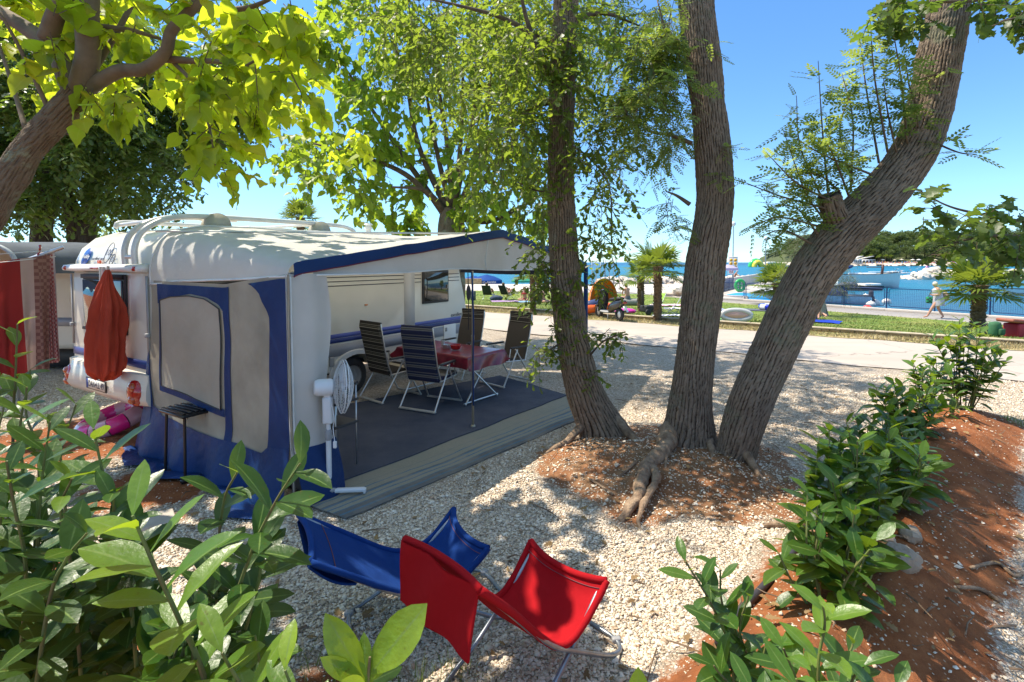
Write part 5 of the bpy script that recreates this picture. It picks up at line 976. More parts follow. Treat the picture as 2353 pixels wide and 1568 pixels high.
def camp_chair(label, p, rz, mat, recl=.0):
    t = thing('camping_chair', label, 'chair', (p[0], p[1], .04), rz, 'high backed chairs around the awning table'); w = .25
    def pad(name, prof, th, pillow=0):
        prof = spline(np.c_[np.array(prof), np.zeros(len(prof))], 4)[:, :2]; s = MB(); T = np.gradient(prof, axis=0); N = np.stack([-T[:, 1], T[:, 0]], 1); N /= np.linalg.norm(N, axis=1)[:, None]; ring = []
        ys = np.array([-w, -w-.012, -w, w, w+.012, w]); ks = np.array([.5, 0, -.5, -.5, 0, .5])
        for q, n in zip(prof, N): ring.append([[q[0]+n[0]*th*k, y, q[1]+n[1]*th*k] for y, k in zip(ys, ks)])
        return s.grid(np.array(ring), closev=True, caps=True).build(name, mat, t, smooth=50, local=True, fix=True)
    pad('seat', [(.27, .43), (.23, .455), (.0, .43), (-.20, .41)], .05); pad('backrest', [(-.20, .42), (-.24, .6), (-.30, .85), (-.345-recl, 1.04), (-.36-recl, 1.10), (-.345-recl, 1.19)], .045)
    for sg in (-1, 1):
        y = sg*(w+.025); s = MB(); s.box((-.02, y+sg*.02, .645), (.40, .05, .028), bev=.01); s.build('armrest', M('arm_plastic', (.05, .05, .052), .5), t, local=True)
        s = MB(); s.tube([(.0, y, .60), (.34, y*1.06, .02)], .0125, 8); s.build('leg', M_ALUB, t, smooth=60, local=True)
        s = MB(); s.tube([(.05, y, .61), (-.36, y*1.06, .02)], .0125, 8); s.build('leg', M_ALUB, t, smooth=60, local=True)
        s = MB(); s.tube(spline([(-.18, y, .41), (-.25, y*.98, .62), (-.33-recl*.8, y*.97, 1.02), (-.345-recl, y*.93, 1.17)], 4), .011, 7); s.tube([(.27, y, .43), (-.2, y, .40)], .011, 7); s.tube([(.16, y, .64), (.2, y, .43)], .009, 6); s.build('side_frame', M_ALUB, t, smooth=60, local=True)
    for x in (.335, -.355): s = MB(); s.box((x, 0, .02), (.045, 2*w+.11, .025), bev=.008); s.build('foot_bar', M('foot_bar', (.50, .46, .40), .5), t, local=True)
    return t
ca = CZ-R(6)
camp_chair('high backed camping chair striped navy and grey, nearest the awning pole', (-1.16, 7.33), ca+R(12), MS2); camp_chair('high backed camping chair striped black and cream beside the caravan wheel', (-1.86, 7.80), ca-R(4), MS1)
camp_chair('dark brown camping chair at the far table end, nearest the oak trunk', (-.10, 8.72), ca+R(172), MS3, .02); camp_chair('dark brown camping chair behind the table beside the caravan front', (-.93, 9.22), ca+R(184), MS3, .03)
TA = math.atan2(-.61, .79); tb = thing('camping_table', 'folding table with grey metal legs hidden under the red cloth', 'table', (-.98, 8.0, .04), TA)
s = MB(); s.box((0, 0, .69), (1.5, .80, .03), bev=.008); s.build('tabletop', M_GREYP, tb, local=True)
for x in (-.55, .55):
    for y in (-1, 1): s = MB(); s.tube([(x, y*.34, .68), (x+.12*(1 if x > 0 else -1), -y*.36, .0)], .014, 8); s.build('leg', M_ALUB, tb, smooth=60, local=True)
    s = MB(); s.tube([(x*1.2, -.38, .02), (x*1.2, .38, .02)], .014, 8); s.build('foot_bar', M_ALUB, tb, smooth=60, local=True)
gx, gy = np.meshgrid(np.linspace(-.98, .98, 70), np.linspace(-.60, .60, 50), indexing='ij'); ex, ey = np.maximum(np.abs(gx)-.77, 0), np.maximum(np.abs(gy)-.42, 0); dr = np.maximum(ex, ey); wv = .022*np.sin(gx*11+gy*13)*dr/.2
both = np.minimum(ex, ey); Xc = np.clip(gx, -.77, .77)+np.sign(gx)*(.12*ex+.25*both+wv*(ex > 0)); Yc_ = np.clip(gy, -.42, .42)+np.sign(gy)*(.12*ey+.25*both+wv*(ey > 0)); Zc = .757-dr*(.97-.25*both/.18)+.004*fbm(np.stack([gx*4, gy*4, 0*gx], 2), 2)
c_, s_ = math.cos(TA), math.sin(TA); s = MB(); s.grid(np.stack([-.98+Xc*c_-Yc_*s_, 8.0+Xc*s_+Yc_*c_, Zc], 2))
m = M('red_oilcloth', (.24, .012, .032), .28, var=.25, vs=9, bmp=.25, bs=30, spec=.6)
tag(s.build('tablecloth', m, smooth=180), 'shiny dark red oilcloth draped over the camping table', 'tablecloth')
def onto(px, py, z): return G(px, py, z)
p = onto(1047, 804, .765); s = MB(); s.lathe([(.001, .005), (.05, .005), (.07, .02), (.085, .075), (.080, .078), (.065, .025), (.002, .015)], 20, p); tag(s.build('bowl', M('red_plastic', (.50, .02, .02), .25, coat=.5), smooth=40, fix=True), 'small bright red bowl on the red tablecloth', 'bowl')
p = onto(1028, 800, .765); s = MB(); s.lathe([(.001, .0), (.065, .0), (.07, .01), (.07, .055), (.066, .056), (.06, .02), (.001, .018)], 18, p); tag(s.build('ashtray', M_ALU, smooth=40, fix=True), 'low metal ashtray on the tablecloth beside the red bowl', 'ashtray')
p = onto(1018, 797, .765); s = MB(); s.lathe([(.001, 0), (.03, 0), (.036, .10), (.033, .10), (.028, .008), (.001, .006)], 14, p); tag(s.build('drinking_glass', M('clear_plastic', (.5, .5, .5), .1, spec=.8), smooth=40, fix=True), 'small clear tumbler on the tablecloth behind the ashtray', 'glass')
# ================================================================ fan
fx = G(757, 1138, .02); fan = thing('pedestal_fan', 'white pedestal fan with wire guard standing on the mat by the awning corner', 'fan', (fx[0], fx[1], .03))
M_FAN = M('fan_plastic', (.70, .71, .72), .42, var=.05); M_FGR = M('fan_grey', (.36, .36, .37), .5)
for a in (R(5), R(125), R(245)):
    s = MB(); d = np.array([math.cos(a), math.sin(a), 0]); s.box(d*.16+[0, 0, .03], (.30, .05, .035), rotm(0, 0, a), bev=.012); s.box(d*.31+[0, 0, .02], (.02, .05, .04), rotm(0, 0, a), bev=.006); s.build('foot', M_FAN, fan, local=True)
s = MB(); s.lathe([(.055, .02), (.06, .05), (.035, .08), (.026, .09)], 16); s.build('hub', M_FGR, fan, smooth=40, local=True)
s = MB(); s.tube([(0, 0, .06), (0, 0, .55)], .023, 14); s.tube([(0, 0, .55), (0, 0, .80)], .017, 12); s.build('pole', M_FAN, fan, smooth=50, local=True)
s = MB(); s.lathe([(.024, .49), (.030, .50), (.030, .57), (.024, .585)], 14); s.build('collar', M_FGR, fan, smooth=40, local=True)
s = MB(); s.box((0, 0, .76), (.085, .075, .24), bev=.018); s.build('control_box', M_FAN, fan, local=True)
FD = unit([.86, .45, -.06]); FR = look(FD); fc = np.array([.0, 0, .965]); s = MB(); s.lathe([(.02, -.12), (.06, -.115), (.075, -.08), (.075, .03), (.06, .045)], 18, fc, FR); s.box(fc+[0, 0, -.07], (.06, .06, .10), bev=.015); s.build('motor', M_FAN, fan, smooth=40, local=True)
gc = fc+FD*.13; s = MB(); a = np.linspace(0, 2*np.pi, 41)
def gp(r, a, z): return gc+(np.stack([r*np.cos(a), r*np.sin(a), 0*a+z], -1) @ FR.T)
dome = lambda r, sg: sg*(.075*(1-(r/.235)**2)+.012)
for sg in (-1, 1):
    for r in np.linspace(.05, .235, 10): s.tube(gp(r, a, dome(r, sg)), .0016 if r < .23 else .005, 4, caps=False)
    for k in range(44): rr = np.linspace(.03, .235, 6); s.tube(gp(rr, np.full(6, k*math.pi/22+(sg*.06)), np.array([dome(q, sg) for q in rr])), .0015, 3, caps=False)
s.build('guard', M_FAN, fan, local=True)
s = MB(); s.lathe([(.001, .02), (.035, .015), (.04, -.02), (.001, -.025)], 14, gc, FR)
for k in range(5):
    a0 = k*1.2566; P = np.array([[[r*math.cos(a0+t*(.25+.45*r/.2)), r*math.sin(a0+t*(.25+.45*r/.2)), .022*t] for t in (-1, -.3, .3, 1)] for r in np.linspace(.035, .205, 6)]); s.grid(gc+P @ FR.T)
s.build('blades', M('fan_blade', (.62, .66, .70), .3), fan, smooth=60, local=True)
s = MB(); s.tube(spline([(.04, -.04, .85), (.075, -.06, .7), (.06, -.05, .62), (.075, -.06, .50)], 6), .004, 6); s.box((.078, -.062, .47), (.03, .025, .06), bev=.006); s.build('cable', M_FAN, fan, smooth=60, local=True)
g = L2W(.75, -2.05); sh = thing('folding_shelf', 'small dark folding shelf behind the fan inside the awning', 'shelf', (g[0], g[1], .03), CZ)
for z in (.45, .68, .85): s = MB(); s.box((0, 0, z), (.30, .34, .025), bev=.006); s.build('board', M('shelf_dark', (.05, .05, .055), .5), sh, local=True)
for x in (-.13, .13):
    for y in (-.15, .15): s = MB(); s.tube([(x, y, 0), (x, y, .86)], .01, 6); s.build('leg', M_ALU, sh, local=True)
# ================================================================ stool
g = G(458, 1085); M_BLK = M('black_gloss', (.012, .012, .013), .3, var=.1, coat=.2); stl = thing('bar_stool', 'black slatted stool standing before the grey awning window', 'stool', (g[0]-.08, g[1]-.05, 0), math.atan2(-.52, .85))
s = MB(); s.box((0, 0, .64), (.46, .30, .03), bev=.012)
for k in range(5): s.box((0, -.12+.06*k, .662), (.42, .035, .018), bev=.006)
s.build('seat', M_BLK, stl, local=True)
for x in (-1, 1):
    for y in (-1, 1): s = MB(); s.tube([(x*.17, y*.10, .63), (x*.19, y*.12, .0)], .014, 8); s.build('leg', M_BLK, stl, smooth=60, local=True)
    s = MB(); s.box((x*.19, 0, .02), (.05, .32, .035), bev=.01); s.build('foot_bar', M_BLK, stl, local=True)
# ================================================================ folded parasol on the caravan
pp = L2W(-.26, .44); par = thing('folded_parasol', 'folded orange red parasol hanging against the rear of the caravan', 'parasol', (pp[0], pp[1], 0), CZ)
zz = np.linspace(.83, 2.02, 44); th = np.arange(72)*2*np.pi/72; prf = np.interp(zz, [.83, .88, 1.0, 1.2, 1.45, 1.6, 1.75, 1.9, 1.98, 2.02], [.11, .18, .20, .195, .185, .175, .12, .062, .042, .02])
Zg, Tg = np.meshgrid(zz, th, indexing='ij'); fold = 1+.16*np.cos(5*Tg+2.4*Zg)+.10*np.cos(11*Tg-3*Zg)+.05*np.cos(19*Tg+Zg*5); rr_ = prf[:, None]*fold+.030*sm(Zg, 2.0, 1.7)*fbm(np.stack([np.cos(Tg)*1.6, np.sin(Tg)*1.6, Zg*3.2], 2), 4)
lean = np.interp(zz, [.8, 1.4, 2.02], [.07, .02, -.10])[:, None]; bul = .09*np.exp(-((Zg-1.62)/.13)**2)*np.exp(-((np.cos(Tg-1.6)-1)/.3)**2)
P = np.stack([rr_*np.cos(Tg)*.75, (rr_*1.15+bul)*np.sin(Tg)+lean, Zg+.03*np.cos(5*Tg+2)*(Zg < .9)], 2); s = MB(); s.grid(P, closev=True, caps=True)
s.build('canopy', cloth('parasol_red_cloth', (.58, .085, .045), .85, .2, .16, wr=.6), par, smooth=180, local=True)
s = MB(); s.tube([(0, .05, 1.2), (0, -.11, 2.06)], .014, 10); s.build('pole', M_ALU, par, smooth=60, local=True)
s = MB(); s.tube([(.06, .23, 1.55), (.06, .20, 2.05)], .03, 10); s.build('bracket', M_ALU, par, smooth=60, local=True)
# ================================================================ low beach chairs
def beach_chair(label, p, a, mat, mtube, flap=1):
    t = thing('beach_chair', label, 'chair', (p[0], p[1], float(hgt(p[0], p[1]))), a, 'low sling chairs on the gravel')
    pr = spline(np.array([(0, .47, 0), (.07, .40, 0), (.16, .325, 0), (.27, .285, 0), (.38, .32, 0), (.52, .45, 0), (.7, .65, 0), (.865, .82, 0)] if flap else [(0, .47, 0), (.07, .40, 0), (.16, .325, 0), (.28, .285, 0), (.42, .31, 0), (.58, .40, 0), (.77, .53, 0), (.95, .655, 0)]), 6)[:, :2]; k = len(pr); xe, ze = pr[-1]; y = np.linspace(-1, 1, 17); rows = []
    for i, (x, z) in enumerate(pr):
        f = i/(k-1); w = .255+.01*math.cos(f*6.28); e = (1-np.abs(y)**2.2); nip = .055*e*math.exp(-(f/.12)**2)-.03*e*math.exp(-((f-1)/.1)**2)
        rows.append(np.stack([x+nip, y*w, z-.03*e*math.sin(math.pi*f)-.015*e*math.exp(-(f/.1)**2)+(.006*np.sin(y*6+f*9)+.010*fbm(np.stack([y*2.2, 0*y+f*5, 0*y+p[0]], 1), 3))*math.sin(math.pi*f)], 1))
    s = MB(); Pm = np.array(rows); s.grid(Pm); s.grid(Pm[:, ::-1]-[0, 0, .006]); sl_ = s.build('sling', mat, t, smooth=180, local=True)
    s = MB(); s.tube(Pm[0], .017, 8); s.tube(Pm[-1], .017, 8); s.tube(Pm[:, 0], .0175, 8); s.tube(Pm[:, -1], .0175, 8)
    s.build('hem', mat, sl_, smooth=180, local=True)
    s = MB()
    for f in (3, k-5): s = MB(); s.tube(Pm[f]+[0, 0, .004], .0022, 4); s.build('seam', M('seam_thread', (.16, .06, .07), .8), sl_, local=True)
    zf = np.linspace(0, 1, 10); Fl = np.array([np.stack([.875+.03*q+.012*np.sin(y*5+q*3), y*.25, .825-.275*q+0*y], 1) if flap else np.stack([xe+.005-.22*q+.0*y, y*.25, ze-.03-.15*q-.03*np.sin(q*3.1)+0*y], 1) for q in zf]); s = MB(); s.grid(Fl); s.grid(Fl[:, ::-1]+[.006, 0, 0]); s.tube(np.concatenate([Fl[:, 0], Fl[-1, 1:], Fl[::-1, -1]]), .007, 5); s.build('head_flap', mat, t, smooth=180, local=True)
    for sg in (1,):
        s = MB(); s.tube(spline([(pr[i][0], -.256, pr[i][1]-.004) for i in (k-1, k-7, k-13, k-19)]+[(.27, -.25, .24), (.0, -.262, .07), (-.13, -.26, .022), (-.19, -.19, .018), (-.2, 0, .018), (-.19, .19, .018), (-.13, .26, .022), (0, .262, .07), (.27, .25, .24)]+[(pr[i][0], .256, pr[i][1]-.004) for i in (k-19, k-13, k-7, k-1)], 6), .0125, 10); s.build('back_frame', mtube, t, smooth=180, local=True)
        s = MB(); s.tube(spline([(.0, -.235, .45), (.2, -.24, .28), (.45, -.245, .10), (.60, -.245, .03), (.69, -.20, .018), (.71, 0, .018), (.69, .20, .018), (.60, .245, .03), (.45, .245, .10), (.2, .24, .28), (0, .235, .45)], 6), .0125, 10); s.build('seat_frame', mtube, t, smooth=180, local=True)
    for x, y_ in ((-.19, .2), (-.19, -.2), (.69, .21), (.69, -.21)): s = MB(); s.box((x, y_, .018), (.05, .035, .032), rotm(0, 0, .7*np.sign(x*y_)), bev=.008); s.build('foot_cap', M_GREYP, t, local=True)
    return t
M_DTUBE = M('grey_tube', (.30, .32, .35), .35, .7, var=.15, vs=12)
beach_chair('low red canvas beach chair with grey tubular frame', (.30, 2.75), math.atan2(-.707, -.707), cloth('red_canvas', (.54, .010, .016), .88, .25, .10, wr=.8), M_DTUBE)
beach_chair('low blue canvas beach chair behind the red one', (-.26, 3.09), math.atan2(-.47, -.88), cloth('blue_canvas', (.010, .055, .25), .88, .22, .10, wr=.8), M_DTUBE, 0)
# ================================================================ pink ring, slab, neighbours at the left
g = G(262, 985); s = MB()
for k in range(12):
    aa = np.linspace(k*math.pi/6, (k+1)*math.pi/6, 5); s.tube([(g[0]+.30*math.cos(q), g[1]+.30*math.sin(q), .12+.10*math.sin(q+.8)) for q in aa], .105, 14, caps=False, mi=k % 2)
tag(s.build('swim_ring', [M('pink_vinyl', (.80, .02, .22), .25, coat=.6, var=.05), M('pale_pink_vinyl', (.72, .38, .42), .25, coat=.6, var=.05)], smooth=180), 'pink inflatable swim ring lying beneath the caravan rear', 'swim ring')
g = G(330, 1215); s = MB(); s.box((g[0], g[1], .03), (.42, .26, .06), rotm(0, .03, .7), bev=.012); tag(s.build('paving_slab', M('slab_stone', (.48, .43, .36), .9, var=.15, bmp=.5)), 'pale paving slab on the soil behind the left laurel', 'slab')
g = G(700, 1320); s = MB(); s.box((g[0], g[1], .03), (.05, .03, .03), bev=.01)
na = thing('awning', 'weathered grey domed awning on the neighbouring pitch at the left edge', 'awning', (-8.6, 8.9, 0)); rr = []
for y in np.linspace(-1.6, 2.2, 12):
    a = np.linspace(math.pi, 0, 24); e = .02*math.sin(y*3); rr.append([[1.55*np.sign(math.cos(q))*abs(math.cos(q))**.55, y, 1.95+.50*abs(math.sin(q))**.6+e-.04*((y-.3)/2)**2] for q in a])
s = MB(); s.grid(np.array(rr)); s.build('roof', cloth('neighbour_grey', (.095, .11, .13), .7, .05, .2), na, smooth=180, local=True)
s = MB(); s.tube(np.array(rr)[0], .03, 8); s.build('edge_pole', M('edge_grey', (.32, .35, .37), .5), na, smooth=60, local=True)
s = MB(); s.grid(np.array([[[x, -1.62, 1.98-.06*k+.015*math.sin(x*7)-.03*k*math.sin(x*3)**2] for x in np.linspace(-1.5, 1.55, 30)] for k in (0, 1.5, 3)])); s.build('valance', M_AWB, na, smooth=180, local=True)
for x in (-1.52, 1.5): s = MB(); s.tube([(x, -1.6, 0), (x, -1.6, 2)], .02, 8); s.build('pole', M_ALU, na, local=True)
nc = thing('caravan', 'neighbouring white caravan with grey stripe in the shade of its awning', 'caravan', (-8.2, 10.6, 0)); s = MB(); s.box((0, 0, 1.45), (3.6, 2.0, 2.0), bev=.12); s.build('body', M_BODY, nc, local=True)
s = MB(); s.box((1.2, -1.01, 1.6), (.9, .04, .75), bev=.02); s.build('window', M_GLASS, nc, local=True); s = MB(); s.box((0, -1.004, .98), (3.4, .02, .16)); s.build('stripe', M_GREYS, nc, local=True); s = MB(); s.box((0, 0, .25), (2.8, 1.2, .4)); s.build('chassis', M_DARK, nc, local=True)
g = G(155, 820); bg_ = thing('pushchair', 'folded pushchair with a red cover beside the left of the caravan', 'pushchair', (g[0], g[1]+.4, 0)); s = MB(); s.ell((0, 0, .72), (.36, .22, .14), rotm(0, -.45, 0), 20, 10, jit=.05); s.ell((.08, -.05, .62), (.28, .2, .12), rotm(0, -.5, 0), 20, 10, jit=.05); s.build('cover', M('red_cover', (.40, .02, .04), .7, var=.2), bg_, smooth=180, local=True)
s = MB(); s.tube([(-.3, 0, .1), (.25, 0, .7)], .015, 6); s.tube([(.3, 0, .1), (-.25, .1, .75)], .015, 6); s.tube([(-.3, .3, .1), (.2, .3, .65)], .015, 6); s.build('frame', M_ALU, bg_, local=True)
for x, y in ((-.3, 0), (.3, 0), (-.3, .3)): s = MB(); s.lathe([(.05, -.02), (.12, -.02), (.12, .02), (.05, .02)], 16, (x, y, .12), rotm(R(90), 0, 0)); s.build('wheel', M_DARK, bg_, local=True)
# rotary dryer whose arm reaches in from the left, with towels pegged on it
rd_ = thing('clothes_dryer', 'rotary clothes dryer with a grey arm reaching in at the left edge', 'clothes dryer', (-5.75, 4.75, 0))
s = MB(); s.tube([(-5.75, 4.75, 0), (-5.75, 4.75, 2.0)], .025, 10); s.build('pole', M_ALU, rd_, smooth=60)
e0, e1 = Q(-120, 668, 4.9), Q(146, 568, 5.3); s = MB(); s.tube([e0, (e0+e1)/2, e1], [.035, .03, .018], 8); s.build('arm', M_ALU, rd_, smooth=60)
l0, l1 = Q(-80, 612, 4.6), Q(128, 590, 5.25); s = MB(); s.tube([l0, l1], .004, 5); s.tube([Q(-80, 590, 4.8), Q(130, 575, 5.28)], .004, 5); s.build('line', M_WHITE, rd_)
for a_, b_ in ((92, 572), (88, 590)): s = MB(); s.box(Q(a_, b_, 5.2), (.015, .015, .08), rotm(.2, .2, 0)); s.build('peg', M_RED, rd_)
def towel(label, a, b, drop, bands, seed):
    n = 60; u = np.linspace(0, 1, n); top = a+(b-a)*u[:, None]; k = np.linspace(0, 1, 26); P = np.zeros((26, n, 3)); nr = unit([b[1]-a[1], a[0]-b[0], 0])
    for i, q in enumerate(k): P[i] = top+[0, 0, -drop*q]+nr*(.02+.05*q*np.sin(u*23+seed)+.02*q*np.sin(u*9+q*3))[:, None]; P[i, :, :2] += ((a-b)*[1, 1, 0])[:2]*.05*q*(u[:, None]-.5)
    s = MB(); mi = np.searchsorted([x for x, _ in bands][1:], (u[:-1]+u[1:])/2)
    for j in range(n-1): s.grid(P[:, j:j+2], mi=int(mi[j]))
    return tag(s.build('towel', [c for _, c in bands], smooth=180), label, 'towel', 'towels on the dryer')
TW = lambda n, c: cloth(n, c, .95, .12, .15, wr=.7, wv=300)
def checks(name, c1, c2, sc):
    m, nt, b = nodes(name); v = coords(nt, scale=(sc, sc, sc)); ck = nd(nt, 'ShaderNodeTexChecker'); ck.inputs['Scale'].default_value = 1; ck.inputs['Color1'].default_value = c4(c1); ck.inputs['Color2'].default_value = c4(c2); nt.links.new(v, ck.inputs[0]); nt.links.new(ck.outputs[0], b.inputs['Base Color']); b.inputs['Roughness'].default_value = .95; return m
towel('large beach towel in red, pale and brown bands hanging on the dryer', Q(-60, 608, 4.7), Q(112, 586, 5.2), 1.16, [(0, TW('towel_red', (.33, .035, .03))), (.58, TW('towel_rose', (.55, .38, .31))), (.76, checks('towel_brown', (.20, .08, .06), (.30, .15, .11), 30))], 1)
towel('narrow checked red towel edge with white border beside the banded towel', Q(100, 584, 5.22), Q(122, 582, 5.3), 1.12, [(0, checks('towel_check', (.42, .10, .09), (.55, .32, .27), 45)), (.8, TW('towel_white', (.60, .50, .47)))], 3)
# ================================================================ lawn, promenade and harbour
def surf(x, y):
    b_ = x*N2[0]+y*N2[1]
    if b_ < 17.85: return .02
    ys = [p[1] for p in far_edge]; return float(lawn_z(b_)) if b_ < fb(x*E2[0]+y*E2[1]) else ZP
def GS(px, py):
    z = 0.
    for _ in range(8): p = G(px, py, z); z = .5*z+.5*surf(p[0], p[1])
    return np.array([p[0], p[1], surf(p[0], p[1])])
# ---- palms
LM_PALM = leafmat('palm_frond', [(.045, .095, .018), (.09, .16, .026), (.20, .24, .045)], (.42, .52, .05), .34, .4, spec=.5)
M_PBARK = M('palm_fibre', (.20, .13, .075), .95, var=.4, vs=14, bmp=.8, bs=40, bd=.03, col2=(.09, .055, .03))
def palm_crown(nf, rad, seed, droop=1.):
    g = np.random.default_rng(seed); mb = MB(); var = []
    for i in range(nf):
        a = i*2.4+g.normal(0, .2); el = 1.25-1.75*(i/nf)*droop+g.normal(0, .1); d = np.array([math.cos(a)*math.cos(el), math.sin(a)*math.cos(el), math.sin(el)]); pl = rad*.48*g.uniform(.8, 1.1); e = d*pl; e[2] -= .06*rad
        mb.tube([d*.05, d*pl*.6, e], [.016, .012, .009], 4, caps=False); var += [.25]*12; side = unit(np.cross(d, [0, 0, 1])); up = np.cross(side, d); ns = 24; v0 = g.uniform(.2, .9)
        for k in range(ns):
            q = (k/(ns-1)-.5)*4.1; dd = d*math.cos(q)+side*math.sin(q)+up*(.10+.10*abs(math.sin(q*7.5))); L = rad*.64*(1-.22*abs(q)/2)*g.uniform(.88, 1.06); w = rad*.028; sd = np.cross(dd, up)*w
            m1 = e+dd*L*.55-[0, 0, .02*L]; t_ = e+dd*L-[0, 0, L*(.10+.22*g.random())]; n0 = mb.n; mb.add([e, m1-sd, t_, m1+sd], [[0, 1, 2, 3]]); var += [v0+g.normal(0, .08)]*4
    mb.at['var'] = np.clip(np.array(var), 0, 1); return mb
def palm(label, base, top, r, rad, seed, nf=30):
    b = GS(*base) if len(base) == 2 else np.array(base[2:]); Y = b[1]; tz = Q(top[0], top[1], Y); t = thing('palm_tree', label, 'palm', b, 0, 'fan palms along the lawn'); h = tz[2]-b[2]; dx = tz[0]-b[0]
    n = 60; zz = np.linspace(-.05, h, n); a = np.arange(22)*2*np.pi/22; g = np.random.default_rng(seed); R_ = r*(1+.16*g.normal(size=(n, 22))*.7+.25*((np.arange(n)[:, None]*3+np.arange(22)[None]*5) % 7 == 0))*(1+.25*sm(zz, h-.35, h))[:, None]
    P = np.stack([R_*np.cos(a)+dx*(zz/h)[:, None], R_*np.sin(a), np.repeat(zz[:, None], 22, 1)], 2); s = MB(); s.grid(P, closev=True, caps=True); s.build('trunk', M_PBARK, t, smooth=180, local=True)
    o = palm_crown(nf, rad, seed).build('crown', LM_PALM, t, local=True); o.location = (dx, 0, h-.05); return t
palm('tall fan palm at the lawn edge left of the middle ash trunk', (1511, 739), (1512, 612), .13, 1.25, 1, 20); palm('shorter fan palm on the lawn just behind the scooter', (1473, 716), (1472, 635), .14, 1.1, 2, 15)
palm('fan palm at the lawn edge seen under the awning', (1225, 719), (1224, 627), .11, 1.05, 3, 14); palm('second fan palm under the awning, further back on the lawn', (1238, 698), (1237, 633), .12, 1.1, 4, 14)
palm('big fan palm at the right beside the end of the hedge', (2247, 752), (2250, 655), .20, 1.6, 5, 26); palm('fan palm by the quay, half behind the leaning trunk', (1787, 700), (1785, 652), .20, 1.75, 6, 26)
p = Q(690, 560, 24); palm('fan palm crown showing above the caravan roof', (0, 0, p[0], p[1], -.1), (690, 500), .15, 1.2, 7, 20)
# ---- olive
ol = GS(1883, 725); olive = thing('olive_tree', 'grey green olive tree on the lawn behind the leaning ash', 'tree', ol); bark_trunk('trunk', [ol+[0, 0, -.1], ol+[-.05, 0, .5], Q(1872, 660, ol[1]), Q(1850, 610, ol[1])], [.36, .28, .20, .12], barkmat('olive_bark', (.42, .38, .33), (.16, .13, .10)), olive, nA=50, step=.03, flare=(4, .3, .25, 1))
lv = Leaves(); tw = MB(); crown_px(lv, tw, [(1820, 590, 28), (1850, 570, 28), (1800, 620, 22), (1870, 600, 30), (1900, 580, 22), (1920, 610, 28), (1935, 640, 25), (1910, 650, 25), (1890, 630, 30), (1940, 620, 22), (1955, 650, 16), (1845, 540, 18), (1830, 560, 22), (1925, 665, 18)], ol[1], .7, .11, 1.3, 11, .5, droop=.7, var=(.1, .9)); lv.build('crown', T_OLIVE, leafmat('olive_leaf', [(.06, .085, .04), (.12, .15, .08), (.22, .25, .15)], (.3, .36, .14), .3, .5), olive, wood=tw)
# ---- fence along the quay
M_FB = M('fence_blue', (.012, .035, .13), .45, .2, var=.15); fn = thing('mesh_fence', 'blue steel fence with framed mesh panels along the quay', 'fence', (QUAY[2][0], QUAY[2][1], ZP))
pts = []
for p, q in zip(QUAY[1:-1], QUAY[2:]):
    p, q = np.array(p), np.array(q); L = np.linalg.norm(q-p); n = max(1, round(L/2.05)); pts += [p+(q-p)*k/n for k in range(n)]
pts.append(np.array(QUAY[-1]))
for i, (p, q) in enumerate(zip(pts[:-1], pts[1:])):
    s = MB(); s.tube([(p[0], p[1], ZP+.05), (p[0], p[1], ZP+1.2)], .032, 8); s.build('post', M_FB, fn, smooth=60)
    d = unit(np.r_[q-p, 0]); L = np.linalg.norm(q-p); o = np.r_[p, ZP+.22]; f = lambda u, z: o+d*u+[0, 0, z]; s = MB(); u0, u1, h = .10, L-.10, .92; c = .1
    s.tube([f(u0+c, 0), f(u1-c, 0), f(u1-.03, .03), f(u1, c), f(u1, h-c), f(u1-.03, h-.03), f(u1-c, h), f(u0+c, h), f(u0+.03, h-.03), f(u0, h-c), f(u0, c), f(u0+.03, .03), f(u0+c, 0)], .018, 6)
    for z in (.25, .7): s.tube([f(.0, z), f(u0, z)], .012, 4); s.tube([f(u1, z), f(L, z)], .012, 4)
    for u in np.arange(u0+.06, u1, .075): s.tube([f(u, 0), f(u, h)], .0035, 3, caps=False)
    for z in np.arange(.05, h, .075): s.tube([f(u0, z), f(u1, z)], .0035, 3, caps=False)
    s.build('panel', M_FB, fn, smooth=60)
pf = thing('mesh_fence', 'blue railing with low panels across the pier entrance', 'fence', (*pier(3, .2), ZP))
for k in range(6):
    p = pier(2.5+k*2.2, .35); s = MB(); s.tube([(p[0], p[1], ZP), (p[0], p[1], ZP+1.15)], .03, 6); s.build('post', M_FB, pf)
    if k < 5: q = pier(4.7+k*2.2, .35); s = MB(); s.tube([(p[0], p[1], ZP+1.1), (q[0], q[1], ZP+1.1)], .02, 5); s.tube([(p[0], p[1], ZP+.2), (q[0], q[1], ZP+.2)], .02, 5); [s.tube([(p[0]+(q[0]-p[0])*w, p[1]+(q[1]-p[1])*w, ZP+.2), (p[0]+(q[0]-p[0])*w, p[1]+(q[1]-p[1])*w, ZP+1.1)], .008, 3) for w in np.linspace(.06, .94, 16)]; s.build('panel', M_FB, pf)
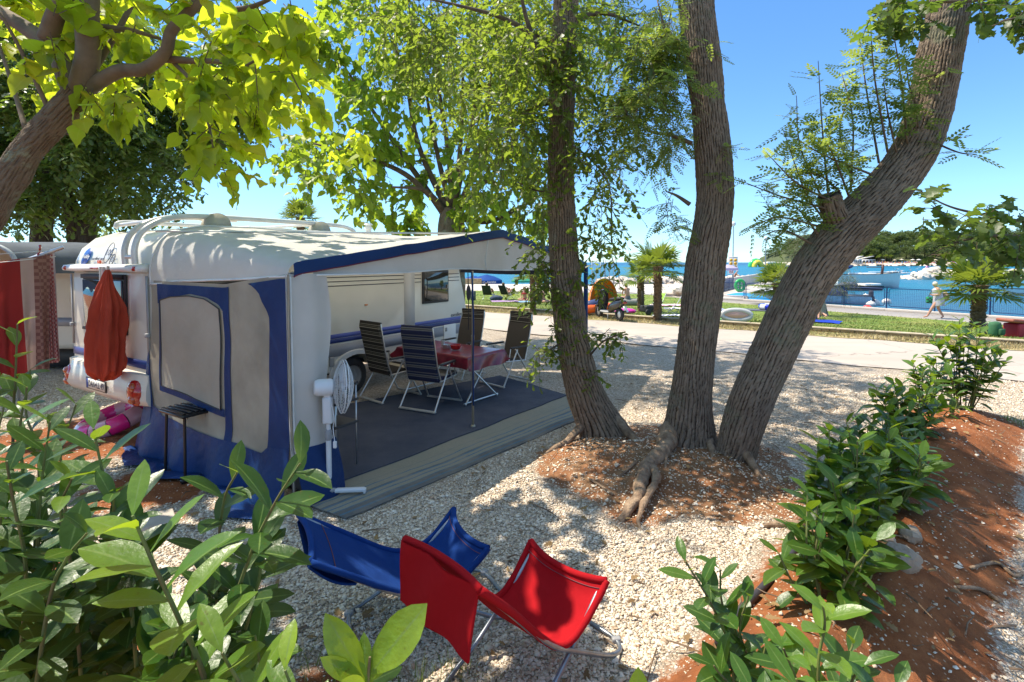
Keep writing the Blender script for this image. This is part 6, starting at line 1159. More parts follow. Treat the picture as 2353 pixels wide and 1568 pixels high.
# ---- rocks: breakwater, pier, islet
M_WROCK = M('white_limestone', (.66, .60, .52), .9, var=.15, vs=.6, bmp=.6, bs=4, bd=.15, col2=(.46, .36, .27))
protos = [rockmesh((1, .85, .75), 20+k, 16, 10).build('rock', M_WROCK, smooth=28) for k in range(5)]; used = [0]*5
def rock(x, y, z, r, label, group):
    k = random.randrange(5); o = protos[k] if not used[k] else protos[k].copy()
    if used[k]: COL.objects.link(o)
    used[k] = 1; o.location = (x, y, z); o.scale = (r*random.uniform(.8, 1.3), r*random.uniform(.8, 1.2), r*random.uniform(.7, 1)); o.rotation_euler = (random.uniform(-.4, .4), random.uniform(-.4, .4), random.uniform(0, 6.3)); tag(o, label, 'rock', group)
for i in range(64):
    x = 10.3+11.5*random.random(); rock(x, 59.6+random.uniform(-.1, 3.2), ZP+random.uniform(-.35, .35), random.uniform(.45, .95), 'pale limestone boulder of the breakwater behind the plaza', 'boulders behind the plaza')
for i in range(70):
    t_ = 37*random.random(); w = -1.0-2.2*random.random(); p = pier(t_, w); rock(p[0], p[1], ZP-.1+(.45 if w > -2 else .0)+random.uniform(-.25, .35), random.uniform(.5, .95), 'white boulder heaped against the seaward side of the pier', 'boulders along the pier')
for i in range(60):
    x = 84+24*random.random(); e = min(1, (x-83)/9); rock(x, 110+random.uniform(-2.5, 2.5), -1.5+e*random.uniform(-.2, 1.9), random.uniform(.8, 1.6), 'boulder of the rocky islet in the bay', 'boulders of the islet')
for i in range(22): rock(112+16*random.random(), 116+random.uniform(-2, 2), -1.5+random.uniform(-.2, 1.6), random.uniform(.8, 1.6), 'boulder of the second rock heap right of the islet', 'boulders right of the islet')
s = MB(); s.box((-10, 59.0, ZP+.25), (13, .5, .75), bev=.03); tag(s.build('sea_wall', M_STONE), 'low stone wall at the sea edge, seen under the awning', 'wall')
# ---- lamps, sign, screen
M_LAMP = M('galvanised', (.34, .36, .38), .5, .5); M_GLOBE = M('lamp_globe', (.8, .8, .78), .3)
def lamp(label, px, py, Y, h):
    p = Q(px, py, Y); t = thing('street_lamp', label, 'lamp', (p[0], p[1], ZP)); s = MB(); s.tube([(0, 0, 0), (0, 0, h*.4), (0, 0, h)], [.09, .06, .045], 8); s.build('post', M_LAMP, t, smooth=60, local=True); s = MB(); s.ell((0, 0, h+.18), (.22, .22, .24)); s.build('globe', M_GLOBE, t, smooth=180, local=True)
lamp('tall lamp post on the pier beside the pictogram sign', 1683, 655, 52, 6.2); lamp('lamp post with globe further out along the pier', 1758, 640, 62, 5.2)
p = Q(1684, 650, 50.5); sg = thing('beach_sign', 'white sign of round yellow pictograms above a no smoking panel', 'sign', (p[0], p[1], ZP), R(-18)); s = MB(); s.tube([(.05, .04, 0), (.05, .04, 3.1)], .035, 8); s.build('post', M_LAMP, sg, local=True)
M_SW = M('sign_white', (.80, .80, .78), .5, var=.02); M_SY = M('sign_yellow', (.80, .42, .01), .5, var=.02); M_SB = M('sign_blue', (.02, .10, .42), .5); M_SR = M('sign_red', (.6, .02, .02), .5)
s = MB(); s.box((0, 0, 2.45), (.84, .03, 1.2), bev=.01); so_ = s.build('panel', M_SW, sg, local=True); rxx = rotm(R(90), 0, 0)
for i in range(6):
    x, z = (-.2, .2)[i % 2], 2.72-.34*(i//2); s = MB(); s.lathe([(0.001, .018), (.15, .018), (.15, 0)], 20, (x, -.012, z), rxx, caps=False); s.build('pictogram', M_SB if i == 4 else M_SY, so_, local=True)
    s = MB(); s.box((x, -.033, z-.02), (.13, .004, .05), rotm(0, .3*(i % 2), 0)); s.ell((x+.05, -.034, z+.03), (.03, .004, .03), n=8, m=5); s.build('figure', M_SW if i == 4 else M_INK, so_, local=True)
s = MB(); s.box((0, -.018, 2.97), (.7, .004, .06)); s.build('heading', M('sign_grey', (.25, .25, .27), .5), so_, local=True)
s = MB(); s.box((-.18, 0, 1.58), (.44, .03, .46), bev=.01); s2 = s.build('panel', M_SW, sg, local=True); a = np.linspace(0, 6.283, 25); s = MB(); s.tube(np.stack([-.18+.15*np.cos(a), -.02+0*a, 1.58+.15*np.sin(a)], 1), .02, 5); s.tube([(-.28, -.022, 1.68), (-.08, -.022, 1.48)], .018, 5); s.build('prohibition_ring', M_SR, s2, local=True); s = MB(); s.box((-.18, -.018, 1.57), (.2, .005, .035)); s.build('figure', M_INK, s2, local=True)
p = Q(1385, 648, 56); sc_ = thing('lattice_screen', 'tall grey steel lattice screen at the sea edge behind the oak trunk', 'screen', (p[0], p[1], ZP)); s = MB()
for k in range(6): s.tube([(-1.2+.48*k, 0, 0), (-1.2+.48*k, 0, 2.75)], .045, 5)
s.build('posts', M_LAMP, sc_, local=True); s = MB()
for k in range(24): s.tube([(-1.2+.1*k, .05, .1), (-1.2+.1*k, .05, 2.7)], .012, 3)
for k in range(6): s.tube([(-1.2, .05, .2+.5*k), (1.2, .05, .2+.5*k)], .015, 3)
s.build('mesh', M_LAMP, sc_, local=True)
# ---- scooter
fw_, rw_ = G(1375.3, 729.4, .03), G(1425, 738, .03); mid = (fw_+rw_)/2; SA = math.atan2(*(fw_-rw_)[[1, 0]]); sct = thing('scooter', 'black motor scooter parked on the dry verge behind the oak trunk', 'scooter', (mid[0], mid[1], .03), SA)
M_SCB = M('scooter_black', (.022, .022, .026), .25, coat=.6, var=.2); M_TYRE = M_DARK
for x, w in ((.64, .055), (-.64, .065)):
    s = MB(); s.lathe([(.13, -w*.9), (.19, -w), (.22, -w*.6), (.228, 0), (.22, w*.6), (.19, w), (.13, w*.9)], 24, (x, 0, .228), rxx, caps=False); o = s.build('wheel', M_TYRE, sct, smooth=50, local=True); s = MB(); s.lathe([(.001, -.03), (.05, -.035), (.135, -.02), (.135, .02), (.05, .035), (.001, .03)], 18, (x, 0, .228), rxx); s.build('rim', M_ALU, o, smooth=40, local=True)
def loft(secs, name, mat, par, n=16, pw=2.6):
    a = np.arange(n)*2*np.pi/n; P = [[[x, w*np.sign(math.cos(t))*abs(math.cos(t))**(2/pw), z+h*np.sign(math.sin(t))*abs(math.sin(t))**(2/pw)] for t in a] for x, z, w, h in secs]; s = MB(); s.grid(np.array(P), closev=True, caps=True); return s.build(name, mat, par, smooth=50, local=True, fix=True)
loft([(-.95, .70, .05, .05), (-.86, .66, .13, .10), (-.6, .58, .17, .16), (-.3, .50, .16, .17), (-.12, .40, .14, .16), (-.08, .3, .12, .08)], 'rear_body', M_SCB, sct); loft([(-.14, .27, .15, .05), (.1, .26, .17, .045), (.36, .28, .16, .05)], 'footboard', M_GREYP, sct)
loft([(-.80, .80, .08, .03), (-.7, .80, .14, .055), (-.4, .76, .14, .06), (-.15, .73, .11, .05), (-.08, .70, .06, .03)], 'seat', M_DARK, sct)
s = MB(); zz = np.linspace(.26, 1.02, 8); s.grid(np.array([[[.36+.20*(1-((z-.3)/.75))*.6-.02+.06*abs(y)**2*-1, y*.23*(1-.35*abs(z-.62)/.4), z] for y in np.linspace(-1, 1, 9)] for z in zz])); s.grid(np.array([[[.45+.20*(1-((z-.3)/.75))*.6-.12*abs(y)**2, y*.23*(1-.35*abs(z-.62)/.4), z] for y in np.linspace(-1, 1, 9)] for z in zz])); s.build('leg_shield', M_SCB, sct, smooth=60, local=True)
loft([(.42, .46, .08, .06), (.62, .50, .10, .05), (.82, .44, .07, .03)], 'front_mudguard', M_SCB, sct); s = MB(); s.tube([(.62, .07, .24), (.56, .06, .5), (.42, .0, .7), (.36, 0, 1.0)], .028, 8); s.build('fork', M_GREYP, sct, smooth=60, local=True)
s = MB(); s.tube(spline([(.22, -.32, 1.04), (.33, -.2, 1.06), (.36, 0, 1.03), (.33, .2, 1.06), (.22, .32, 1.04)], 4), .018, 8); s.build('handlebar', M_DARK, sct, smooth=60, local=True); loft([(.30, 1.02, .10, .05), (.40, 1.0, .12, .07), (.47, .97, .07, .05)], 'headlamp_cowl', M_SCB, sct)
s = MB(); s.box((-.95, 0, .66), (.05, .16, .06), rotm(0, .3, 0), bev=.015); s.build('tail_lamp', M_RED, sct, local=True); s = MB(); s.box((-.97, 0, .47), (.01, .15, .15), rotm(0, .3, 0)); s.build('number_plate', M_SW, sct, local=True); s = MB(); s.tube([(-.15, -.16, .25), (-.4, -.17, .27), (-.85, -.18, .36)], [.025, .055, .05], 10); s.build('exhaust', M_ALU, sct, smooth=50, local=True); s = MB(); s.tube([(-.1, .12, .25), (-.2, .2, .0)], .012, 6); s.build('stand', M_GREYP, sct, local=True)
s = MB(); s.box((-.45, -.172, .60), (.22, .006, .07), rotm(0, .25, 0)); s.build('decal', M_GREYP, sct, local=True)
# ---- people
M_SKIN = M('skin', (.50, .27, .18), .55, var=.08, vs=6); M_TAN = M('tanned_skin', (.36, .17, .10), .55, var=.08, vs=6)
def body_(parent, ed, skin, name='body', sub=2):
    """one continuous skinned figure: ed is {joint: (pos, radius, parent joint)}"""
    ks = list(ed); me = bpy.data.meshes.new('fig'); me.from_pydata([ed[k][0] for k in ks], [(ks.index(ed[k][2]), i) for i, k in enumerate(ks) if ed[k][2]], []); o = link('tmp', me); sk = o.modifiers.new('s', 'SKIN'); o.modifiers.new('b', 'SUBSURF').levels = sub
    for i, k in enumerate(ks): r = ed[k][1]; me.skin_vertices[0].data[i].radius = r if hasattr(r, '__len__') else (r, r); me.skin_vertices[0].data[i].use_root = (i == 0)
    bpy.context.view_layer.update(); m2 = bpy.data.meshes.new_from_object(o.evaluated_get(bpy.context.evaluated_depsgraph_get())); bpy.data.objects.remove(o); m2.materials.clear(); m2.materials.append(skin); m2.polygons.foreach_set('use_smooth', np.ones(len(m2.polygons), bool)); m2.name = name; return link(name, m2, parent)
def figure(label, loc, rz, J, skin, hair=(.10, .06, .03), clothes=(), longhair=0, name='person'):
    """J: joint positions; two-sided limbs are given as l_/r_ joints"""
    t = thing(name, label, 'person', loc, rz); ed = {'pelvis': (J['pelvis'], (.15, .12), None), 'waist': (J['waist'], (.125, .10), 'pelvis'), 'chest': (J['chest'], (.155, .115), 'waist'), 'neck': (J['neck'], .055, 'chest'), 'chin': (np.array(J['neck'])*.55+np.array(J['head'])*.45, .062, 'neck'), 'head': (J['head'], (.088, .10), 'chin'), 'crown': (np.array(J['head'])*1.9-np.array(J['neck'])*.9-0, .06, 'head')}
    hv = unit(np.array(J['head'])-np.array(J['neck'])); ed['crown'] = (np.array(J['head'])+hv*.08, .065, 'head')
    for q in ('l', 'r'):
        ed[q+'hip'] = (J[q+'hip'], .10, 'pelvis'); ed[q+'knee'] = (J[q+'knee'], .062, q+'hip'); ed[q+'cal'] = (np.array(J[q+'knee'])*.65+np.array(J[q+'foot'])*.35, .058, q+'knee'); ed[q+'foot'] = (J[q+'foot'], .038, q+'cal'); ed[q+'toe'] = (J[q+'toe'], .032, q+'foot')
        ed[q+'sh'] = (J[q+'sh'], .06, 'chest'); ed[q+'el'] = (J[q+'el'], .042, q+'sh'); ed[q+'ha'] = (J[q+'ha'], .03, q+'el'); ed[q+'fi'] = (np.array(J[q+'ha'])+unit(np.array(J[q+'ha'])-np.array(J[q+'el']))*.10, .028, q+'ha')
    body_(t, ed, skin); h = np.array(J['head']); F_ = unit(J.get('face', (1, 0, 0))); s = MB(); s.ell(h+hv*.035-F_*.03, (.105, .098, .108), look(hv, F_), 14, 9); 
    if longhair: s.ell(h-hv*.05-F_*.075, (.07, .08, longhair), look(hv, F_), 12, 8)
    s.build('hair', M('hair_%d' % (hair[0]*1000), hair, .7, var=.2, vs=30), t, smooth=180, local=True)
    for nm, pts, rs, mm in clothes: s = MB(); s.tube(pts, rs, 14); s.build(nm, mm, t, smooth=60, local=True)
    return t
g = GS(2155, 732); M_TUN = checks('tunic_print', (.62, .62, .66), (.10, .13, .30), 9)
wk = figure('blond woman in a pale tunic walking along the promenade', g, math.atan2(.42, -.90), dict(pelvis=(0, 0, .86), waist=(.03, 0, 1.02), chest=(.06, 0, 1.24), neck=(.10, 0, 1.40), head=(.15, 0, 1.51), lhip=(.02, .09, .83), lknee=(.24, .09, .48), lfoot=(.40, .09, .10), ltoe=(.55, .09, .05), rhip=(-.01, -.09, .83), rknee=(-.02, -.09, .45), rfoot=(-.22, -.09, .09), rtoe=(-.12, -.09, .03),
    lsh=(.07, .17, 1.33), lel=(.0, .22, 1.08), lha=(.2, .16, 1.05), rsh=(.05, -.17, 1.33), rel=(-.04, -.23, 1.08), rha=(.17, -.2, 1.06)), M_SKIN, (.75, .66, .48), [('tunic', spline([(.07, 0, 1.38), (.06, 0, 1.25), (.03, 0, 1.02), (0, 0, .85), (-.01, 0, .58)], 4), np.interp(np.linspace(0, 1, 17), [0, .2, .5, .75, 1], [.09, .19, .175, .20, .23]), cloth('tunic_white', (.60, .60, .66), .8, .15, .3, wr=.5))])
c = np.array([.14, -.30, .80]); bag = thing('shopping_bag', 'green checked shopping bag held by the walking blond woman', 'bag', g, math.atan2(.42, -.90)); s = MB(); s.box(c, (.46, .2, .30), bev=.05); s.build('bag_body', checks('green_check', (.015, .28, .12), (.03, .05, .04), 14), bag, local=True); s = MB(); s.tube(spline([c+[-.15, 0, .15], c+[-.05, .03, .42], c+[.02, .05, .45], c+[.15, 0, .15]], 5), .015, 6); s.build('strap', M_DARK, bag, smooth=60, local=True)
b2g = thing('straw_bag', 'woven straw bag on the back of the walking woman', 'bag', g, math.atan2(.42, -.90)); s = MB(); s.ell((-.27, -.12, .98), (.16, .12, .20), n=14, m=9); s.build('bag_body', M('straw', (.45, .30, .20), .9, bmp=.6, bs=60, var=.2), b2g, smooth=180, local=True); s = MB(); s.tube([(-.25, -.14, 1.15), (-.02, -.15, 1.38), (.08, -.17, 1.25)], .014, 5); s.build('strap', M_DARK, b2g, local=True)
SIT = dict(pelvis=(0, 0, .13), waist=(.03, 0, .3), chest=(.05, 0, .52), neck=(.06, 0, .68), head=(.09, 0, .79), lhip=(.06, .1, .12), lknee=(.34, .34, .14), lfoot=(.32, -.05, .06), ltoe=(.36, -.15, .04), rhip=(.06, -.1, .12), rknee=(.34, -.34, .14), rfoot=(.38, .08, .06), rtoe=(.4, .18, .04), lsh=(.05, .18, .61), lel=(.0, .26, .36), lha=(.12, .28, .16), rsh=(.05, -.18, .61), rel=(-.02, -.24, .36), rha=(.18, -.2, .2))
M_BIK = M('bikini_red', (.45, .02, .03), .6); g = GS(1206, 692); figure('woman in a red bikini sitting cross legged on the lawn', g, R(-110), SIT, M_SKIN, (.16, .09, .05), [('bikini_top', [(.04, 0, .49), (.05, 0, .55)], [.175, .165], M_BIK), ('bikini_bottom', [(0, 0, .08), (0, 0, .2)], [.16, .15], M_BIK)], .12)
g = GS(1246, 696); figure('bare backed person sitting low behind the fan palms', g, R(-30), dict(SIT, head=(.16, 0, .76), neck=(.11, 0, .66)), M_SKIN, (.20, .12, .07), [('shorts', [(0, 0, .07), (0, 0, .24)], [.17, .155], M('violet_shorts', (.10, .05, .14), .8))])
LOG = GS(1442, 702); s = MB(); s.tube([LOG+[-.75, .1, .2], LOG+[-.3, 0, .2], LOG+[.75, -.1, .2]], [.19, .2, .2], 16); tag(s.build('bench_log', M('log_grey', (.28, .27, .25), .8, bmp=.4, var=.15), smooth=40), 'grey cylinder shaped seat on the lawn under the sitting man', 'bench')
figure('man with a hair bun sitting with his bare back turned on the grey seat', LOG+[0, 0, .37], R(115), dict(pelvis=(0, 0, .10), waist=(.02, 0, .27), chest=(.09, 0, .50), neck=(.14, 0, .66), head=(.19, 0, .77), lhip=(.06, .1, .09), lknee=(.42, .13, .10), lfoot=(.40, .12, -.32), ltoe=(.54, .12, -.35), rhip=(.06, -.1, .09), rknee=(.42, -.13, .10), rfoot=(.40, -.12, -.32), rtoe=(.54, -.12, -.35), lsh=(.1, .18, .58), lel=(.22, .22, .36), lha=(.38, .08, .26), rsh=(.1, -.18, .58), rel=(.22, -.22, .36), rha=(.38, -.08, .26)), M_SKIN, (.06, .04, .03), [('shorts', [(.0, 0, .02), (.0, 0, .17)], [.17, .155], M('grey_shorts', (.12, .12, .14), .8))], .05)
p = Q(1687, 656, 53); figure('bare chested man in dark trousers leaning on the pier railing', (p[0], p[1], ZP), R(-20), dict(pelvis=(0, 0, .92), waist=(.04, 0, 1.08), chest=(.14, 0, 1.30), neck=(.22, 0, 1.45), head=(.28, 0, 1.55), lhip=(0, .09, .9), lknee=(.02, .1, .5), lfoot=(0, .1, .08), ltoe=(.14, .1, .03), rhip=(0, -.09, .9), rknee=(.03, -.1, .5), rfoot=(-.03, -.1, .08), rtoe=(.11, -.1, .03), lsh=(.16, .19, 1.38), lel=(.3, .23, 1.15), lha=(.48, .18, 1.12), rsh=(.16, -.19, 1.38), rel=(.3, -.23, 1.15), rha=(.48, -.18, 1.12)), M_TAN, (.55, .53, .5), [('trousers', [(.0, .0, 1.02), (0, 0, .85)], [.165, .18], M('dark_trousers', (.04, .05, .09), .8)), ('trouser_leg', [(0, .09, .86), (.02, .1, .5), (0, .1, .1)], [.11, .085, .07], M('dark_trousers', (.04, .05, .09), .8)), ('trouser_leg', [(0, -.09, .86), (.03, -.1, .5), (-.03, -.1, .1)], [.11, .085, .07], M('dark_trousers', (.04, .05, .09), .8))])
LIE = dict(pelvis=(0, 0, .13), waist=(-.17, 0, .13), chest=(-.38, 0, .15), neck=(-.56, 0, .17), head=(-.67, 0, .19), face=(0, 0, 1), lhip=(.06, .09, .12), lknee=(.36, .1, .42), lfoot=(.62, .1, .07), ltoe=(.76, .1, .06), rhip=(.06, -.09, .12), rknee=(.48, -.1, .12), rfoot=(.90, -.1, .07), rtoe=(.93, -.1, .16), lsh=(-.44, .18, .14), lel=(-.3, .34, .08), lha=(-.1, .3, .06), rsh=(-.44, -.18, .14), rel=(-.3, -.34, .08), rha=(-.1, -.3, .06))
g = GS(1868, 737); q = GS(1893, 717); figure('sunbather lying with bent knee behind the leaning ash trunk', (g*.7+q*.3), math.atan2(*(g-q)[[1, 0]]), LIE, M_SKIN, (.1, .07, .05), [('shorts', [(-.06, 0, .13), (.12, 0, .13)], [.15, .16], M('blue_shorts', (.03, .08, .35), .8))])
LM_ = M('lounger_fabric', (.025, .035, .03), .8)
def lounger(label, px, py, rz, plabel, skin):
    g = GS(px, py); t = thing('folding_lounger', label, 'lounger', g, rz, 'loungers on the lawn'); s = MB(); s.grid(np.array([[[x, y, z] for y in (-.28, -.1, .1, .28)] for x, z in ((-.62, .98), (-.35, .55), (-.25, .36), (.2, .32), (.75, .38))])); s.build('sling', LM_, t, smooth=180, local=True)
    for y in (-.29, .29): s = MB(); s.tube([(-.64, y, 1.0), (-.25, y, .36), (.78, y, .38)], .014, 6); s.tube([(.5, y, 0), (-.1, y, .37)], .014, 6); s.tube([(-.45, y, 0), (.1, y, .34)], .014, 6); s.build('side_frame', M_ALU, t, local=True)
    if plabel: figure(plabel, g+[0, 0, .30], rz, dict(pelvis=(0, 0, .13), waist=(-.14, 0, .24), chest=(-.28, 0, .44), neck=(-.37, 0, .60), head=(-.38, 0, .72), lhip=(.06, .09, .12), lknee=(.38, .1, .46), lfoot=(.62, .1, .15), ltoe=(.74, .1, .12), rhip=(.06, -.09, .12), rknee=(.42, -.1, .42), rfoot=(.66, -.1, .15), rtoe=(.78, -.1, .12), lsh=(-.3, .18, .52), lel=(-.15, .3, .36), lha=(.08, .28, .34), rsh=(-.3, -.18, .52), rel=(-.15, -.3, .36), rha=(.08, -.28, .34)), skin, (.14, .09, .05))
lounger('dark folding lounger beside the backpack, seen from behind', 1123, 689, R(75), 'sunbather in the lounger beside the grey backpack', M_TAN); lounger('dark folding lounger next to the woman in the red bikini', 1165, 689, R(55), 'sunbather with raised knees in the lounger near the red bikini', M_SKIN)
g = GS(1739, 739); t = thing('camp_bed', 'grey camp bed on the lawn carrying a blue ring', 'camp bed', g, R(-20)); s = MB(); s.box((0, 0, .40), (1.75, .66, .035), bev=.015); s.build('bed_cloth', M('bed_grey', (.10, .11, .13), .7), t, local=True)
for x in (-.7, .7):
    for y in (-.3, .3): s = MB(); s.tube([(x, y, .4), (x*1.05, y, 0)], .014, 6); s.build('leg', M_ALU, t, local=True)
def ring(label, c, R0, r, mats, tilt=0, n=10, name='swim_ring', cat='swim ring'):
    s = MB(); A = rotm(tilt, 0, 0)
    for k in range(n): q = np.linspace(k, k+1, 4)*2*np.pi/n; s.tube((np.stack([R0*np.cos(q), R0*np.sin(q), 0*q], 1) @ A.T)+c, r, 9, caps=False, mi=k % len(mats))
    return tag(s.build(name, mats, smooth=180), label, cat)
VN = lambda n, c: M('vinyl_'+n, c, .25, coat=.5, var=.05)
ring('blue inflatable ring with white dots lying on the camp bed', g+[.45, -.05, .52], .30, .10, [VN('blue', (.01, .03, .5)), VN('blue', (.01, .03, .5)), VN('white', (.75, .75, .75))]); ring('green and violet swim ring propped beside the grey dinghy', GS(1657, 737)+[0, 0, .17], .28, .085, [VN('green', (.35, .7, .25)), VN('lilac', (.45, .45, .65)), VN('palewhite', (.6, .68, .7))], R(35))
g = GS(1692, 740); t = thing('inflatable_dinghy', 'grey inflatable dinghy on its side on the lawn near the camp bed', 'dinghy', g, R(-12)); s = MB(); a = np.linspace(0, np.pi*2, 33); s.tube(np.stack([.46*np.cos(a), .02*np.sin(a), .22+.17*np.sin(a)], 1), .08, 12, caps=False); s.build('tube', VN('grey', (.50, .50, .48)), t, smooth=180, local=True); s = MB(); s.ell((0, .02, .22), (.44, .10, .17)); s.build('floor', VN('coral', (.62, .36, .28)), t, smooth=180, local=True)
# ---- tents, parasols, beach clutter
def dome(label, px, py, w, h, mats, rz=0, name='beach_tent', d=.8):
    g = GS(px, py); t = thing(name, label, 'tent', g, rz); u, v = np.linspace(0, np.pi, 17), np.linspace(0, np.pi/2, 9); s = MB()
    for i in range(16): P = np.array([[[w*math.cos(q)*math.cos(e), d*math.sin(e)*(1 if k else 1), h*math.sin(q)*math.cos(e)] for e in v] for k, q in enumerate(u[i:i+2])]); s.grid(P, mi=1 if 5 < i < 10 and len(mats) > 1 else 0)
    s.build('canopy', mats, t, smooth=180, local=True); s = MB(); s.tube(np.array([[w*math.cos(q), 0, h*math.sin(q)] for q in u]), .015, 6); s.build('hoop', M_GREYP, t, local=True); return t
dome('orange and yellow beach shell tent behind the scooter', 1388, 692, 1.0, 1.45, [M('tent_orange', (.85, .20, .01), .6, var=.05), M('tent_yellow', (.85, .55, .02), .6, var=.05)], R(20), d=1.0)
def parasol(label, px, py, w, h, mat, seed, n=8, rim=.22, at=None):
    g = GS(px, py) if at is None else np.r_[Q(px, py, at)[:2], -1.5]; t = thing('beach_parasol', label, 'parasol', g, R(20*seed)); s = MB(); s.tube([(0, 0, 0), (0, 0, h)], .022, 8); s.build('pole', M_WHITE, t, local=True); a = np.arange(n+1)*2*np.pi/n; rows = []
    for k, z in ((.02, h), (.5, h-.12*w), (.9, h-.30*w), (1, h-.36*w)): rows.append(np.stack([w*k*np.cos(a), w*k*np.sin(a), 0*a+z], 1))
    q = rows[-1].copy(); q[:, 2] -= rim; rows.append(q); s = MB(); s.grid(np.array(rows)); s.build('canopy', mat, t, smooth=25, local=True); return t, g
t, g = parasol('blue parasol with white lettering on its rim above the loungers', 1118, 672, 1.85, 2.15, cloth('parasol_blue', (.015, .075, .30), .7, .25, .1), 0, rim=.42, at=61)
for w_, a_ in (('HOLLAND', -112), ('BAVARIA', -67)): a = R(a_); textobj(w_, .34, M_WHITE, t, (1.76*math.cos(a), 1.76*math.sin(a), 2.15-.36*1.85-.21), (R(90), 0, a+R(90)), sx=.8)
parasol('second blue parasol, cut off by the caravan front', 1088, 676, 1.5, 2.0, cloth('parasol_blue2', (.02, .09, .33), .7, .25, .1), 1, at=62); parasol('green parasol behind the fan palms', 1202, 668, 1.4, 1.95, cloth('parasol_green', (.04, .36, .24), .7, .3, .1), 2, at=61); parasol('pale lilac parasol at the pier entrance', 1671, 664, .95, 2.3, cloth('parasol_lilac', (.52, .46, .66), .7, .3, .05), 3)
def lump(name, label, cat, px, py, r, mat, jit=.06, dz=.8, rz=0, kind='surf'):
    g = GS(px, py); s = MB(); s.ell((0, 0, r[2]*dz), r, None, 16, 10, jit=jit); o = s.build(name, mat, smooth=180); o.location = g; o.rotation_euler = (0, 0, rz); return tag(o, label, cat)
def pack(label, px, py, c1, h=.5, rz=0):
    g = GS(px, py); t = thing('backpack', label, 'backpack', g, rz); s = MB(); s.box((0, 0, h/2), (.34, .24, h), bev=.10); s.build('bag_body', M('pack_%d' % int(px), c1, .8, var=.2), t, local=True); s = MB(); s.box((0, -.15, h*.34), (.26, .10, h*.45), bev=.04); s.build('pocket', M('pack_%dp' % int(px), tuple(x*.7 for x in c1), .8), t, local=True); s = MB()
    s.tube(spline([(-.1, .12, h*.85), (-.12, .22, h*.5), (-.1, .13, h*.12)], 4), .018, 5); s.tube(spline([(.1, .12, h*.85), (.12, .22, h*.5), (.1, .13, h*.12)], 4), .018, 5); s.build('strap', M_DARK, t, local=True)
pack('grey backpack standing on the lawn left of the loungers', 1087, 690, (.12, .14, .13), .6); pack('green backpack slumped at the lawn edge near the big palm', 2285, 774, (.05, .16, .07), .42, .5)
lump('beach_bag', 'dark blue beach bag on the lawn between the loungers', 'bag', 1140, 691, (.40, .22, .2), M('bag_navy', (.05, .07, .12), .8, var=.3))
def spread(label, px, py, w, l, rz, mat, kind='beach_towel'):
    g = GS(px, py); u, v = np.meshgrid(np.linspace(-w, w, 18), np.linspace(-l, l, 24), indexing='ij'); s = MB(); s.grid(np.stack([u, v, .035+.025*fbm(np.stack([u*3, v*3, 0*u+px], 2), 2)], 2)); o = s.build(kind, mat, smooth=180); o.location = g+[0, 0, .03]; o.rotation_euler = (0, 0, rz); tag(o, label, 'towel')
spread('violet patterned beach towel spread beside the dark loungers', 1160, 694, .8, .4, .2, checks('towel_violet', (.16, .06, .22), (.5, .35, .5), 9)); spread('pale blue towel under the woman in the red bikini', 1208, 695, .7, .45, .1, TW('towel_paleblue', (.25, .42, .62))); spread('blue towel beneath the sunbather behind the leaning trunk', 1866, 740, .5, .9, .9, TW('towel_blue', (.02, .06, .45)))
spread('pink and white towel spread on the lawn behind the palms', 1545, 703, 1.2, .5, .1, checks('towel_pinkwhite', (.75, .72, .7), (.75, .25, .35), 6)); 
g = GS(1362, 726); s = MB(); s.ell((0, 0, .2), (.85, .32, .22), rotm(0, -.12, 0), 18, 10); o = s.build('kayak', [M('float_orange', (.80, .13, .01), .3, coat=.5)], smooth=180); o.location = g; tag(o, 'orange and navy inflatable boat half hidden by the oak trunk', 'inflatable boat'); s = MB(); s.ell((0, 0, .32), (.55, .24, .2), rotm(0, -.25, 0), 16, 9); o2 = s.build('deck', VN('navy', (.03, .04, .12)), o, smooth=180, local=True)
g = GS(1367, 712); t = thing('cool_box', 'turquoise cool box between the oak trunk and the scooter', 'cool box', g, .3); s = MB(); s.box((0, 0, .17), (.5, .34, .34), bev=.03); s.build('box', M('cool_box_blue', (.05, .42, .55), .4), t, local=True); s = MB(); s.box((0, 0, .37), (.52, .36, .07), bev=.02); s.build('lid', M_WHITE, t, local=True)
lump('float_mat', 'magenta inflatable float on the lawn behind the scooter wheel', 'float', 1437, 721, (.45, .28, .12), VN('magenta', (.8, .03, .42)), 0)
g = GS(1493, 724); t = thing('hand_cart', 'small black folding cart between the two fan palms', 'cart', g, .5); s = MB(); s.box((0, 0, .25), (.7, .4, .25), bev=.04); s.build('basket', M_DARK, t, local=True)
for x in (-.28, .28): s = MB(); s.lathe([(.04, -.03), (.13, -.03), (.13, .03), (.04, .03)], 14, (x, -.22, .13), rxx); s.build('wheel', M_DARK, t, local=True)
s = MB(); s.tube([(-.35, 0, .3), (-.42, 0, .95)], .014, 5); s.build('handle', M_DARK, t, local=True)
def deck(label, px, py, rz, mat):
    g = GS(px, py); t = thing('beach_chair', label, 'chair', g, rz, 'folding chairs on the lawn'); s = MB(); s.grid(np.array([[[x, y, z] for y in (-.25, 0, .25)] for x, z in ((-.45, .85), (-.25, .45), (-.15, .28), (.25, .30))])); s.build('sling', mat, t, smooth=180, local=True)
    for y in (-.26, .26): s = MB(); s.tube([(-.46, y, .87), (-.15, y, .28), (.27, y, .30)], .013, 5); s.tube([(.2, y, 0), (-.2, y, .45)], .013, 5); s.tube([(-.35, y, 0), (.2, y, .30)], .013, 5); s.build('side_frame', M_ALU, t, local=True)
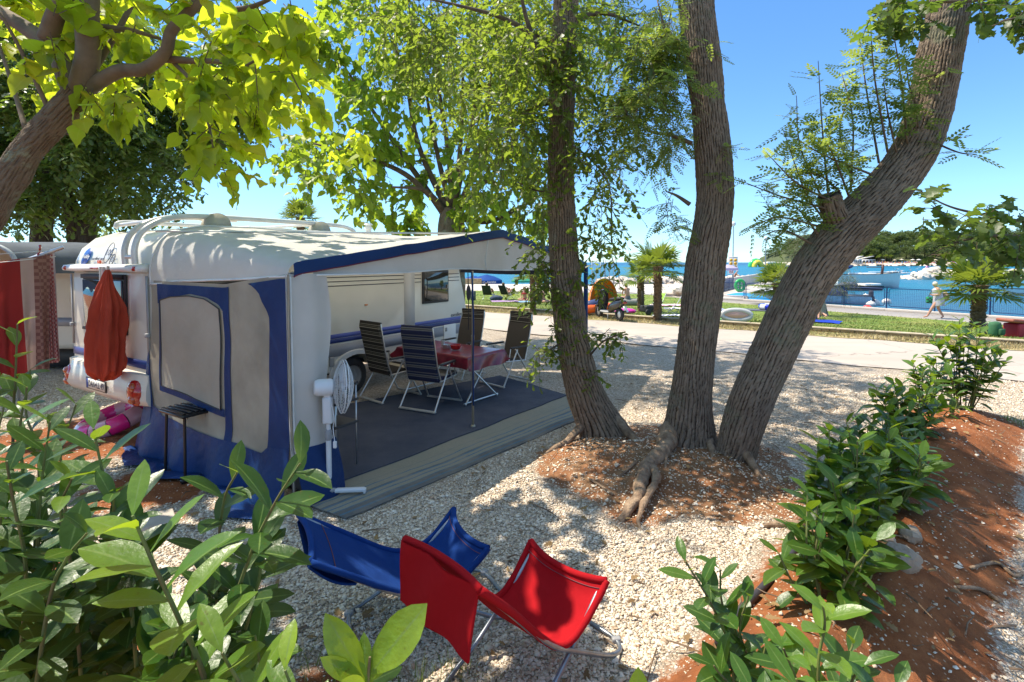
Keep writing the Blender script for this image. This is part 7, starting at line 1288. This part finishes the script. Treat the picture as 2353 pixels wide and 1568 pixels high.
deck('green folding beach chair behind the tall palm', 1500, 722, R(200), M('sling_green', (.25, .42, .05), .7)); deck('navy folding beach chair draped with a zebra patterned towel', 1540, 726, R(160), M('sling_navy', (.03, .04, .10), .7)); deck('white folding beach chair beside the middle ash trunk', 1562, 726, R(170), M('sling_white', (.6, .6, .6), .7))
spread('zebra patterned towel crumpled near the navy beach chair', 1535, 729, .5, .35, .3, checks('towel_zebra', (.70, .70, .70), (.05, .07, .2), 10))
g = GS(2345, 775); t = thing('cool_bag', 'red cool bag with dark lid at the right edge of the lawn', 'bag', g, .2); s = MB(); s.box((0, 0, .2), (.75, .4, .4), bev=.05); s.build('bag_body', M('bag_red', (.42, .02, .04), .6), t, local=True); s = MB(); s.box((-.1, 0, .45), (1.0, .45, .10), rotm(0, .08, 0), bev=.04); s.build('lid', M('bag_lid', (.30, .09, .05), .6), t, local=True)
p = pier(9, 1.6); s = MB(); a = np.linspace(0, 2*np.pi, 25); s.tube(np.stack([p[0]+.36*np.cos(a), p[1]+0*a, ZP+.55+.45*np.sin(a)], 1), .13, 10, caps=False); s.box((p[0], p[1], ZP+.5), (.15, .1, .8), bev=.03); s.box((p[0], p[1], ZP+.55), (.7, .1, .12), bev=.03); tag(s.build('inflatable_chair', VN('bright_green', (.03, .42, .09)), smooth=50), 'bright green inflatable seat leaning by the pier railing', 'float')
# ---- boats, buoys, swimmers
M_HULL = M('hull_white', (.70, .70, .68), .35, coat=.3, var=.05)
def hull(L, B, H, sheer=.35, n=17):
    rows = []
    for k in range(n):
        f = k/(n-1); x = L*(f-.5); w = B/2*(1-max(0, (f-.45)/.55)**2.2)*(.8+.2*min(1, f*3)); zt = H*(1+sheer*max(0, f-.4)**1.5); rows.append([[x+(.10*L*max(0, f-.7)*(t)), s_*w*(.45+.55*t**.6), zt*t-.25*(1-t)] for s_, t in [(-1, 1), (-1, .6), (-1, .25), (-.05, 0), (.05, 0), (1, .25), (1, .6), (1, 1)]])
    return np.array(rows)
def boat(label, p, rz, L, B, H, hm, extras=True, cover=None):
    t = thing('boat', label, 'boat', (p[0], p[1], -1.5), rz); P = hull(L, B, H); s = MB(); s.grid(P, caps=True); s.build('hull', hm, t, smooth=60, local=True, fix=True); s = MB(); s.grid(P[:, [0, 7]]*np.array([.97, .95, 1])-[0, 0, .06]); s.build('deck', M('deck_cream', (.60, .56, .48), .7), t, local=True); s = MB(); s.tube(P[:, 0], .035, 5); s.tube(P[:, 7], .035, 5); s.build('rubbing_strake', M_DARK, t, local=True); return t
p = Q(1990, 661, 73); t = boat('white wooden boat with dark mast moored in the bay', (p[0], p[1]), R(2), 9.5, 2.9, 1.9, M_HULL); s = MB(); s.box((-.6, 0, 1.75), (3.2, 1.5, .7), bev=.15); s.build('cabin', M_WHITE, t, local=True); s = MB(); s.tube([(2.2, 0, 1.4), (2.4, 0, 3.3)], .17, 8); s.tube([(2.4, 0, 2.9), (.0, 0, 2.9)], .05, 6); s.build('mast', M('mast_dark', (.09, .04, .03), .6), t, local=True)
s = MB(); s.tube([(4.6, 0, 1.9), (6.0, 0, 2.05)], .05, 6); [s.tube([(x, y, 1.7), (x, y, 2.3)], .02, 4) for x in (3.4, 4.3) for y in (-.5, .5)]; s.tube([(3.4, -.5, 2.3), (4.9, 0, 2.35), (3.4, .5, 2.3)], .02, 4); s.build('bow_rail', M_ALU, t, local=True)
s = MB(); s.ell((-2.9, 0, 2.9), (.9, .8, .30), rotm(0, -.3, 0)); s.build('rolled_cover', M_AWB, t, smooth=180, local=True)
p = Q(1968, 664, 66); t = boat('dark hulled boat with a grey covered stern before the white boat', (p[0], p[1]), R(184), 6, 2.2, .55, M('hull_dark', (.03, .035, .045), .4)); s = MB(); s.ell((1.2, 0, .7), (1.3, .8, .4)); s.build('cover', M('cover_grey', (.10, .12, .18), .7, var=.2), t, smooth=180, local=True); s = MB(); s.box((-1.6, 0, .75), (2.2, 1.7, .3), bev=.1); s.build('cabin', M_WHITE, t, local=True); s = MB(); s.ell((-1, -1.35, .35), (.28, .28, .36)); s.build('fender', M('fender_orange', (.75, .15, .05), .5), t, smooth=180, local=True)
p = Q(1765, 689, 47); t = boat('small white boat moored by ropes beside the pier', (p[0], p[1]), R(160), 5, 1.9, .7, M_HULL); s = MB(); s.box((0, 0, .95), (2.4, 1.5, .35), bev=.1); s.build('cover', M_WHITE, t, local=True); s = MB(); s.tube(spline([(2.4, .3, .6), (4.5, .8, .35), (6, 1.2, 1.1)], 5), .025, 5); s.tube(spline([(2.4, -.3, .6), (4.5, -.4, .2), (6, -.3, 1.1)], 5), .025, 5); s.build('rope', M_WHITE, t, local=True)
p = Q(1912, 692, 45); t = boat('blue covered motorboat moored near the fence right of the olive', (p[0], p[1]), R(150), 5.5, 2.0, .75, M('hull_pale_blue', (.42, .52, .60), .4)); s = MB(); s.ell((.6, 0, .95), (1.8, .85, .55)); s.build('cover', M('cover_blue', (.04, .06, .14), .7, var=.3), t, smooth=180, local=True); s = MB(); s.box((-2.8, 0, .9), (.35, .4, .6), bev=.1); s.tube([(-2.95, 0, .7), (-3.1, 0, -.3)], .10, 6); s.build('outboard', M_DARK, t, local=True)
p = Q(2010, 688, 47); t = boat('dark inflatable boat stern beside the red buoy', (p[0]-4.2, p[1], 0), R(170), 4.5, 1.8, .6, M('hull_navy', (.03, .04, .08), .5))
p = np.array([17.6, 38.8]); s = MB(); s.ell((p[0], p[1], -1.15), (2.1, .9, .95), rotm(0, 0, R(-35)), 20, 12); tag(s.build('boat_cover', M('cover_turquoise', (.01, .30, .62), .5, var=.06), smooth=180), 'bright turquoise domed boat cover behind the quay fence', 'boat cover')
M_BW = VN('buoy_white', (.72, .66, .58)); M_BR = VN('buoy_red', (.70, .07, .04))
def buoy(label, px, py, m_, r=.36):
    p = G(px, py, -1.5); t = thing('buoy', label, 'buoy', p, 0, 'mooring buoys'); s = MB(); s.ell((0, 0, .12), (r, r, r*.85)); s.build('float', m_, t, smooth=180, local=True); s = MB(); s.tube([(0, 0, r*.85), (0, 0, r*.85+.15)], .05, 6); s.build('eye', M_ALU, t, local=True)
for px, py, m_, l in ((1967, 690, M_BR, 'red mooring buoy nearest the dark inflatable boat'), (1989, 685, M_BW, 'white mooring buoy right of the upper red one'), (2001, 704, M_BW, 'white mooring buoy closest to the lower red buoy'), (2011, 700, M_BW, 'white mooring buoy between two others in the cluster'), (2037, 697, M_BW, 'white mooring buoy apart at the right of the cluster'), (1993, 714, M_BR, 'lower red mooring buoy near the fence top')): buoy(l, px, py, m_)
p = Q(2345, 668, 55); t = boat('white boat entering at the right edge of the bay', (p[0]+1.5, p[1]), R(175), 6, 2.0, .7, M_HULL)
p = G(2125, 627, -1.5); s = MB(); s.tube(spline([p+[0, 0, .2], p+[.5, 0, .5], p+[.35, 0, 1.5], p+[.7, 0, 2.2], p+[1.1, 0, 2.0], p+[1.2, 0, 1.6]], 5), .2, 8); s.ell(p+[-.6, 0, .3], (1.4, 1.0, .4)); tag(s.build('bird_float', VN('pink', (.8, .20, .42)), smooth=180), 'pink long necked bird float in the bay', 'float')
sw = MB()
for k in range(60): p = G(rng.uniform(2040, 2180), rng.uniform(617, 628), -1.5) if k < 36 else G(rng.uniform(1955, 2340), rng.uniform(613.5, 616), -1.5); sw.ell(p+[0, 0, .1], (.16, .16, .22), n=6, m=5, mi=k % 2); k % 4 == 0 and sw.ell(p+[.8, 0, 0], (1.0, .4, .12), n=6, m=4, mi=2)
tag(sw.build('swimmers', [M_SKIN, M('wet_hair', (.06, .04, .03), .6), M_WHITE], smooth=180), kind='stuff')
s = MB(); [s.tube([G(a, b, -1.42), G(c, b+.2, -1.42)], .12, 5) for a, b, c in ((1995, 625.5, 2075), (2065, 627.5, 2105))]; tag(s.build('float_line', M_WHITE), 'white line of floats marking the bathing area', 'float line')
# ---- sea toys and the far breakwater
def arc(c, w, h, r, m_, n=9): a = np.linspace(0, np.pi, n); s = MB(); s.tube(np.stack([c[0]+w*np.cos(a), c[1]+0*a, -1.5+h*np.sin(a)], 1), r, 8); return s
p = Q(1737, 612, 400); t = thing('water_slide', 'green and yellow inflatable water slide far out on the sea', 'water slide', (p[0], p[1], -1.5)); arc((p[0], p[1]), 4.2, 4.6, 2.2, None).build('arch', VN('slide_green', (.05, .5, .12)), t, smooth=60); arc((p[0], p[1]-3), 2.6, 3.6, 2.0, None).build('slide', VN('slide_yellow', (.8, .6, .05)), t, smooth=60)
p = Q(1774, 612, 400); t = thing('water_trampoline', 'yellow inflatable platform right of the green water slide', 'inflatable', (p[0], p[1], -1.5)); s = MB(); s.box((p[0], p[1], -.5), (15, 4, 2.2), bev=.8); s.build('base', VN('slide_yellow', (.8, .6, .05)), t); s = MB(); s.box((p[0]-1, p[1], 1.6), (7, 3, 2), bev=.8); s.build('tower', VN('slide_white', (.75, .72, .6)), t)
s = MB(); s.box((155, 430, -1.0), (62, 4, 2), bev=.3); tag(s.build('breakwater', M('breakwater_dark', (.13, .12, .12), .9)), 'long low dark breakwater on the horizon left of the water slide', 'breakwater')
# ================================================================ far shore
X_, Y_ = np.meshgrid(np.linspace(0, 1, 70), np.linspace(0, 1, 24), indexing='ij'); SX0 = 338
def shore(u, w): x = SX0+u*330; y0 = 520-u*60; h = np.where(w < .12, -.9+w/.12*2.2, 1.3+19*sm(w, .10, .6)*sm(u, -.06, .12)+3*sm(u, .3, .8)*sm(w, .2, .7)); return np.stack([x, y0+w*190+np.minimum(0*u, 0), h+0*u], -1)
P = shore(X_, Y_); P[..., 2] = np.where(X_ < .012, -2, P[..., 2]); P[:, 0, 2] = -2.5; s = MB(); s.grid(P); m, nt, b = nodes('far_shore_ground'); v = coords(nt); sxz = nd(nt, 'ShaderNodeSeparateXYZ'); nt.links.new(v, sxz.inputs[0])
nt.links.new(mix(nt, ramp(nt, math_(nt, 'DIVIDE', sxz.outputs[2], 5.), [(.40, 0.), (.5, 1.)]), (.55, .47, .38), (.07, .085, .03)), b.inputs['Base Color']); b.inputs['Roughness'].default_value = .95; tag(s.build('far_shore', m, smooth=180), kind='structure')
LM_PINE = leafmat('pine_needles', [(.035, .06, .018), (.075, .11, .03), (.14, .175, .05)], (.25, .34, .07), .3, .6)
def pine(seed):
    g = np.random.default_rng(seed); lv = Leaves(); w = MB(); H = 1.0; w.tube([(0, 0, -.1), (.02, .01, .5), (.03, 0, .85)], [.03, .022, .01], 5)
    for k in range(20):
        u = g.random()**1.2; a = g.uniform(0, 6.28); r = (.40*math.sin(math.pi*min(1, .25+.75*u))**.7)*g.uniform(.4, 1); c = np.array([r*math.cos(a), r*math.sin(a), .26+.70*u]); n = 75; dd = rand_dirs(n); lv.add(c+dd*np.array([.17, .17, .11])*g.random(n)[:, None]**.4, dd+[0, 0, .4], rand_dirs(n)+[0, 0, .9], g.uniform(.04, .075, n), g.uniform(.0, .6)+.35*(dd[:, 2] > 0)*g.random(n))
    t = thing('pine_tree', 'far pine', 'tree', (0, 0, 0), 0, 'pines on the far headland'); o = lv.build('crown', T_SIMPLE, LM_PINE, t, local=True); w.build('trunk', BK_DARK, t, local=True); return t
pin = [pine(100+k) for k in range(6)]; first = [True]*6; grid = []
for i in range(260): 
    u = rng.random()**.9; w = .16+.8*rng.random(); grid.append((u, w))
for i, (u, w) in enumerate(sorted(grid, key=lambda q: q[1])):
    p = shore(np.array(u), np.array(w)); k = i % 6; H = rng.uniform(13, 20)*(.7+.3*sm(u, 0, .15)); lab = 'dark green pine among the wood on the headland across the bay'
    if first[k]: o = pin[k]; o.location = p; o.scale = (H*1.3, H*1.3, H); o['label'] = lab; first[k] = False
    else: o = dup(pin[k], p, rng.uniform(0, 6.28), lab, (H*rng.uniform(1.1, 1.6), H*rng.uniform(1.1, 1.6), H))
for i, (px, w_) in enumerate(((1985, 14), (1967, 8))):
    p = Q(px, 590, 540-i*10); t = thing('beach_building', ('white beach restaurant with a long sloping roof at the foot of the headland', 'small white pavilion at the left end of the headland')[i], 'building', (p[0], p[1], .8)); s = MB(); s.box((0, 0, 2.2), (w_, 6, 4.4)); s.build('wall', M_WHITE, t, local=True); s = MB(); s.prism([(-w_/2-1.5, 4.0), (w_/2+1, 7.4), (w_/2+1, 8.0), (-w_/2-1.5, 4.5)], 'y', -4, 4); s.build('roof', M('roof_pale', (.62, .58, .52), .8), t, local=True, fix=True)
    for k in range(4): s = MB(); s.box((-w_/2+w_*(k+.5)/4, -3.02, 2.2), (w_/7, .1, 2.4)); s.build('opening', M_DARK, t, local=True)
umb = []
for k in range(34):
    u = .01+.97*k/34+rng.uniform(-.01, .01); p = shore(np.array(u), np.array(.115+rng.uniform(0, .05))); c = [(.70, .66, .58), (.74, .72, .68), (.6, .5, .34), (.68, .6, .48)][k % 4]
    if k < 4: t = thing('beach_parasol', '', 'parasol', p, 0, 'parasols on the far beach'); s = MB(); s.lathe([(.02, 2.9), (1.6, 2.2), (1.65, 2.05)], 10, caps=False); s.build('canopy', M('far_parasol_%d' % k, c, .8), t, local=True); s = MB(); s.tube([(0, 0, 0), (0, 0, 2.9)], .05, 5); s.build('pole', M_WHITE, t, local=True); umb.append(t); t.scale = (1.3,)*3; t['label'] = 'pale parasol on the crowded beach across the bay'
    else: dup(umb[k % 4], p, 0, 'pale parasol on the crowded beach across the bay', 1.3)
cr = MB(); cols = [(.50, .27, .18), (.36, .17, .10), (.6, .05, .06), (.05, .15, .5), (.7, .68, .66), (.75, .3, .4), (.7, .5, .1), (.05, .3, .5)]
for k in range(1100):
    u = rng.random(); w = .085+.075*rng.random(); p = shore(np.array(u), np.array(w)); p = p+[0, 0, .2]; st_ = rng.random() < .4; cr.ell(p+[0, 0, .75 if st_ else .25], (.30, .25, .85) if st_ else (.8, .4, .35), None, 6, 5, mi=int(rng.integers(0, 8)))
tag(cr.build('beach_crowd', [M('crowd_%d' % i, c, .8) for i, c in enumerate(cols)], smooth=180), kind='stuff')
dpalm = palm_crown(18, 2.6, 31); t = thing('palm_tree', 'small palm in the row before the far beach restaurant', 'palm', (0, 0, 0), 0, 'palms on the far beach'); o = dpalm.build('crown', LM_PALM, t, local=True); o.location = (0, 0, 6.2); s = MB(); s.tube([(0, 0, -.3), (.1, 0, 6.2)], .22, 6); s.build('trunk', M_PBARK, t, local=True); t.location = shore(np.array(.012), np.array(.14))
for k in range(13): dup(t, shore(np.array(.02+.013*k), np.array(.13+.03*rng.random())), k*1.3, 'small palm in the row before the far beach restaurant', rng.uniform(.85, 1.25))
s = MB()
P = [G(px, py, -1.4) for px, py in ((1958, 612), (2100, 613))]
for k in range(120): u = rng.random(); p = shore(np.array(u), np.array(.005)); s.ell((p[0], p[1]-1+rng.uniform(-2, 3), -1.2+rng.uniform(-.3, .8)), (rng.uniform(.8, 2), rng.uniform(.8, 1.6), rng.uniform(.6, 1.2)), None, 7, 5, jit=.12)
tag(s.build('shore_rubble', M('shore_rock', (.26, .20, .15), .95, var=.3)), kind='stuff')
